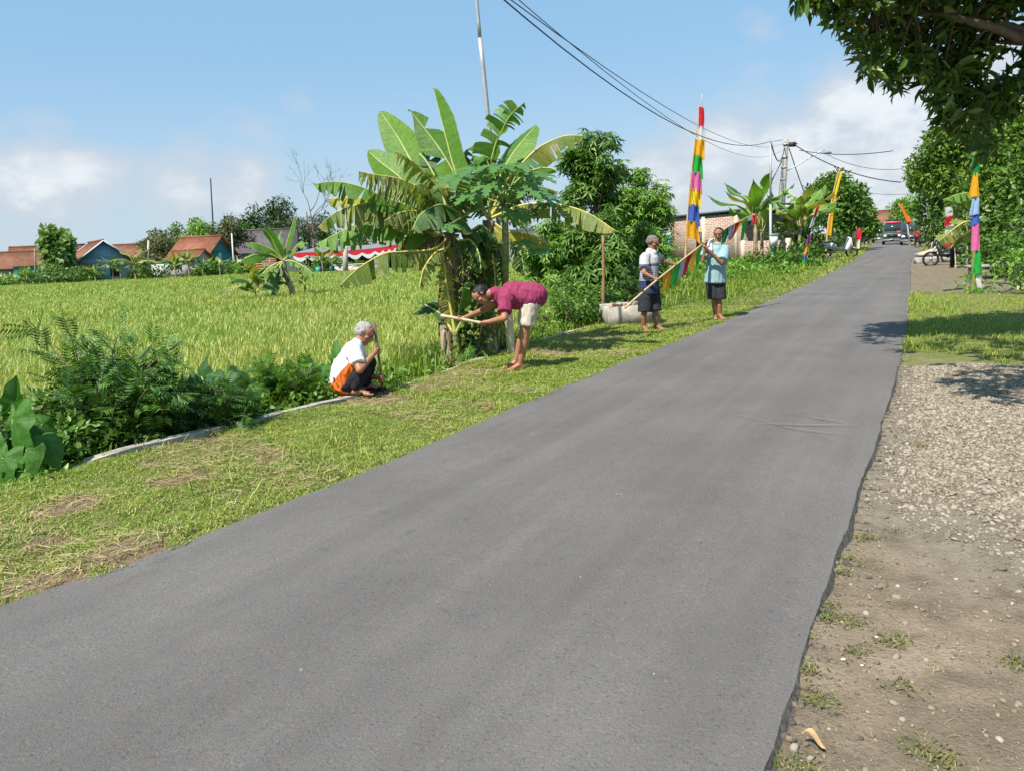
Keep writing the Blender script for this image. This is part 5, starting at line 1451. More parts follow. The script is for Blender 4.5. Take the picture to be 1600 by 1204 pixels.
a_ = t.vm('DOT_PRODUCT', t.vm('SUBTRACT', P, tuple(map(float, waist))), tuple(map(float, spx))); b_ = t.vm('DOT_PRODUCT', t.vm('SUBTRACT', P, tuple(map(float, waist))), tuple(map(float, np.array([ppx[0], ppx[1], ppx[2]]))))
sy_ = t.node('ShaderNodeSeparateXYZ'); t.l.new(P, sy_.inputs[0]); 
wd_ = t.m('MULTIPLY', t.m('SUBTRACT', .45, a_), .36)
ins = t.m('MULTIPLY', t.step(t.m('SUBTRACT', wd_, t.m('ABSOLUTE', t.m('ADD', b_, -.055))), 0, .008), t.step(a_, .35, .33))
ins = t.m('MULTIPLY', ins, t.step(sy_.outputs[1], float(waist[1]) + .02, float(waist[1]) - .02))
n = t.noise(P, 35, 3); c = t.mix(ins, t.ramp(n, [(.74, .75, .77), (.82, .83, .84)]), (.80, .19, .035)); finish(t, c, .85, n, .15, bdist=.002)
blend('shirt', [(waist + spx * .02, J(541, 575, -.02), .155, .155), (waist + spx * .05 + np.array([.03, -.03, 0]), J(545, 572, -.06), .12, .13), (J(541, 575), chest + spx * -.02, .145, .125), (shN + spx * -.03, shF + spx * -.03, .095, .09), (waist - spx * .05, waist + spx * .05, .150, .148, True), (shN, shN + (elN - shN) * .70, .078, .082, True), (shF, shF + (elF - shF) * .78, .078, .085, True), (shN, neck, .07, .06), (shF, neck, .07, .06)], .009, m, rt, 3, .006, 16)
M_TRS = cloth('dark_striped_trousers', (.022, .023, .03), .5, 50)
blend('trousers', [(hipN + np.array([.0, .04, -.03]), kneeN, .085, .074), (hipF + np.array([-.03, 0, -.01]), kneeF, .095, .078), (hipN + np.array([-.01, .04, -.01]), hipF + np.array([-.02, 0, 0]), .105, .11), (kneeN, ankN + np.array([0, 0, .03]), .076, .058), (kneeF, ankF + np.array([0, 0, .03]), .076, .058)], .009, M_TRS, rt, 3, .007, 16)
for a, dx in ((ankN, 0), (ankF, .01)):
    blend('sandal', [(a + np.array([-.04, 0, -.068]), a + np.array([.19, 0, -.068]), .036, .036), (a + np.array([.06, -.04, -.05]), a + np.array([.09, .04, -.05]), .02, .02)], .009, cloth('black_sandal', (.02, .02, .02)), rt, 1)
MB().tube([J(584, 503), J(590.5, 548), J(598, 613.5)], [.016, .0145, .014], 8).part('digging_bar', solid('worn_iron', (.14, .10, .075), .7, .4, 30)).select_set(False)
o = bpy.data.objects['digging_bar']; setp(o, 'dark iron digging bar held upright by the squatting man', 'digging bar')

# 2. bent man in the magenta shirt (side view, facing left)
Y = 9.47
rt = thing('person', 'man in magenta shirt and cream shorts bending over with a bamboo stick', 'person', G(812, 575))
ankN, ankF = J(812.5, 566, -.02), J(806, 557, .22)
for p in (ankN, ankF): p[2] = -.03 + .08
kneeN, kneeF = J(821, 518, -.08), J(818, 514, .20); hipN, hipF = J(829, 470, -.09), J(829, 469, .14)
shN, shF = J(789, 467, -.17), J(786, 464, .20); elN, elF = J(788, 497, -.30), J(757, 484, .18)
stA, stB = J(689, 493, -.05), J(757, 505.5, -.12); sdir = nrm(stB - stA); cN = stA + (stB - stA) * .97; cF = stA + (stB - stA) * .47
wrN, wrF = cN + nrm(elN - cN) * .085, cF + nrm(elF - cF) * .085
hd, hq, hf = head_parts(J(752, 461), (-.62, -.14, -.78), (-.78, 0, .62))
neck = J(771, 458)
skin = hd + [(neck, J(760, 460), .06, .058), (neck, (shN + shF) / 2, .065, .08), (shN, elN, .054, .043), (elN, wrN, .042, .028), (shF, elF, .054, .043), (elF, wrF, .042, .028), ((hipN + hipF) / 2 + np.array([.02, 0, 0]), (shN + shF) / 2, .08, .08),
             (hipN + (kneeN - hipN) * .3, kneeN, .075, .055), (hipF + (kneeF - hipF) * .3, kneeF, .075, .055), ((hipN + hipF) / 2 - np.array([0, 0, .02]), hipN + (kneeN - hipN) * .3, .08, .07), ((hipN + hipF) / 2 - np.array([0, 0, .02]), hipF + (kneeF - hipF) * .3, .08, .07), (kneeN, kneeN + (ankN - kneeN) * .35 + np.array([.012, 0, 0]), .053, .056), (kneeN + (ankN - kneeN) * .35 + np.array([.012, 0, 0]), ankN, .055, .034), (kneeF, kneeF + (ankF - kneeF) * .35 + np.array([.012, 0, 0]), .053, .056), (kneeF + (ankF - kneeF) * .35, ankF, .055, .034)]
skin += hand(wrN, cN, sdir, .016) + hand(wrF, cF, sdir, .016, -1) + foot(ankN, ankN + np.array([-.2, -.05, 0])) + foot(ankF, ankF + np.array([-.2, -.03, 0]))
blend('body', skin, .0062, M_SKIN, rt, 3)
face(rt, hq, hf); hair(rt, hq, hf, M_HAIRB)
M_MAG = cloth('magenta_cotton', (.26, .04, .095), .15, 20)
b1, b2 = J(833, 462), J(800, 458)
blend('shirt', [(b1 + np.array([.015, 0, 0]), b2, .160, .144), (b1 + np.array([-.03, -.03, -.03]), b2 + np.array([.02, -.03, -.04]), .138, .138), (b1 + np.array([0, 0, -.05]), b2 + np.array([.02, 0, -.07]), .13, .13), (b2, (shN + shF) / 2, .145, .12), (shN + np.array([.02, 0, 0]), shF + np.array([.02, 0, 0]), .10, .095), (shN, shN + (elN - shN) * .70, .082, .088, True), (shF, shF + (elF - shF) * .45, .08, .085, True), (neck + np.array([.02, 0, 0]), (shN + shF) / 2, .075, .11)], .009, M_MAG, rt, 3, .011, 12)
M_CREAM = cloth('cream_cotton', (.50, .45, .36), .12, 20)
blend('shorts', [(hipN + np.array([.02, .06, -.02]), hipF + np.array([.02, 0, -.02]), .12, .125), (hipN + (kneeN - hipN) * .12 + np.array([0, .04, 0]), hipN + (kneeN - hipN) * .82, .118, .098, True), (hipF, hipF + (kneeF - hipF) * .82, .118, .098, True), (b1 + np.array([.02, 0, -.03]), (hipN + hipF) / 2, .12, .12)], .009, M_CREAM, rt, 3, .010, 14)
o = MB().tube(catmull([stA, stB + sdir * .02], 8), [.021, .020, .0205, .019, .020, .018, .019, .018], 8).part('bamboo_stick', solid('pale_bamboo', (.52, .42, .29), .6, .15, 12))
setp(o, 'short pale bamboo stick gripped by the bent man', 'bamboo stick')

# 3. grey-haired man standing (three-quarter side, facing right)
Y = 13.05
rt = thing('person', 'grey-haired man in a grey and navy polo shirt beside the concrete box', 'person', G(1014, 515))
ankL, ankR = J(1006, 507, -.02), J(1025, 505, .06)
for p in (ankL, ankR): p[2] = -.03 + .08
kneeL, kneeR = J(1007, 487, -.06), J(1024, 486, .02); hipL, hipR = J(1009.5, 449, -.06), J(1019, 449, .10)
shL, shR = J(1007, 401, -.10), J(1026, 402, .16); elL, elR = J(1006.5, 427, -.26), J(1038, 409, .12)
POLE = catmull([A(977, 481, 11.75), A(1025, 439, 12.66), A(1100, 380, 14.14), A(1130, 359, 14.86), A(1181, 333, 16.0)], 160)
pole0, pv = POLE[0], POLE[-1] - POLE[0]
def to_px(p):
    q = np.asarray(p) - np.array([0, 0, EYE]); cp, sp = math.cos(PITCH), math.sin(PITCH); yy = q[..., 1] * cp - q[..., 2] * sp; vv = (q[..., 1] * sp + q[..., 2] * cp) / yy; u_ = q[..., 0] / yy
    return 800 + F_PX * (u_ * math.cos(ROLL) - vv * math.sin(ROLL)), 602 - F_PX * (u_ * math.sin(ROLL) + vv * math.cos(ROLL))
POLE_X = to_px(POLE)[0]
def on_pole(px):
    return np.array([np.interp(px, POLE_X, POLE[:, k]) for k in range(3)])
pd = nrm(POLE[90] - POLE[30]); cL, cR = on_pole(1027), on_pole(1055)
wrL, wrR = cL + nrm(elL - cL) * .085, cR + nrm(elR - cR) * .085
hd, hq, hf = head_parts(J(1019.8, 379.5), (.80, -.42, -.42), (.35, -.1, .93))
neck = J(1017, 393)
skin = hd + [(neck, J(1019, 386), .058, .056), (neck, (shL + shR) / 2 + np.array([0, 0, -.03]), .06, .09), (shL, elL, .052, .042), (elL, wrL, .040, .027), (shR, elR, .052, .042), (elR, wrR, .040, .027), ((hipL + hipR) / 2, (shL + shR) / 2, .10, .10),
             (hipL, kneeL, .08, .055), (hipR, kneeR, .08, .055), (kneeL, kneeL + (ankL - kneeL) * .4 - np.array([.012, 0, 0]), .052, .053), (kneeL + (ankL - kneeL) * .4 - np.array([.012, 0, 0]), ankL, .052, .034), (kneeR, kneeR + (ankR - kneeR) * .4 - np.array([.012, 0, 0]), .052, .053), (kneeR + (ankR - kneeR) * .4, ankR, .052, .034)]
skin += hand(wrL, cL, pd, .015) + hand(wrR, cR, pd, .015) + foot(ankL, ankL + np.array([.05, -.2, 0])) + foot(ankR, ankR + np.array([.18, -.10, 0]))
blend('body', skin, .0065, M_SKIN2, rt, 3)
face(rt, hq, hf); hair(rt, hq, hf, M_HAIRS)
gz = lambda y: float(J(1016, y)[2])
pale, navy = (.47, .47, .48), (.03, .045, .11)
bands = [(navy, gz(460)), (navy, gz(442))]
for k in range(7):
    y0 = 436 - k * 3.3; bands += [(pale, gz(y0 + 1.9 + k * .12)), ((.10, .12, .20), gz(y0))]
bands += [(pale, gz(412)), (pale, gz(395))]
M_POLO = band_mat('striped_polo', (0, 0, 1), sorted(bands, key=lambda b: b[1]))
lo_ = J(1014, 452, .02)
blend('shirt', [(J(1014, 446, .02), J(1014, 432), .160, .150), (J(1014, 434), J(1016, 408), .150, .15), (shL + np.array([.02, 0, -.01]), shR + np.array([-.02, 0, -.01]), .082, .08), (J(1013.7, 459), J(1014, 428), .175, .155, True), (shL, shL + (elL - shL) * .74, .080, .088, True), (shR, shR + (elR - shR) * .62, .078, .085, True), (neck, (shL + shR) / 2 + np.array([0, 0, -.03]), .068, .11)], .010, M_POLO, rt, 3, .007, 13)
blend('collar', [(neck + np.array([-.02, .01, -.005]), neck + np.array([.035, -.03, -.03]), .070, .062)], .009, cloth('pale_collar', (.50, .50, .50)), rt, 2)
M_SHORT = cloth('faded_black_shorts', (.035, .037, .042), .6, 60)
blend('shorts', [(hipL + np.array([0, .05, -.03]), hipR + np.array([0, -.02, -.03]), .12, .115), (hipL + np.array([0, .03, 0]), kneeL + np.array([0, 0, .0]), .120, .112, True), (hipR + np.array([0, 0, .0]), kneeR, .120, .112, True)], .010, M_SHORT, rt, 3, .008, 12)

# 4. man in the turquoise shirt (facing the camera)
Y = 14.43
rt = thing('person', 'dark-haired man in a loose pale turquoise shirt and black shorts', 'person', G(1120, 497))
ankR, ankL = J(1117.5, 490, .03), J(1124.5, 491.5, -.03)
for p in (ankR, ankL): p[2] = -.02 + .08
kneeR, kneeL = J(1115.5, 467, -.02), J(1124, 467.5, -.05); hipR, hipL = J(1113.5, 437), J(1122.5, 437)
shR, shL = J(1107.5, 387), J(1133, 388); elR, elL = J(1098.5, 407, -.12), J(1127, 411, -.27)
cA, cB = on_pole(1103.5), on_pole(1097)
cA, cB = cA + 0, cB + 0
wrR, wrL = cA + nrm(elR - cA) * .085, cB + nrm(elL - cB) * .085
hd, hq, hf = head_parts(J(1123, 366.5), (-.42, -.88, -.12), (-.1, -.08, 1))
neck = J(1121.5, 380)
skin = hd + [(neck, J(1122.5, 372), .056, .056), (neck, (shR + shL) / 2 + np.array([0, .03, -.06]), .057, .06), (shR, elR, .052, .042), (elR, wrR, .040, .027), (shL, elL, .052, .042), (elL, wrL, .040, .027), ((hipR + hipL) / 2, (shR + shL) / 2, .10, .10),
             (hipR, kneeR, .08, .055), (hipL, kneeL, .08, .055), (kneeR, kneeR + (ankR - kneeR) * .4 + np.array([0, .012, 0]), .052, .053), (kneeR + (ankR - kneeR) * .4, ankR, .052, .034), (kneeL, kneeL + (ankL - kneeL) * .4 + np.array([0, .012, 0]), .052, .053), (kneeL + (ankL - kneeL) * .4, ankL, .052, .034)]
skin += hand(wrR, cA, pd, .015) + hand(wrL, cB, pd, .015) + foot(ankR, ankR + np.array([-.06, -.2, 0])) + foot(ankL, ankL + np.array([.03, -.2, 0]))
blend('body', skin, .0065, M_SKIN2, rt, 3)
face(rt, hq, hf); hair(rt, hq, hf, M_HAIRB, 1.03)
M_TURQ = cloth('pale_turquoise_cotton', (.245, .385, .40), .10, 20)
blend('shirt', [(J(1117.3, 442), J(1119.5, 396), .19, .165, True), (J(1119, 405), J(1119.5, 393), .16, .14), (J(1114.5, 441.5), J(1116, 425), .17, .165, True), (J(1121, 442), J(1120, 425), .165, .165, True), (shR + np.array([.03, 0, -.03]), shL + np.array([-.03, 0, -.03]), .085, .085), (shR, shR + (elR - shR) * .8, .085, .098, True), (shL, shL + (elL - shL) * .85, .088, .105, True), (neck + np.array([0, 0, -.02]), (shR + shL) / 2 + np.array([0, 0, -.04]), .068, .12)], .010, M_TURQ, rt, 3, .008, 11)
blend('shorts', [(hipR, hipL, .12, .12), (hipR, kneeR + np.array([-.01, 0, .0]), .125, .118, True), (hipL, kneeL + np.array([.01, 0, .0]), .125, .118, True)], .010, M_SHORT, rt, 3, .008, 12)
blend('towel', [(J(1108, 377, .02), J(1109, 391, -.15), .04, .05), (J(1108, 377, .02), J(1113, 376, .12), .04, .04)], .010, cloth('white_towel', (.72, .70, .70)), rt, 2, .006)

# far figures in the yard and by the parked van
def far_person(label, px, py, Y, h, top, legs, yaw=0.0, dz=-.05):
    b = A(px, py, Y); b[2] = dz; rt = thing('person', label, 'person', b); k = h / 1.68
    M = place(b, yaw, k); T_ = lambda *p: xf(M, np.array([p]))[0]
    hd, hq, hf = head_parts(T_(0, -.0, 1.56), xf(M, np.array([[0, -1., 0]]))[0] - b, (0, 0, 1))
    sk = hd + [(T_(0, 0, 1.36), T_(0, 0, 1.48), .06, .055), (T_(0, 0, .9), T_(0, 0, 1.3), .12, .13)]
    for s in (-1, 1):
        sk += [(T_(s * .19, 0, 1.33), T_(s * .25, .02, 1.06), .05, .042), (T_(s * .25, .02, 1.06), T_(s * .24, -.10, .84), .04, .028), (T_(s * .09, 0, .88), T_(s * .10, -.01, .47), .085, .055), (T_(s * .10, -.01, .47), T_(s * .10, .02, .08), .055, .036)]
        sk += foot(T_(s * .10, .02, .08), T_(s * .12, -.2, .08)); c = T_(s * .235, -.12, .78); sk += hand(T_(s * .24, -.10, .84), c, (0, 1, .2), .012)
    blend('body', sk, .010, M_SKIN2, rt, 2); hair(rt, hq, hf, M_HAIRB); face(rt, hq, hf)
    blend('shirt', [(T_(0, 0, .92), T_(0, 0, 1.26), .16, .15), (T_(-.17, 0, 1.31), T_(.17, 0, 1.31), .085, .085)] + [(T_(s * .19, 0, 1.33), T_(s * .235, .01, 1.12), .08, .085, True) for s in (-1, 1)], .012, top, rt, 2)
    blend('trousers', [(T_(-.08, 0, .9), T_(.08, 0, .9), .13, .13)] + [(T_(s * .09, 0, .88), T_(s * .10, -.01, .47), .11, .085) for s in (-1, 1)] + [(T_(s * .10, -.01, .47), T_(s * .10, .02, .14), .085, .065) for s in (-1, 1)], .012, legs, rt, 2)
M_RED = cloth('red_cotton', (.62, .03, .035)); M_BLACK = cloth('black_cloth', (.02, .02, .022)); M_MAROON = cloth('maroon_cotton', (.16, .03, .05)); M_GREYC = cloth('grey_cotton', (.28, .28, .28))
far_person('man in a red shirt standing beside the parked dark van', 1432, 384, 70, 1.62, M_RED, M_BLACK, 2.6)
far_person('man in a maroon shirt among the motorcycles behind the coloured flagpole', 1541, 415, 28, 1.62, M_MAROON, M_BLACK, .5)
far_person('person in a grey shirt standing under the red and white flag', 1488, 418, 29, 1.35, M_GREYC, M_BLACK, 1.2)

# the bunting pole the two men carry
rt = thing('bunting_pole', 'long bamboo pole strung with coloured pennants, carried by the two standing men', 'bunting pole', pole0)
MB().tube(POLE[::8], np.linspace(.019, .010, 20), 8).part('pole', solid('bamboo', (.52, .38, .20), .6, .25, 8), rt, True)
CL = {}
def flagmat(name, col, trans=.35):
    if name not in CL:
        m, t = newmat('cloth_' + name); P = t.node('ShaderNodeTexCoord').outputs['Object']; n = t.noise(P, 9, 3)
        c = t.ramp(n, [(tuple(q * .88 for q in col), .3), (tuple(min(.95, q * 1.1) for q in col), .7)]); finish(t, c, .6, None, .25, 0, trans, c); CL[name] = m
    return CL[name]
FC = dict(green=(.03, .40, .06), grey=(.42, .45, .50), crimson=(.42, .015, .04), gold=(.78, .40, .02), yellow=(.85, .58, .02), blue=(.07, .14, .48), pink=(.75, .16, .40), red=(.70, .03, .05), white=(.80, .80, .80), orange=(.82, .25, .02), dkgreen=(.01, .22, .06), ltblue=(.35, .50, .72), purple=(.22, .06, .22))

def cloth_quad(parent, tl, tr, br, bl, col, wave=.03, nx=7, ny=9, folds=2.5, ph=0.0):
    tl, tr, br, bl = (np.asarray(p, float) for p in (tl, tr, br, bl)); V = []
    nn = nrm(np.cross(tr - tl, bl - tl)); nn = nn if nn[1] < 0 else -nn
    for j in range(ny):
        g = j / (ny - 1)
        for i in range(nx):
            f = i / (nx - 1); p = (tl * (1 - f) + tr * f) * (1 - g) + (bl * (1 - f) + br * f) * g
            V.append(p + nn * wave * (.3 + .7 * f) * (math.sin(folds * math.pi * f + ph + g * 1.6) + .5 * math.sin(folds * 2.3 * math.pi * f - g * 2.1 + 2 * ph)) + np.array([0, 0, -.4 * wave * math.sin(folds * 2 * f + ph) * g]))
    Fq = [(j * nx + i, j * nx + i + 1, (j + 1) * nx + i + 1, (j + 1) * nx + i) for j in range(ny - 1) for i in range(nx - 1)]
    return MB().add(V, Fq).part('flag', flagmat(col, FC[col]), parent, True)

seq = [(1035, 1051, 'gold', (1035.5, 452)), (1048, 1062, 'green', (1049, 443)), (1058, 1071, 'grey', (1060, 431)), (1069, 1082, 'crimson', (1067, 427)), (1080, 1093, 'gold', (1078, 419)), (1088, 1100, 'green', (1087, 411)),
       (1128, 1141, 'dkgreen', (1127, 378)), (1137, 1147, 'grey', (1137, 371)), (1144, 1156, 'crimson', (1139, 371)), (1153, 1163, 'gold', (1141, 370)), (1160, 1170, 'green', (1158, 369))]
for k, (x0, x1, c, (tx, ty)) in enumerate(seq):
    a, b = on_pole(x0), on_pole(x1); Yq = (a[1] + b[1]) / 2 - .03; a = a - np.array([0, .018, .012]); b = b - np.array([0, .018, .012])
    tip = A(tx, ty, Yq - .02); tip = tip + (tip - a) * np.array([.15, .15, .35]); tip2 = tip + (b - a) * .45
    cloth_quad(rt, a, b, tip2 + np.array([0, 0, .03]), tip, c, .02, 6, 8, 2, k)
mb = MB(); c = A(1179, 342, 15.9)
for j in range(4): cap_mesh(mb, c + np.array([rng.normal(0, .05), rng.normal(0, .05), .06]), c + np.array([rng.normal(0, .05), rng.normal(0, .06), -.10]), .024, .016)
mb.part('tassel', flagmat('red', FC['red']), rt, True)
cloth_quad(rt, on_pole(1162), on_pole(1178), A(1176, 343, 15.9), A(1165, 347, 15.7), 'white', .03)
# ---------------------------------------------------------------- poles, wires and flags
M_GALV = solid('galvanised_steel', (.42, .44, .46), .45, .12, 20, .5, .35)
M_CONC = solid('grey_concrete', (.30, .285, .26), .9, .2, 8, bump=.01)
M_CONC2 = solid('weathered_concrete', (.34, .31, .27), .95, .35, 5, bump=.015)
M_WIRE = solid('black_cable', (.03, .03, .032), .6, 0)
M_BAMB = solid('yellow_bamboo', (.52, .36, .16), .6, .25, 9); M_BAMBP = solid('dry_bamboo', (.60, .50, .33), .7, .2, 9); M_BROWN = solid('brown_stake', (.30, .17, .09), .9, .3, 12)
M_WOOD = solid('grey_wood', (.30, .25, .19), .9, .3, 9)

YS = 11.55
rt = thing('steel_pole', 'tall leaning grey steel pole rising out of the banana plants', 'pole', A(795, 545, YS))
sp = [np.array([*A(797, 545, YS)[:2], -.1]), A(779, 350, YS), A(750, 60, YS), A(738, -70, YS)]
MB().tube(catmull(sp[:3], 14), .034, 12).part('lower_tube', M_GALV, rt, True)
MB().tube(catmull(sp[2:], 6), .026, 12).part('upper_tube', M_GALV, rt, True)
mb = MB(); mb.tube([A(776, 372, YS - .04), A(777, 384, YS - .04)], [.07, .06], 8); mb.box(A(771, 381, YS - .08), (.12, .02, .14)); mb.part('clamp_plate', M_GALV, rt)
top_steel = sp[3]
rt = thing('bamboo_post', 'thick pale bamboo post leaning against the foot of the steel pole', 'post', G(797, 551))
c = catmull([np.array([*A(799, 552, 11.1)[:2], -.1]), A(795, 500, 11.1), A(791.5, 466, 11.1)], 14); MB().tube(c, .062 + .005 * (np.arange(14) % 5 == 0), 12).part('stem', M_BAMBP, rt, True)
rt = thing('wooden_stake', 'thin brown stake standing upright in front of the cassava trees', 'stake', A(942, 480, 15.2))
MB().tube(catmull([np.array([*A(941, 495, 15.2)[:2], -.1]), A(943, 430, 15.2), A(942, 368, 15.2)], 10), np.linspace(.036, .028, 10) * (1 + .12 * np.sin(np.arange(10) * 2.3)), 7).part('stem', M_BROWN, rt, True)
# concrete box
Yc = 14.2
rt = thing('concrete_box', 'low open concrete box filled with earth and rubble behind the grey-haired standing man', 'concrete box', G(945, 510))
o0 = G(950, 511, -.05); o0[2] = -.06; e = np.array([.98, -.10, 0]); e /= np.linalg.norm(e); d2 = np.array([-.15, .98, 0]); w1, w2, hh, th = .98, .62, .40, .07
M = Matrix(((e[0], d2[0], 0, o0[0]), (e[1], d2[1], 0, o0[1]), (0, 0, 1, o0[2]), (0, 0, 0, 1)))
def slab(x0, x1, y0, y1, h1, h2, nm):
    V = np.array([(x0, y0, 0), (x1, y0, 0), (x1, y1, 0), (x0, y1, 0), (x0, y0, h1), (x1, y0, h2), (x1, y1, h2), (x0, y1, h1)])
    MB().add(xf(M, V), [(0, 3, 2, 1), (4, 5, 6, 7), (0, 1, 5, 4), (1, 2, 6, 5), (2, 3, 7, 6), (3, 0, 4, 7)]).part(nm, M_CONC2, rt)
slab(0, w1, 0, th, .37, .42, 'side_wall'); slab(0, w1, w2 - th, w2, .40, .44, 'side_wall'); slab(0, th, th, w2 - th, .365, .39, 'end_wall'); slab(w1 - th, w1, th, w2 - th, .41, .43, 'end_wall')
mb = MB(); gx, gy = np.meshgrid(np.linspace(th, w1 - th, 14), np.linspace(th, w2 - th, 9)); V = np.stack([gx.ravel(), gy.ravel(), .31 + .06 * rng.random(gx.size)], 1)
mb.add(xf(M, V), [(j * 14 + i, j * 14 + i + 1, (j + 1) * 14 + i + 1, (j + 1) * 14 + i) for j in range(8) for i in range(13)])
for k in range(30):
    p = xf(M, np.array([[rng.uniform(.12, w1 - .12), rng.uniform(.1, w2 - .1), .37 + rng.random() * .04]]))[0]; mb.ball(p, (rng.uniform(.02, .05), rng.uniform(.02, .05), rng.uniform(.015, .03)), nu=6, nv=4)
mb.part('earth_fill', mat_soil('rusty_earth', [((.10, .055, .03), .35), ((.22, .12, .065), .5), ((.33, .22, .13), .65)], 4, 50), rt)

# meter pole
Ym = 33.2; bm_ = A(1204, 425, Ym); bm_[2] = -.06
rt = thing('meter_pole', 'thin galvanised pole carrying a white meter box beside the road', 'pole', bm_)
tm = A(1204, 219, Ym)
MB().tube([bm_, A(1204, 320, Ym)], .055, 10).part('lower_tube', M_GALV, rt, True); MB().tube([A(1204, 322, Ym), tm], .042, 10).part('upper_tube', M_GALV, rt, True)
MB().tube([A(1206.5, 424, Ym), A(1206.5, 392, Ym)], .03, 8).part('conduit', M_GALV, rt, True)
bx = A(1209, 376, Ym - .14); mb = MB(); mb.box(bx, (.30, .18, .50)); o = mb.part('meter_box', solid('white_box', (.74, .73, .70), .5, .05), rt)
mb = MB(); mb.box(bx + np.array([0, -.094, -.02]), (.24, .012, .38)); mb.part('door', solid('white_door', (.68, .67, .64), .5, .05), o)
mb = MB(); mb.box(bx + np.array([0, -.02, .262]), (.36, .26, .022)); mb.part('rain_hood', solid('white_box_top', (.74, .73, .70), .5, .05), o)
mb = MB(); mb.tube([tm + np.array([-.2, 0, -.08]), tm + np.array([.5, 0, -.02])], .018, 6); mb.part('crossbar', M_GALV, rt)
# concrete utility pole with street lamp
Yu = 56.; bu = A(1215, 402, Yu); bu[2] = -.1; tu = A(1229, 219, Yu)
rt = thing('utility_pole', 'tall grey concrete utility pole with a street lamp arm reaching over the road', 'utility pole', bu)
MB().tube([bu, bu + (tu - bu) * .5, tu], [.30, .235, .17], 12).part('shaft', M_CONC, rt, True)
mb = MB()
for y in (226, 246, 262, 281): c = A(1228 - (y - 220) * .072, y, Yu); mb.tube([c + np.array([0, 0, -.04]), c + np.array([0, 0, .04])], .235, 12)
mb.part('steel_band', M_GALV, rt)
mb = MB(); mb.box(A(1238, 226, Yu - .1), (.45, .25, .3)); mb.tube([A(1230, 224, Yu), A(1246, 225, Yu)], .04, 6); mb.part('cable_joint', M_WIRE, rt)
arm = MB().tube(catmull([A(1228, 268, Yu), A(1250, 256, Yu - .3), A(1275, 241, Yu - .6), A(1289, 234, Yu - .8)], 10), .045, 8).part('lamp_arm', M_GALV, rt, True)
mb = MB(); mb.ball(A(1292, 239, Yu - .9), (.36, .16, .10), nu=12, nv=8); mb.part('lamp_head', solid('lamp_grey', (.22, .23, .24), .4, .05), rt, True)
# wires
def wire(name, label, a, b, sag, r, n=18, lump=None):
    a, b = np.asarray(a, float), np.asarray(b, float); f = np.linspace(0, 1, n)[:, None]; P = a + (b - a) * f; P[:, 2] -= (4 * f * (1 - f))[:, 0] * sag
    o = MB().tube(P, r, 5).part(name, M_WIRE, None, True); setp(o, label, 'cable'); return o
far0 = A(1600, 300, 70)
wire('overhead_cable', 'thick sagging black cable from the steel pole to the meter pole', A(741, -40, YS), tm + np.array([0, 0, -.05]), .95, .012)
wire('overhead_cable', 'upper thin cable ending at the top of the concrete utility pole', A(760, -28, YS + .2), tu + np.array([0, 0, -.15]), 1.1, .009)
wire('overhead_cable', 'lower thin cable passing behind the tall flagpole tip to the utility pole', A(752, -50, YS + .2), tu + np.array([0, 0, -.5]), 1.5, .008)
wire('overhead_cable', 'short looped cable between the meter pole and the utility pole', tm + np.array([0, 0, 0]), A(1226, 231, Yu), .9, .03)
wire('overhead_cable', 'dark cable slanting down from the utility pole over the road', A(1244, 228, Yu), A(1408, 285, 52), .5, .035)
wire('overhead_cable', 'level cable crossing to the golden-green tree', A(1249, 235, Yu), A(1395, 236, 46), .25, .025)
wire('overhead_cable', 'faint drooping cable below the street lamp head', A(1292, 242, Yu), A(1410, 264, 56), .4, .018)
wire('guy_wire', 'guy wire from the utility pole down into the tree with the yellow pennant', A(1233, 232, Yu), A(1258, 305, Yu + 1), .05, .035)
wire('guy_wire', 'upper slanting stay between the utility pole and the ground past the meter pole', A(1225, 243, Yu), A(1182, 330, Yu - 4), .1, .025)
wire('guy_wire', 'lower slanting stay reaching the bananas behind the meter pole', A(1222, 252, Yu), A(1184, 316, Yu - 4), .1, .025)
wire('guy_wire', 'steep thin stay close beside the utility pole shaft', A(1222, 262, Yu), A(1213, 330, Yu - 3), .05, .015)
wire('overhead_cable', 'far low cable crossing the gap between the trees', A(1345, 300, 75), A(1420, 303, 75), .15, .02)

# far thin poles
def pole(name, label, px, y0, y1, Y, r, m, px2=None, cat='pole'):
    b = A(px2 or px, y0, Y); b[2] = -.4; rt = thing(name, label, cat, b); MB().tube([b, A(px, y1, Y)], [r, r * .7], 7).part('shaft', m, rt, True); return rt
pole('radio_mast', 'very thin radio mast above the far wood', 329, 430, 279, 112, .13, M_WIRE, 337)
pole('lamp_post', 'thin white post among the trees beside the orange roof', 362, 438, 365, 88, .10, solid('white_paint', (.65, .66, .66), .6, .1), 367)
pole('wooden_post', 'bleached crooked post between the olive-green tree and the blue house', 232, 442, 376, 85, .13, solid('bleached_wood', (.55, .52, .46), .9, .2), 230)
pole('wooden_post', 'dark post on the roof edge at the far left', 54, 440, 389, 90, .10, M_WOOD)
pole('wooden_post', 'pale tree-like post holding up the tent front', 540, 430, 382, 74, .30, M_BARKPALE)

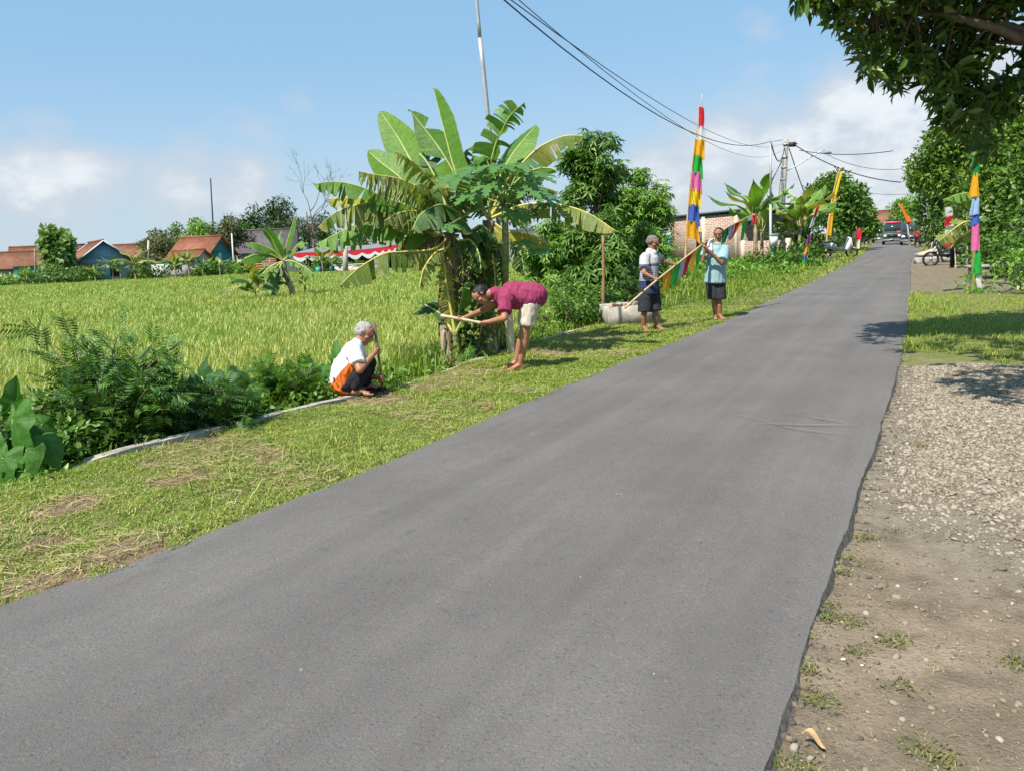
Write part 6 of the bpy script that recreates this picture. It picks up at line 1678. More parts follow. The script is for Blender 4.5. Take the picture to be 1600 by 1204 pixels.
# the tall flagpole with coloured cloths
Yf = 23.3
bf = A(1069, 458, Yf); bf[2] = -.06
rt = thing('flagpole', 'tall thin bamboo flagpole hung with a column of many-coloured cloths', 'flagpole', bf)
fx = lambda y: np.interp(y, [147, 168, 200, 260, 332, 400, 458], [1097.5, 1093.8, 1089, 1081.5, 1074.5, 1071, 1069.5])
ys = np.linspace(458, 147, 26); P = np.array([A(fx(y), y, Yf) for y in ys]); P[0] = bf
MB().tube(P, np.linspace(.036, .010, 26), 8).part('pole', M_BAMB, rt, True)
def fl(y0, y1, x0, x1, c, tl=0, ph=0.0, lx=None):
    l0 = fx(y0) if lx is None else lx; l1 = fx(y1) if lx is None else lx
    cloth_quad(rt, A(l0 + x0[0], y0, Yf - .05), A(l0 + x0[1] * 1.22, y0 + 1, Yf - .12), A(l1 + x1[1] * 1.22, y1 + tl * 1.4, Yf - .14), A(l1 + x1[0], y1, Yf - .05), c, .085, 12, 12, 3.4, ph)
fl(167, 199, (-1.5, 3), (3, 8), 'red', 0, .3); fl(197, 220, (2, 7), (5, 12), 'white', -1, .9); fl(218, 244, (-1, 12), (1, 14), 'gold', 4, 1.6)
fl(242, 269, (0, 11), (1, 15), 'green', 8, 2.1); fl(268, 296, (0, 12), (1, 16), 'pink', 6, .4); fl(294, 321, (0, 14), (1, 16), 'yellow', 4, 1.1); fl(319, 347, (0, 13), (1, 16.5), 'blue', 5, 2.4); fl(345, 369, (0, 13), (0, 18), 'gold', 8, .7)
mb = MB(); mb.tube([A(1087.5, 170, Yf), A(1099, 165, Yf)], .012, 5); mb.part('crossbar', M_BAMB, rt)
# the coloured pole at the right
Yr = 17.4; br_ = A(1530, 461, Yr); br_[2] = -.08
rt = thing('flagpole', 'coloured flagpole wrapped in cloths with a white foot, on the grass beside the yard', 'flagpole', br_)
P = [br_, A(1527, 400, Yr), A(1524, 320, Yr), A(1522, 230, Yr)]
MB().tube(catmull(P, 12), np.linspace(.035, .02, 12), 8).part('pole', M_BAMBP, rt, True)
def fr(y0, y1, xa, xb, ya, yb_, c, ph=0.0, d=.06): cloth_quad(rt, A(xa, y0, Yr - .04), A(xb, y0, Yr - d - .04), A(yb_, y1, Yr - d - .05), A(ya, y1, Yr - .05), c, .035, 7, 9, 2.6, ph)
fr(243, 272, 1520, 1530, 1518, 1531, 'dkgreen', .2); fr(270, 308, 1521, 1528, 1513, 1530, 'gold', 1.0); fr(309, 336, 1520, 1530, 1514, 1530, 'ltblue', .5); fr(311, 352, 1523, 1531, 1515, 1531, 'blue', 1.4, .03); fr(350, 392, 1519, 1531, 1517, 1531, 'pink', 2.2); fr(390, 428, 1525, 1532, 1519, 1534, 'green', .8)
mb = MB(); mb.tube(catmull([A(1530.5, 426, Yr), A(1529, 440, Yr), A(1531, 452, Yr), A(1530, 462, Yr)], 8), [.055, .06, .07, .055, .06, .055, .05, .05], 9); mb.part('white_wrap', flagmat('white', FC['white']), rt, True)
cloth_quad(rt, A(1531, 440, Yr - .05), A(1535, 444, Yr - .08), A(1539, 449, Yr - .08), A(1532, 449, Yr - .05), 'white', .02)

def pennant(label, pts, Y, segs, r=.03, m=None, width=.3, group=None, side=1, zb=-.08):
    """a leaning pole with strips of cloth: segs = [(f0,f1,colour)] along it"""
    P = np.array([A(x, y, Y) for x, y in pts]); b = P[0].copy(); P[0][2] = min(P[0][2], zb); rt = thing('pennant_pole', label, 'flagpole', P[0], group)
    C = catmull(P, 24); MB().tube(C, np.linspace(r, r * .45, 24), 6).part('pole', m or M_BAMB, rt, True)
    at = lambda f: C[min(23, int(f * 23))]
    for k, (f0, f1, c) in enumerate(segs):
        a, b_ = at(f1), at(f0); off = np.array([side * width, -.08, -.04]); o2 = np.array([side * width * 1.15, -.1, -.12])
        cloth_quad(rt, a + np.array([0, -r, 0]), a + off, b_ + o2, b_ + np.array([0, -r, 0]), c, .05, 6, 8, 2.2, k * .8)
    return rt
pennant('tall leaning pole wound with one long yellow pennant', [(1290, 403), (1293, 360), (1299, 318), (1306, 285), (1313, 262)], 49.9, [(.30, .55, 'gold'), (.52, .75, 'gold'), (.73, .99, 'yellow')], .07, M_BAMB, .17)
pennant('short leaning flag pole with a red top and yellow foot beside the bananas', [(1256, 425), (1263, 392), (1270, 352), (1281, 321)], 32, [(.86, 1, 'red'), (.70, .84, 'white'), (.46, .60, 'purple'), (.34, .46, 'gold'), (.24, .34, 'blue'), (.14, .24, 'green'), (.0, .14, 'yellow')], .035, M_BAMBP, .17, side=-1)
FG = 'red and white flags along the far verge'
for k, (x, y, t, c1, c2, lab) in enumerate(((1330, 386, 358, 'white', 'red', 'whitish-topped flag nearest the white motorcycle'), (1334, 386, 355, 'red', 'yellow', 'yellow-footed flag in the middle of the far row'), (1339, 386, 356, 'red', 'white', 'flag with a dark red cloth in the far row'), (1340, 384, 350, 'red', 'white', 'red and white striped flag leaning highest in the far row'))):
    pennant(lab, [(x - 1, y), (x + 1, (y + t) / 2), (x + 4, t)], 62 + k * 1.5, [(.5, 1, c1), (.05, .5, c2)], .05, M_BAMBP, .20, FG)
pennant('red and white striped flag hanging in the shade behind the two banana leaves', [(1494, 418), (1491, 370), (1487, 318)], 28.5, [(.84, .99, 'white'), (.70, .86, 'red'), (.54, .71, 'white'), (.42, .55, 'red')], .03, M_BAMBP, .34, side=-1)
pennant('small white flag between the coloured flagpole and the red and white flag', [(1512, 418), (1511, 370), (1509, 320)], 27.5, [(.72, .96, 'white'), (.66, .74, 'pink')], .03, M_BAMBP, .26)
pennant('thin pole with a slender orange pennant in front of the pale tree, above the van', [(1422, 384), (1416, 345), (1404, 319)], 72, [(.55, 1, 'orange')], .08, M_BAMBP, .3, side=1)
mb = MB(); c = A(1420, 343, 71)
for k in range(5): cap_mesh(mb, c + rng.normal(0, .10, 3), c + rng.normal(0, .12, 3) + np.array([0, 0, -.2]), .13, .15)
o = mb.part('cloth_bundle', flagmat('orange_red', (.75, .12, .05)), None, True); setp(o, 'bundle of orange-red cloth caught in the tree over the parked van', 'cloth')
o.name = 'cloth_bundle'
pole('bamboo_pole', 'pale bamboo pole leaning in the yard under the golden-green tree', 1465, 388, 352, 52, .05, M_BAMBP, 1452, 'pole')

# ---------------------------------------------------------------- buildings
def tile_mat(name, c1, c2, sc=3.0):
    m, t = newmat(name); P = t.node('ShaderNodeTexCoord').outputs['Object']
    wv = t.node('ShaderNodeTexWave'); t.l.new(P, wv.inputs['Vector']); wv.bands_direction = 'X'; wv.inputs['Scale'].default_value = sc; wv.inputs['Distortion'].default_value = .6
    n = t.noise(P, 1.3, 6, .7); c = t.ramp(n, [(c1, .32), (c2, .62), (tuple(q * .45 for q in c1), .8)])
    c = t.mix(t.m('MULTIPLY', wv.outputs[0], .45), c, t.mix(1, c, (.55, .5, .5), 'MULTIPLY'))
    finish(t, c, .9, wv.outputs[0], .1, bdist=.05); return m
M_TILE = tile_mat('orange_roof_tile', (.25, .11, .065), (.38, .19, .12)); M_TILE2 = tile_mat('bright_roof_tile', (.33, .12, .07), (.45, .20, .125)); M_TILEG = tile_mat('grey_roof_tile', (.13, .12, .12), (.20, .19, .19))
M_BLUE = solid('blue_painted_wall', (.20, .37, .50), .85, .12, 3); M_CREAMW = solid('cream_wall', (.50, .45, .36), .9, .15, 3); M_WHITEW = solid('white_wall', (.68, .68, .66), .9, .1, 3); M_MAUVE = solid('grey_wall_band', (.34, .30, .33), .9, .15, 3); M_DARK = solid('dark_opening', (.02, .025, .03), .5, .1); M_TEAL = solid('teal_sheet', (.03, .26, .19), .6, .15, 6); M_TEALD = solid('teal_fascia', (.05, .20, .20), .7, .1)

def house(name, label, base, rz, L, Wd, hw, hr, wall, roof, over=.5, gable=None, wins=(), trim=None, cat='house'):
    rt = thing(name, label, cat, base); M = place(base, rz)
    mb = MB(); mb.box((0, 0, hw / 2), (L, Wd, hw), M)
    mb.part('wall', wall, rt)
    mb = MB()
    for s in (-1, 1):
        x = s * (L / 2 - .04); V = np.array([(x, -Wd / 2, hw), (x, Wd / 2, hw), (x, 0, hw + hr), (x - s * .2, -Wd / 2, hw), (x - s * .2, Wd / 2, hw), (x - s * .2, 0, hw + hr)])
        MB().add(xf(M, V), [(0, 1, 2), (3, 5, 4), (0, 3, 4, 1), (1, 4, 5, 2), (2, 5, 3, 0)]).part('gable', gable or wall, rt)
    mb = MB(); k = (Wd / 2 + over) / (Wd / 2); t_ = .12
    for s in (-1, 1):
        y1, z1 = s * (Wd / 2 + over), hw + hr - hr * k; x0, x1 = -L / 2 - over, L / 2 + over
        V = np.array([(x0, 0, hw + hr + .05), (x1, 0, hw + hr + .05), (x1, y1, z1 + .05), (x0, y1, z1 + .05), (x0, 0, hw + hr + .05 + t_), (x1, 0, hw + hr + .05 + t_), (x1, y1, z1 + .05 + t_), (x0, y1, z1 + .05 + t_)])
        mb.add(xf(M, V), [(0, 1, 2, 3), (7, 6, 5, 4), (0, 4, 5, 1), (1, 5, 6, 2), (2, 6, 7, 3), (3, 7, 4, 0)])
    ro = mb.part('roof', roof, rt)
    mb = MB(); mb.tube([(-L / 2 - over, 0, hw + hr + .2), (L / 2 + over, 0, hw + hr + .2)], .13, 6, M=M); mb.part('ridge', roof, ro)
    if trim:
        for e_ in (-1, 1):
            x = e_ * (L / 2 + over + .02); z_ = hw + hr - hr * k + .1
            MB().tube([(x, -Wd / 2 - over, z_), (x, -.02, hw + hr + .1), (x, .02, hw + hr + .1), (x, Wd / 2 + over, z_)], .09, 5, M=M).part('bargeboard', trim, ro)
    for (face_, u, z, ww, wh, mm, nm) in wins:
        mb = MB()
        if face_ == 'x': mb.box((L / 2 + .03, u, z), (.08, ww, wh), M)
        else: mb.box((u, -Wd / 2 - .03, z), (ww, .08, wh), M)
        mb.part(nm, mm, rt)
    return rt
def hb(px, py, Y, z=-.45):
    b = A(px, py, Y); b[2] = z; return b
house('gable_house', 'blue-walled house with an orange tile roof and its gable facing the paddy', hb(158, 440, 96), math.radians(-52), 8.5, 5.4, 3.0, 2.0, M_BLUE, M_TILE, .55, M_BLUE, [('x', 0, 2.35, 5.0, .75, M_MAUVE, 'grey_band'), ('x', .9, 1.5, 1.0, 1.3, M_DARK, 'window'), ('x', -1.4, 1.2, .9, 2.0, M_DARK, 'door'), ('y', 0, 1.4, 1.2, 1.2, M_DARK, 'window')], solid('pale_bargeboard', (.50, .55, .60), .7, .1))
house('long_house', 'long low house with a weathered orange roof at the far left edge', hb(20, 440, 100), math.radians(8), 13, 6, 2.6, 1.7, M_CREAMW, M_TILE, .7, None, [('y', -2, 1.3, 1.2, 1.2, M_DARK, 'window'), ('y', 2, 1.1, 1.0, 2.0, M_DARK, 'door')])
house('tiled_house', 'orange-roofed house behind the round pale tree', hb(88, 440, 108), math.radians(20), 9, 6, 2.9, 2.2, M_CREAMW, M_TILE, .6, None, [('y', 1, 1.4, 1.2, 1.2, M_DARK, 'window')])
house('tiled_house', 'orange-roofed house half hidden behind the gable of the blue house', hb(214, 440, 112), math.radians(5), 10, 6, 3.1, 1.8, M_CREAMW, M_TILE, .6, None, [('y', 0, 1.4, 1.2, 1.2, M_DARK, 'window')])
house('tiled_house', 'bright orange-roofed house with a dark teal front under the far wood', hb(322, 438, 100), math.radians(-14), 5.2, 5.4, 3.1, 2.0, M_TEALD, M_TILE2, .55, None, [('y', .6, 1.2, 1.0, 2.1, M_DARK, 'door'), ('y', -1.2, 1.5, 1.0, 1.2, M_DARK, 'window')])
house('tiled_house', 'small lean-to house with a low red roof in front of the bright orange roof', hb(300, 438, 95), math.radians(-14), 4.0, 3.4, 2.4, 1.0, M_CREAMW, M_TILE2, .4, None, [('y', 0, 1.1, .9, 1.8, M_DARK, 'door')])
house('white_house', 'white house with a grey tile roof behind the lone banana plant', hb(425, 436, 108), math.radians(12), 7, 6, 3.3, 2.6, M_WHITEW, M_TILEG, .6, M_WHITEW, [('y', -1.4, 1.5, 1.2, 1.3, M_DARK, 'window'), ('y', 1.4, 1.2, 1.0, 2.1, M_DARK, 'door')])
house('brown_shed', 'low brown shed with a sagging roof far behind the papaya', hb(855, 412, 92), math.radians(6), 9, 5, 2.6, 1.2, M_CREAMW, M_TILEG, .5, None, [('y', 0, 1.2, 1.2, 1.2, M_DARK, 'window')])
house('red_roof_house', 'red-roofed house closing the end of the road', hb(1372, 380, 165, -.1), math.radians(-30), 10, 7, 3.4, 2.2, M_CREAMW, M_TILE, .7, None, [('y', 0, 1.5, 1.2, 1.2, M_DARK, 'window')])
# green sheet shed, white wall, bamboo fence
rt = thing('tin_shed', 'small shed clad in green corrugated sheets beside the bamboo fence', 'shed', hb(50, 440, 93)); M = place(hb(50, 440, 93), math.radians(4))
mb = MB(); n = 28; xs = np.linspace(-1.5, 1.5, n); V = np.array([(x, -.8 + .03 * (i % 2), z) for z in (1.2, 2.5) for i, x in enumerate(xs)]); mb.add(xf(M, V), [(i, i + 1, n + i + 1, n + i) for i in range(n - 1)]); mb.part('green_sheet', M_TEAL, rt)
mb = MB(); mb.box((0, 0, .6), (3.0, 1.5, 1.2), M); mb.part('wall', M_CREAMW, rt)
mb = MB(); mb.box((0, -.1, 2.56), (3.4, 1.9, .06), M); mb.part('roof', M_TILEG, rt)
for s in (-1, 1): MB().tube([(s * 1.45, -.7, 0), (s * 1.45, -.7, 2.5)], .06, 6, M=M).part('post', M_WOOD, rt)
rt = thing('white_wall', 'whitewashed wall panel standing between the far banana plants', 'wall', hb(265, 438, 90)); M = place(hb(265, 438, 90), math.radians(-5))
mb = MB(); mb.box((-.9, 0, 1.1), (2.2, .2, 2.2), M); mb.part('panel', M_WHITEW, rt); mb = MB(); mb.box((1.5, .1, 1.0), (2.2, .2, 2.0), M); mb.part('grey_panel', M_MAUVE, rt); mb = MB(); mb.box((.2, .02, 2.26), (4.8, .5, .08), M); mb.part('coping', M_CONC, rt)  # white panel, grey-coloured second panel, coping on top
rt = thing('bamboo_fence', 'pale split-bamboo fence at the far left corner of the paddy', 'fence', hb(15, 442, 88)); mb = MB()
for i in range(64):
    x = -4 + i * .11; b = hb(15, 442, 88) + np.array([x, rng.normal(0, .03), 0]); mb.tube([b, b + np.array([rng.normal(0, .05), 0, rng.uniform(1.3, 1.75)])], .045, 4)
mb.part('slats', M_BAMBP, rt); mb = MB(); b = hb(15, 442, 88); mb.tube([b + np.array([-4, -.06, .9]), b + np.array([3, -.06, .9])], .05, 5); mb.part('rail', M_BAMB, rt)
# wattle fence between banana plants and the white wall by the truck
rt = thing('bamboo_fence', 'grey bamboo fence running behind the shrubs beside the yellow truck', 'fence', hb(345, 437, 87)); mb = MB()
for i in range(70):
    b = hb(345, 437, 87) + np.array([-3.5 + i * .1, rng.normal(0, .03), 0]); mb.tube([b, b + np.array([0, 0, rng.uniform(1.1, 1.5)])], .04, 4)
mb.part('slats', M_WOOD, rt); mb = MB(); b = hb(345, 437, 87); mb.tube([b + np.array([-3.5, -.06, .8]), b + np.array([3.5, -.06, .8])], .05, 5); mb.part('rail', M_BAMB, rt)
# yellow truck
def wheel(rt, c, r, wd, M, m_t, m_r):
    o = MB().tube([np.array(c) + np.array([0, -wd / 2, 0]), np.array(c) + np.array([0, wd / 2, 0])], r, 16, M=M).part('wheel', m_t, rt)
    MB().tube([np.array(c) + np.array([0, -wd / 2 - .01, 0]), np.array(c) + np.array([0, wd / 2 + .01, 0])], r * .55, 12, M=M).part('rim', m_r, o)
M_TYRE = solid('tyre', (.02, .02, .02), .85, .2); M_RIM = solid('rim', (.35, .35, .36), .35, .1, metal=.6); M_GLASS = solid('window_glass', (.03, .045, .055), .08, .1, spec=.6)
b = hb(398, 437, 87); rt = thing('yellow_truck', 'small yellow truck parked behind the lone banana plant', 'truck', b); M = place(b, math.radians(-6)); M_YEL = solid('yellow_paint', (.62, .36, .07), .4, .1); M_ORG = solid('orange_stake_side', (.55, .25, .08), .6, .2)
MB().extr([(-1.9, .5), (-1.9, 1.2), (-1.65, 1.35), (-1.35, 2.05), (-.5, 2.05), (-.45, .5)], -.8, .8, M).part('cab', M_YEL, rt)
MB().extr([(-1.55, 1.38), (-1.30, 1.92), (-.70, 1.92), (-.70, 1.38)], -.83, -.805, M).part('window', M_GLASS, rt)
mb = MB(); mb.box((1.0, 0, 1.0), (2.8, 1.7, .12), M)
for z in (1.25, 1.5, 1.75, 2.0): mb.box((1.0, -.83, z), (2.8, .05, .12), M); mb.box((1.0, .83, z), (2.8, .05, .12), M)
for x in (-.35, .6, 1.5, 2.35): mb.box((x, -.86, 1.5), (.08, .05, 1.1), M); mb.box((x, .86, 1.5), (.08, .05, 1.1), M)
mb.part('stake_bed', M_ORG, rt)
for x in (-1.2, 1.7):
    for s in (-.72, .72): wheel(rt, (x, s, .42), .42, .22, M, M_TYRE, M_RIM)

# festival tent with red and white scalloped fringe
tl, tm_, tr_ = A(458, 396, 82), A(590, 388, 78), A(646, 377, 70)
rt = thing('festival_tent', 'low festival tent with a red and white scalloped fringe across the paddy', 'tent', np.array([*tm_[:2], -.4]))
pts = catmull([tl, A(530, 393, 80), tm_, tr_], 120)
low2 = pts.copy(); low2[:, 2] -= .52 + .42 * np.abs(np.sin(np.arange(120) * .31)); mid_ = pts.copy(); mid_[:, 2] -= .26 + .26 * np.abs(np.sin(np.arange(120) * .31)); 
front = np.array([.0, -.03, 0])
mb = MB(); mb.add(*strip(pts, mid_)); mb.part('red_fringe', flagmat('red', FC['red'], .2), rt)
mb = MB(); mb.add(*strip(mid_ + front * 0, low2)); mb.part('white_fringe', flagmat('white', FC['white'], .2), rt)
mb = MB(); back = pts + np.array([.8, 7, .6]); mb.add(*strip(pts + np.array([0, 0, .03]), back)); back2 = back + np.array([.8, 7, -.6]); mb.add(*strip(back, back2)); mb.part('canopy', solid('tent_sheet', (.20, .20, .21), .6, .15, 2), rt)
for k in (2, 30, 60, 90, 117):
    for dy in (.15, 13.5): MB().tube([pts[k] + np.array([0, dy, 0]), np.array([pts[k][0], pts[k][1] + dy, -.45])], .06, 6).part('post', M_GALV, rt)
mb = MB(); V1 = pts[::6] + np.array([1.2, 12.5, -.1]); V2 = V1.copy(); V2[:, 2] = -.45; mb.add(*strip(V1, V2)); mb.part('back_curtain', solid('dark_curtain', (.035, .06, .055), .9, .2), rt)
rt = thing('low_wall', 'low cream wall in front of the tent beside the pale post', 'wall', hb(570, 430, 76)); mb = MB(); mb.box(hb(560, 430, 76) + np.array([0, 0, .55]), (4.6, .2, 1.0)); mb.part('panel', M_CREAMW, rt); mb = MB(); mb.box(hb(560, 430, 76) + np.array([0, 0, 1.09]), (4.8, .3, .07)); mb.part('coping', M_WHITEW, rt)
M_CHAIR = solid('teal_plastic', (.02, .36, .38), .4, .08); M_CHAIRB = solid('blue_plastic', (.04, .12, .32), .4, .08)
def chair(label, px, Y, m, group, rz):
    b = hb(px, 430, Y, -.40); rt = thing('plastic_chair', label, 'chair', b, group); M = place(b, rz)
    mb = MB(); mb.box((0, 0, .45), (.44, .42, .035), M); mb.part('seat', m, rt)
    mb = MB(); mb.box((0, .20, .70), (.42, .035, .46), M); mb.part('backrest', m, rt)
    for sx in (-.19, .19):
        for sy in (-.18, .18): MB().tube([(sx, sy, .44), (sx * 1.15, sy * 1.15, 0)], .022, 5, M=M).part('leg', m, rt)
CG = 'plastic chairs set out by the tent'
for k, (px, m, lab) in enumerate(((497, M_CHAIR, 'teal chair at the outer end of the row by the tent'), (503, M_CHAIRB, 'dark blue chair next to the end teal chair'), (515, M_CHAIR, 'teal chair under the round shrub'), (521, M_CHAIR, 'second teal chair beside the pale tent post'), (527, M_CHAIR, 'teal chair nearest the pale tent post'), (623, M_CHAIRB, 'blue chair below the high end of the fringe'), (628, M_CHAIRB, 'second blue chair beside the banana trunk'), (798, M_CHAIR, 'teal chair seen right of the papaya trunk'), (824, M_CHAIR, 'teal chair behind the cassava leaves'), (830, M_CHAIR, 'last teal chair by the brown shed'))):
    chair(lab, px, 74.5 + (k % 2) * .6, m, CG, rng.uniform(-2, 2))

# brick building with flat roof
def brick_mat():
    m, t = newmat('raw_brick'); P = t.node('ShaderNodeTexCoord').outputs['Object']
    mp = t.node('ShaderNodeMapping'); t.l.new(P, mp.inputs[0]); mp.inputs['Rotation'].default_value = (math.radians(90), 0, 0)
    br = t.node('ShaderNodeTexBrick'); t.l.new(mp.outputs[0], br.inputs['Vector']); br.inputs['Scale'].default_value = 2.5
    br.inputs['Color1'].default_value = (.46, .27, .185, 1); br.inputs['Color2'].default_value = (.30, .155, .105, 1); br.inputs['Mortar'].default_value = (.52, .47, .41, 1); br.inputs['Mortar Size'].default_value = .045; br.inputs['Bias'].default_value = -.1
    n = t.noise(P, 3, 5, .6); c = t.mix(t.step(n, .55, .75), br.outputs[0], (.40, .33, .26)); n2 = t.noise(P, 14, 4, .6); c = t.mix(t.step(n2, .35, .65), t.mix(1, c, (.75, .72, .7), 'MULTIPLY'), c)
    finish(t, c, .95, br.outputs['Fac'], .1, bdist=-.01); return m
M_BRICK = brick_mat(); M_PLAST = solid('pale_plaster', (.52, .45, .37), .9, .12, 4)
pL, pR = A(1046, 405, 50), A(1152, 405, 45.5); pL[2] = pR[2] = -.2
ang = math.atan2(pR[1] - pL[1], pR[0] - pL[0]); LB = np.linalg.norm(pR - pL); M = place(pL, ang)
rt = thing('brick_building', 'unplastered brick building with a flat dark roof behind the flag carriers', 'building', pL)
mb = MB(); mb.box((LB / 2, 3, 1.55), (LB, 6, 3.1), M); mb.part('wall', M_BRICK, rt)
mb = MB(); mb.extr([(-.15, 3.12), (LB + .5, 3.22), (LB + .5, 3.34), (-.15, 3.24)], -.18, 6.3, M); mb.part('roof', solid('dark_roof_sheet', (.10, .105, .12), .7, .2, 3), rt)
for x, wv, hh, z in ((LB * .02, .18, 3.05, 1.53), (LB * .53, .24, 3.05, 1.53), (LB * .985, .16, 3.1, 1.55)): mb = MB(); mb.box((x, -.03, z), (wv, .10, hh), M); mb.part('pilaster', M_PLAST, rt)
w_ = MB().box((LB * .475, -.04, 1.55), (.42, .14, 1.15), M).part('window', M_DARK, rt)
MB().box((LB * .475, -.06, .94), (.56, .22, .07), M).part('sill', M_PLAST, w_)
MB().box((LB * .985 + .7, .35, 2.75), (1.0, .08, .55), M).part('shutter', M_DARK, rt)
rt = thing('brick_wall', 'low unplastered brick wall continuing beside the banana clump', 'wall', pR); M2 = place(pR, ang)
mb = MB(); mb.box((1.75, .15, .72), (3.4, .16, 1.44), M2); mb.part('panel', M_BRICK, rt)
for x in (.35, 3.4): MB().box((x, .12, .76), (.20, .26, 1.52), M2).part('pilaster', M_PLAST, rt)
# white and turquoise wall beside it
pw = A(1030, 410, 44); pw[2] = -.2; rt = thing('painted_wall', 'white wall with a turquoise end beside the brick building', 'wall', pw)
MB().box(pw + np.array([-.25, 0, 1.0]), (1.3, .2, 2.0)).part('panel', M_WHITEW, rt); MB().box(pw + np.array([.53, -.02, 1.05]), (.24, .26, 2.1)).part('end_pillar', solid('turquoise_paint', (.30, .58, .64), .8, .1), rt); MB().box(pw + np.array([-.3, -.11, 1.1]), (.25, .03, .22)).part('vent', M_DARK, rt)

# ---------------------------------------------------------------- vehicles
def motorcycle(label, base, rz, body, dark, sc=1.0, group=None):
    rt = thing('motorcycle', label, 'motorcycle', base, group); M = place(base, rz, sc)
    for x in (-.62, .62):
        mb = MB(); th = np.linspace(0, 2 * math.pi, 21); mb.tube([(x + .26 * math.cos(a), 0, .29 + .26 * math.sin(a)) for a in th], .045, 7, M=M, caps=False); o = mb.part('wheel', M_TYRE, rt)
        mb = MB(); mb.tube([(x, -.05, .29), (x, .05, .29)], .07, 8, M=M)
        for a in np.linspace(0, math.pi, 4)[:3]: mb.tube([(x - .24 * math.cos(a), 0, .29 - .24 * math.sin(a)), (x + .24 * math.cos(a), 0, .29 + .24 * math.sin(a))], .012, 4, M=M)
        mb.part('rim', M_RIM, o)
    MB().extr([(-.75, .62), (-.30, .50), (.05, .34), (.32, .38), (.46, .86), (.40, .96), (.28, .62), (.02, .52), (-.25, .72), (-.85, .80)], -.11, .11, M).part('body', body, rt)
    MB().extr([(-.80, .80), (-.25, .72), (-.02, .72), (-.05, .80), (-.75, .88)], -.13, .13, M).part('seat', dark, rt)
    mb = MB(); mb.tube([(.62, 0, .29), (.44, 0, .92)], .035, 6, M=M); mb.part('fork', M_GALV, rt)
    mb = MB(); mb.tube([(.36, -.34, 1.02), (.44, -.12, .97), (.44, .12, .97), (.36, .34, 1.02)], .018, 6, M=M); mb.part('handlebar', dark, rt)
    mb = MB(); mb.ball((.52, 0, .88), (.07, .09, .09), M); mb.part('headlight', M_GLASS, rt)
    mb = MB(); mb.extr([(.40, .58), (.62, .58), (.86, .46), (.84, .42), (.62, .53), (.42, .53)], -.06, .06, M); mb.part('front_fender', body, rt)
    mb = MB(); mb.extr([(-.92, .42), (-.75, .62), (-.55, .62), (-.55, .58), (-.74, .57), (-.88, .40)], -.06, .06, M); mb.part('rear_fender', dark, rt)
    mb = MB(); mb.tube([(-.15, -.14, .30), (-.75, -.17, .36)], .045, 8, M=M); mb.part('exhaust', M_RIM, rt)
    for s in (-1, 1): MB().tube([(.40, s * .25, 1.0), (.36, s * .30, 1.16)], .01, 4, M=M).part('mirror', dark, rt)
    return rt
M_WHT = solid('white_plastic', (.72, .72, .74), .3, .06); M_BLK = solid('black_plastic', (.025, .025, .028), .35, .1); M_REDP = solid('dark_red_paint', (.25, .02, .02), .3, .1)
b = A(1310, 401, 47); b[2] = -.06; sc_ = motorcycle('white motor scooter parked on the verge below the yellow pennant pole', b, math.radians(-20), M_WHT, M_BLK, 1.2)
M = place(b, math.radians(-20), 1.2)
MB().extr([(.20, .34), (.52, .36), (.66, .62), (.56, 1.02), (.40, 1.06), (.34, .62), (.20, .46)], -.17, .17, M).part('leg_shield', M_WHT, sc_)
MB().extr([(-.95, .66), (-.78, .50), (-.25, .46), (-.08, .60), (-.20, .78), (-.90, .84)], -.15, .15, M).part('tail_cover', M_WHT, sc_)
for px, py, Y, rz, m, lab in ((1482, 414, 31, 160, M_BLK, 'black motorcycle parked beside the red and white flag'), (1508, 410, 33, 140, M_BLK, 'black motorcycle behind the two ragged banana leaves'), (1560, 418, 27, 100, M_BLK, 'motorcycle under the broad tree beside the man in maroon'), (1444, 385, 62, 110, M_BLK, 'dark motorcycle beside the man in the red shirt'), (1345, 383, 80, 120, M_BLK, 'dark motorcycle behind the row of far flags')):
    b = A(px, py, Y); b[2] = -.06; motorcycle(lab, b, math.radians(rz), m, M_BLK, 1.05, 'motorcycles parked in the yard')

def vehicle(name, label, base, rz, prof, Wd, paint, glassf, side, wheels, r, extras, cat):
    """profile along x (nose at +x) extruded; glass panes set proud"""
    rt = thing(name, label, cat, base); M = place(base, rz)
    o = MB().extr(prof, -Wd / 2, Wd / 2, M).part('body', paint, rt)
    bev = o.modifiers.new('bevel', 'BEVEL'); bev.width = .06; bev.segments = 2
    (x0, z0), (x1, z1) = glassf; n = np.array([-(z0 - z1), 0, -(x1 - x0)]); n = np.array([z1 - z0, 0, x0 - x1]); n = n / np.linalg.norm(n) * .03; w_ = Wd / 2 - .12
    V = np.array([(x0, -w_, z0), (x0, w_, z0), (x1, w_ - .05, z1), (x1, -w_ + .05, z1)]); V = np.concatenate([V + n, V - n])
    MB().add(xf(M, V), [(0, 1, 2, 3), (7, 6, 5, 4), (0, 4, 5, 1), (1, 5, 6, 2), (2, 6, 7, 3), (3, 7, 4, 0)]).part('windscreen', M_GLASS, rt)
    for pr in side:
        for s in (-1, 1): MB().extr(pr, s * Wd / 2 - .02, s * Wd / 2 + .02, M).part('side_window', M_GLASS, rt)
    for x in wheels:
        for s in (-1, 1): wheel(rt, (x, s * (Wd / 2 - .10), r), r, .22, M, M_TYRE, M_RIM)
    for nm, c, sz, m in extras: MB().box(c, sz, M).part(nm, m, rt)
    return rt
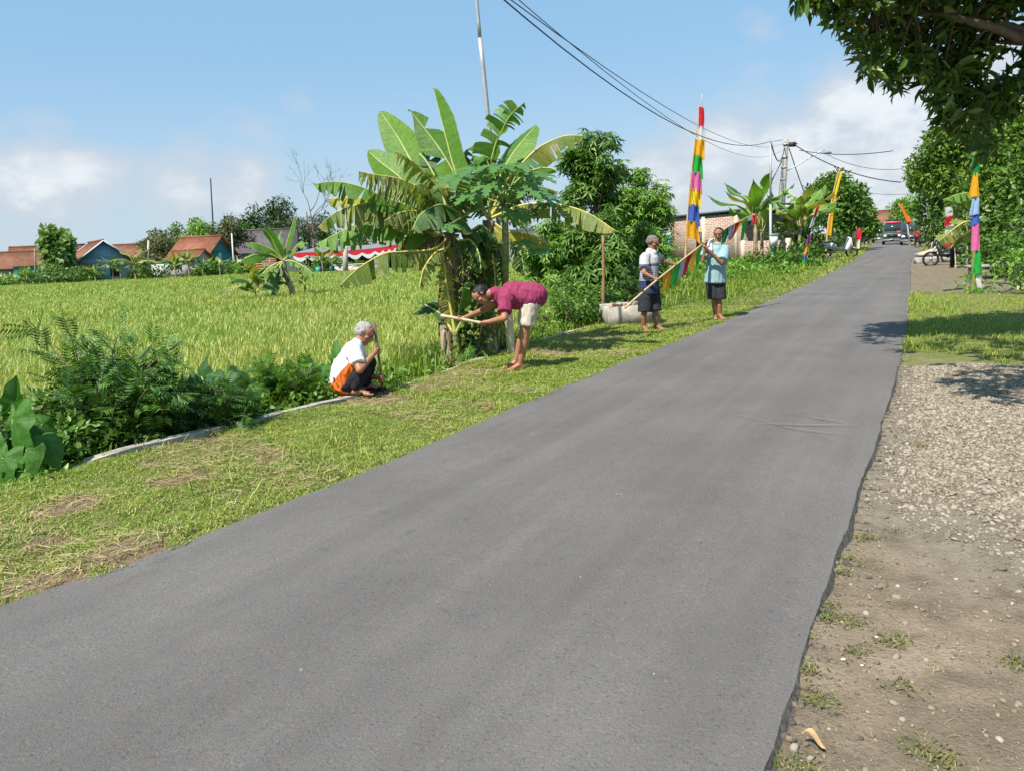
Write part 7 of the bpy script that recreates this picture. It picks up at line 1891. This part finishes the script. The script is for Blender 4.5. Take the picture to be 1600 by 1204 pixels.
M_GREEN = solid('dark_green_paint', (.045, .065, .05), .35, .15); M_NAVY = solid('dark_blue_paint', (.03, .04, .055), .3, .15); M_SILV = solid('silver_paint', (.50, .52, .55), .3, .05, metal=.3); M_LAMP = solid('headlamp_lens', (.75, .75, .72), .15, .03, spec=.6); M_CHRM = solid('chrome_bumper', (.30, .31, .32), .25, .05, metal=.5); M_STK = solid('red_sticker', (.60, .05, .10), .5, .05)
toward = math.atan2(-1, -.52)
# microbus facing the camera
b = A(1394, 382, 81); b[2] = -.02
vehicle('minibus', 'dark green minibus with a red strip on its windscreen, facing along the road', b, toward, [(-2.3, .4), (-2.3, 2.35), (1.35, 2.42), (1.75, 1.35), (2.15, 1.15), (2.2, .4)], 1.85, M_GREEN, ((1.74, 1.40), (1.40, 2.26)), [[(-1.9, 1.4), (-1.9, 2.15), (1.15, 2.2), (1.45, 1.4)]], (-1.4, 1.45), .38,
        [('bumper', (2.24, 0, .48), (.12, 1.85, .24), M_CHRM), ('headlight', (2.19, -.66, .92), (.1, .26, .24), M_LAMP), ('headlight', (2.19, .66, .92), (.1, .26, .24), M_LAMP), ('grille', (2.19, 0, .92), (.08, .9, .2), M_BLK), ('sunstrip', (1.50, 0, 2.26), (.04, 1.3, .18), M_STK), ('licence_plate', (2.31, 0, .48), (.02, .42, .14), M_BLK), ('sticker', (2.0, .6, 1.28), (.04, .4, .22), M_STK), ('roof_rack', (-.4, 0, 2.50), (2.4, 1.5, .08), M_BLK)], 'minibus')
b = A(1422, 383, 75); b[2] = -.04
vehicle('van', 'dark blue van with pale headlamps parked beside the man in the red shirt', b, toward, [(-2.2, .38), (-2.2, 2.05), (1.0, 2.15), (1.55, 1.25), (2.1, 1.05), (2.2, .38)], 1.75, M_NAVY, ((1.52, 1.32), (1.06, 2.02)), [[(-1.8, 1.3), (-1.8, 1.9), (.85, 1.98), (1.3, 1.3)]], (-1.35, 1.4), .36,
        [('bumper', (2.22, 0, .46), (.12, 1.75, .22), M_CHRM), ('headlight', (2.16, -.62, .84), (.1, .32, .22), M_LAMP), ('headlight', (2.16, .62, .84), (.1, .32, .22), M_LAMP), ('grille', (2.17, 0, .84), (.08, .8, .18), M_CHRM), ('licence_plate', (2.29, 0, .46), (.02, .42, .13), M_BLK)], 'van')
b = A(1361, 377, 122); b[2] = -.02
vehicle('silver_car', 'silver car coming down the far end of the road', b, toward, [(-2.1, .3), (-2.1, .95), (-1.5, 1.0), (-.9, 1.5), (.5, 1.5), (1.2, .98), (2.0, .85), (2.1, .3)], 1.7, M_SILV, ((1.15, 1.04), (.56, 1.47)), [[(-1.2, 1.0), (-.85, 1.42), (.45, 1.42), (1.0, 1.0)]], (-1.3, 1.35), .32,
        [('bumper', (2.12, 0, .42), (.1, 1.65, .22), M_SILV), ('headlight', (2.05, -.58, .72), (.1, .34, .16), M_LAMP), ('headlight', (2.05, .58, .72), (.1, .34, .16), M_LAMP), ('licence_plate', (2.18, 0, .42), (.02, .4, .12), M_BLK)], 'car')
b = A(1374, 379, 98); b[2] = -.02
vehicle('green_jeep', 'dark boxy car just behind the minibus', b, toward, [(-1.9, .4), (-1.9, 1.85), (.6, 1.85), (.85, 1.15), (1.8, 1.1), (1.9, .4)], 1.6, M_GREEN, ((.87, 1.2), (.66, 1.78)), [[(-1.6, 1.2), (-1.6, 1.7), (.5, 1.7), (.65, 1.2)]], (-1.2, 1.3), .38, [('bumper', (1.93, 0, .5), (.12, 1.6, .2), M_CHRM), ('headlight', (1.9, -.55, .9), (.08, .25, .22), M_LAMP), ('headlight', (1.9, .55, .9), (.08, .25, .22), M_LAMP)], 'car')

# yard clutter at the right, and small things on the near shoulder
def pile(name, label, px, py, Y, w, h, m, cat):
    b = A(px, py, Y); b[2] = -.07; mb = MB(); n = 16; V = [b + np.array([0, 0, h])]
    for q in (.4, .75, 1.0):
        for i in range(n):
            a = 2 * math.pi * i / n; V.append(b + np.array([math.cos(a) * w * q, math.sin(a) * w * q * .6, h * (1 - q) ** .8 + .03 * rng.normal() * (q < 1)]))
    Fc = [(0, 1 + i, 1 + (i + 1) % n) for i in range(n)] + [(1 + g * n + i, 1 + (g + 1) * n + i, 1 + (g + 1) * n + (i + 1) % n, 1 + g * n + (i + 1) % n) for g in range(2) for i in range(n)]
    setp(mb.add(np.array(V), Fc).part(name, m, None, True), label, cat)
M_SAND = solid('pale_sand', (.46, .38, .27), .95, .2, 6)
pile('sand_heap', 'low heap of pale sand at the yard entrance', 1458, 393, 46, 1.3, .35, M_SAND, 'sand heap')
pile('soil_heap', 'dark heap of dug soil beside the white motor scooter', 1285, 406, 44, .9, .35, solid('dark_soil', (.10, .07, .045), .95, .3), 'soil heap')
pile('soil_heap', 'small heap of dug soil where the digging bar meets the ground', 601, 613, 8.25, .13, .05, solid('dug_soil', (.17, .12, .075), .95, .3), 'soil heap')
b = A(1552, 428, 22); b[2] = -.07; rt = thing('concrete_bench', 'low grey concrete bench under the broad tree beside the yard', 'bench', b)
MB().box(b + np.array([0, 0, .42]), (1.5, .45, .08)).part('seat', M_CONC, rt)
for s in (-.55, .55): MB().box(b + np.array([s, 0, .19]), (.14, .4, .38)).part('leg', M_CONC, rt)
b = A(1483, 412, 34); b[2] = -.07; o = MB().extr([(-1.6, 0), (1.6, 0), (1.6, .28), (1.0, .34), (-1.6, .30)], -.15, .15, place(b, .1)).part('stone_edging', M_CONC2, None); setp(o, 'line of pale stone edging across the mouth of the yard', 'edging')
def leafobj(name, label, px, py, L, w, m, rz, curl=.25):
    c = G(px, py, -.018); n = 9; mb = MB(); V = []
    for i in range(n):
        f = i / (n - 1); hwd = w * math.sin(math.pi * min(1, f * .95 + .04)) ** .8
        for s in (-1, 0, 1): V.append(np.array([(f - .5) * L, s * hwd, .012 + curl * abs(s) * hwd + .02 * math.sin(f * 5)]))
    V = xf(place(c, rz), np.array(V)); o = mb.add(V, [(i * 3 + k, i * 3 + k + 1, i * 3 + k + 4, i * 3 + k + 3) for i in range(n - 1) for k in range(2)]).part(name, m, None, True); setp(o, label, 'leaf')
leafobj('fallen_leaf', 'curled tan fallen leaf on the dirt near the broken asphalt edge', 1271, 1158, .075, .013, solid('tan_leaf', (.50, .31, .14), .7, .15), -.75)
leafobj('fallen_leaf', 'small brown fallen leaf lying on the verge grass', 675, 630, .14, .025, solid('brown_leaf', (.28, .13, .06), .7, .2), .5)
leafobj('fallen_leaf', 'rusty dead leaf on the verge close to the asphalt', 760, 634, .11, .02, solid('rust_leaf', (.34, .12, .06), .7, .2), -.3)
def stone(label, px, py, r):
    c = G(px, py, -.025); mb = MB(); V = IV * 2 * (1 + .15 * rng.normal(size=(len(IV), 1))) * np.array([r, r * .75, r * .5]) * .5 * 2 * .5
    o = mb.add(V + c + np.array([0, 0, r * .2]), IF).part('stone', M_PLAST, None, True); setp(o, label, 'stone')
stone('smooth cream pebble on the dirt beside the asphalt edge', 1318, 1031, .022); stone('smaller cream pebble beside the larger one', 1347, 1040, .018); stone('grey pebble above the two cream pebbles', 1370, 996, .020)
stone('grey rock at the kerb end beside the digging man', 640, 600, .05)
mb = MB()
for x, y in ((1460, 652), (1550, 540)): pass
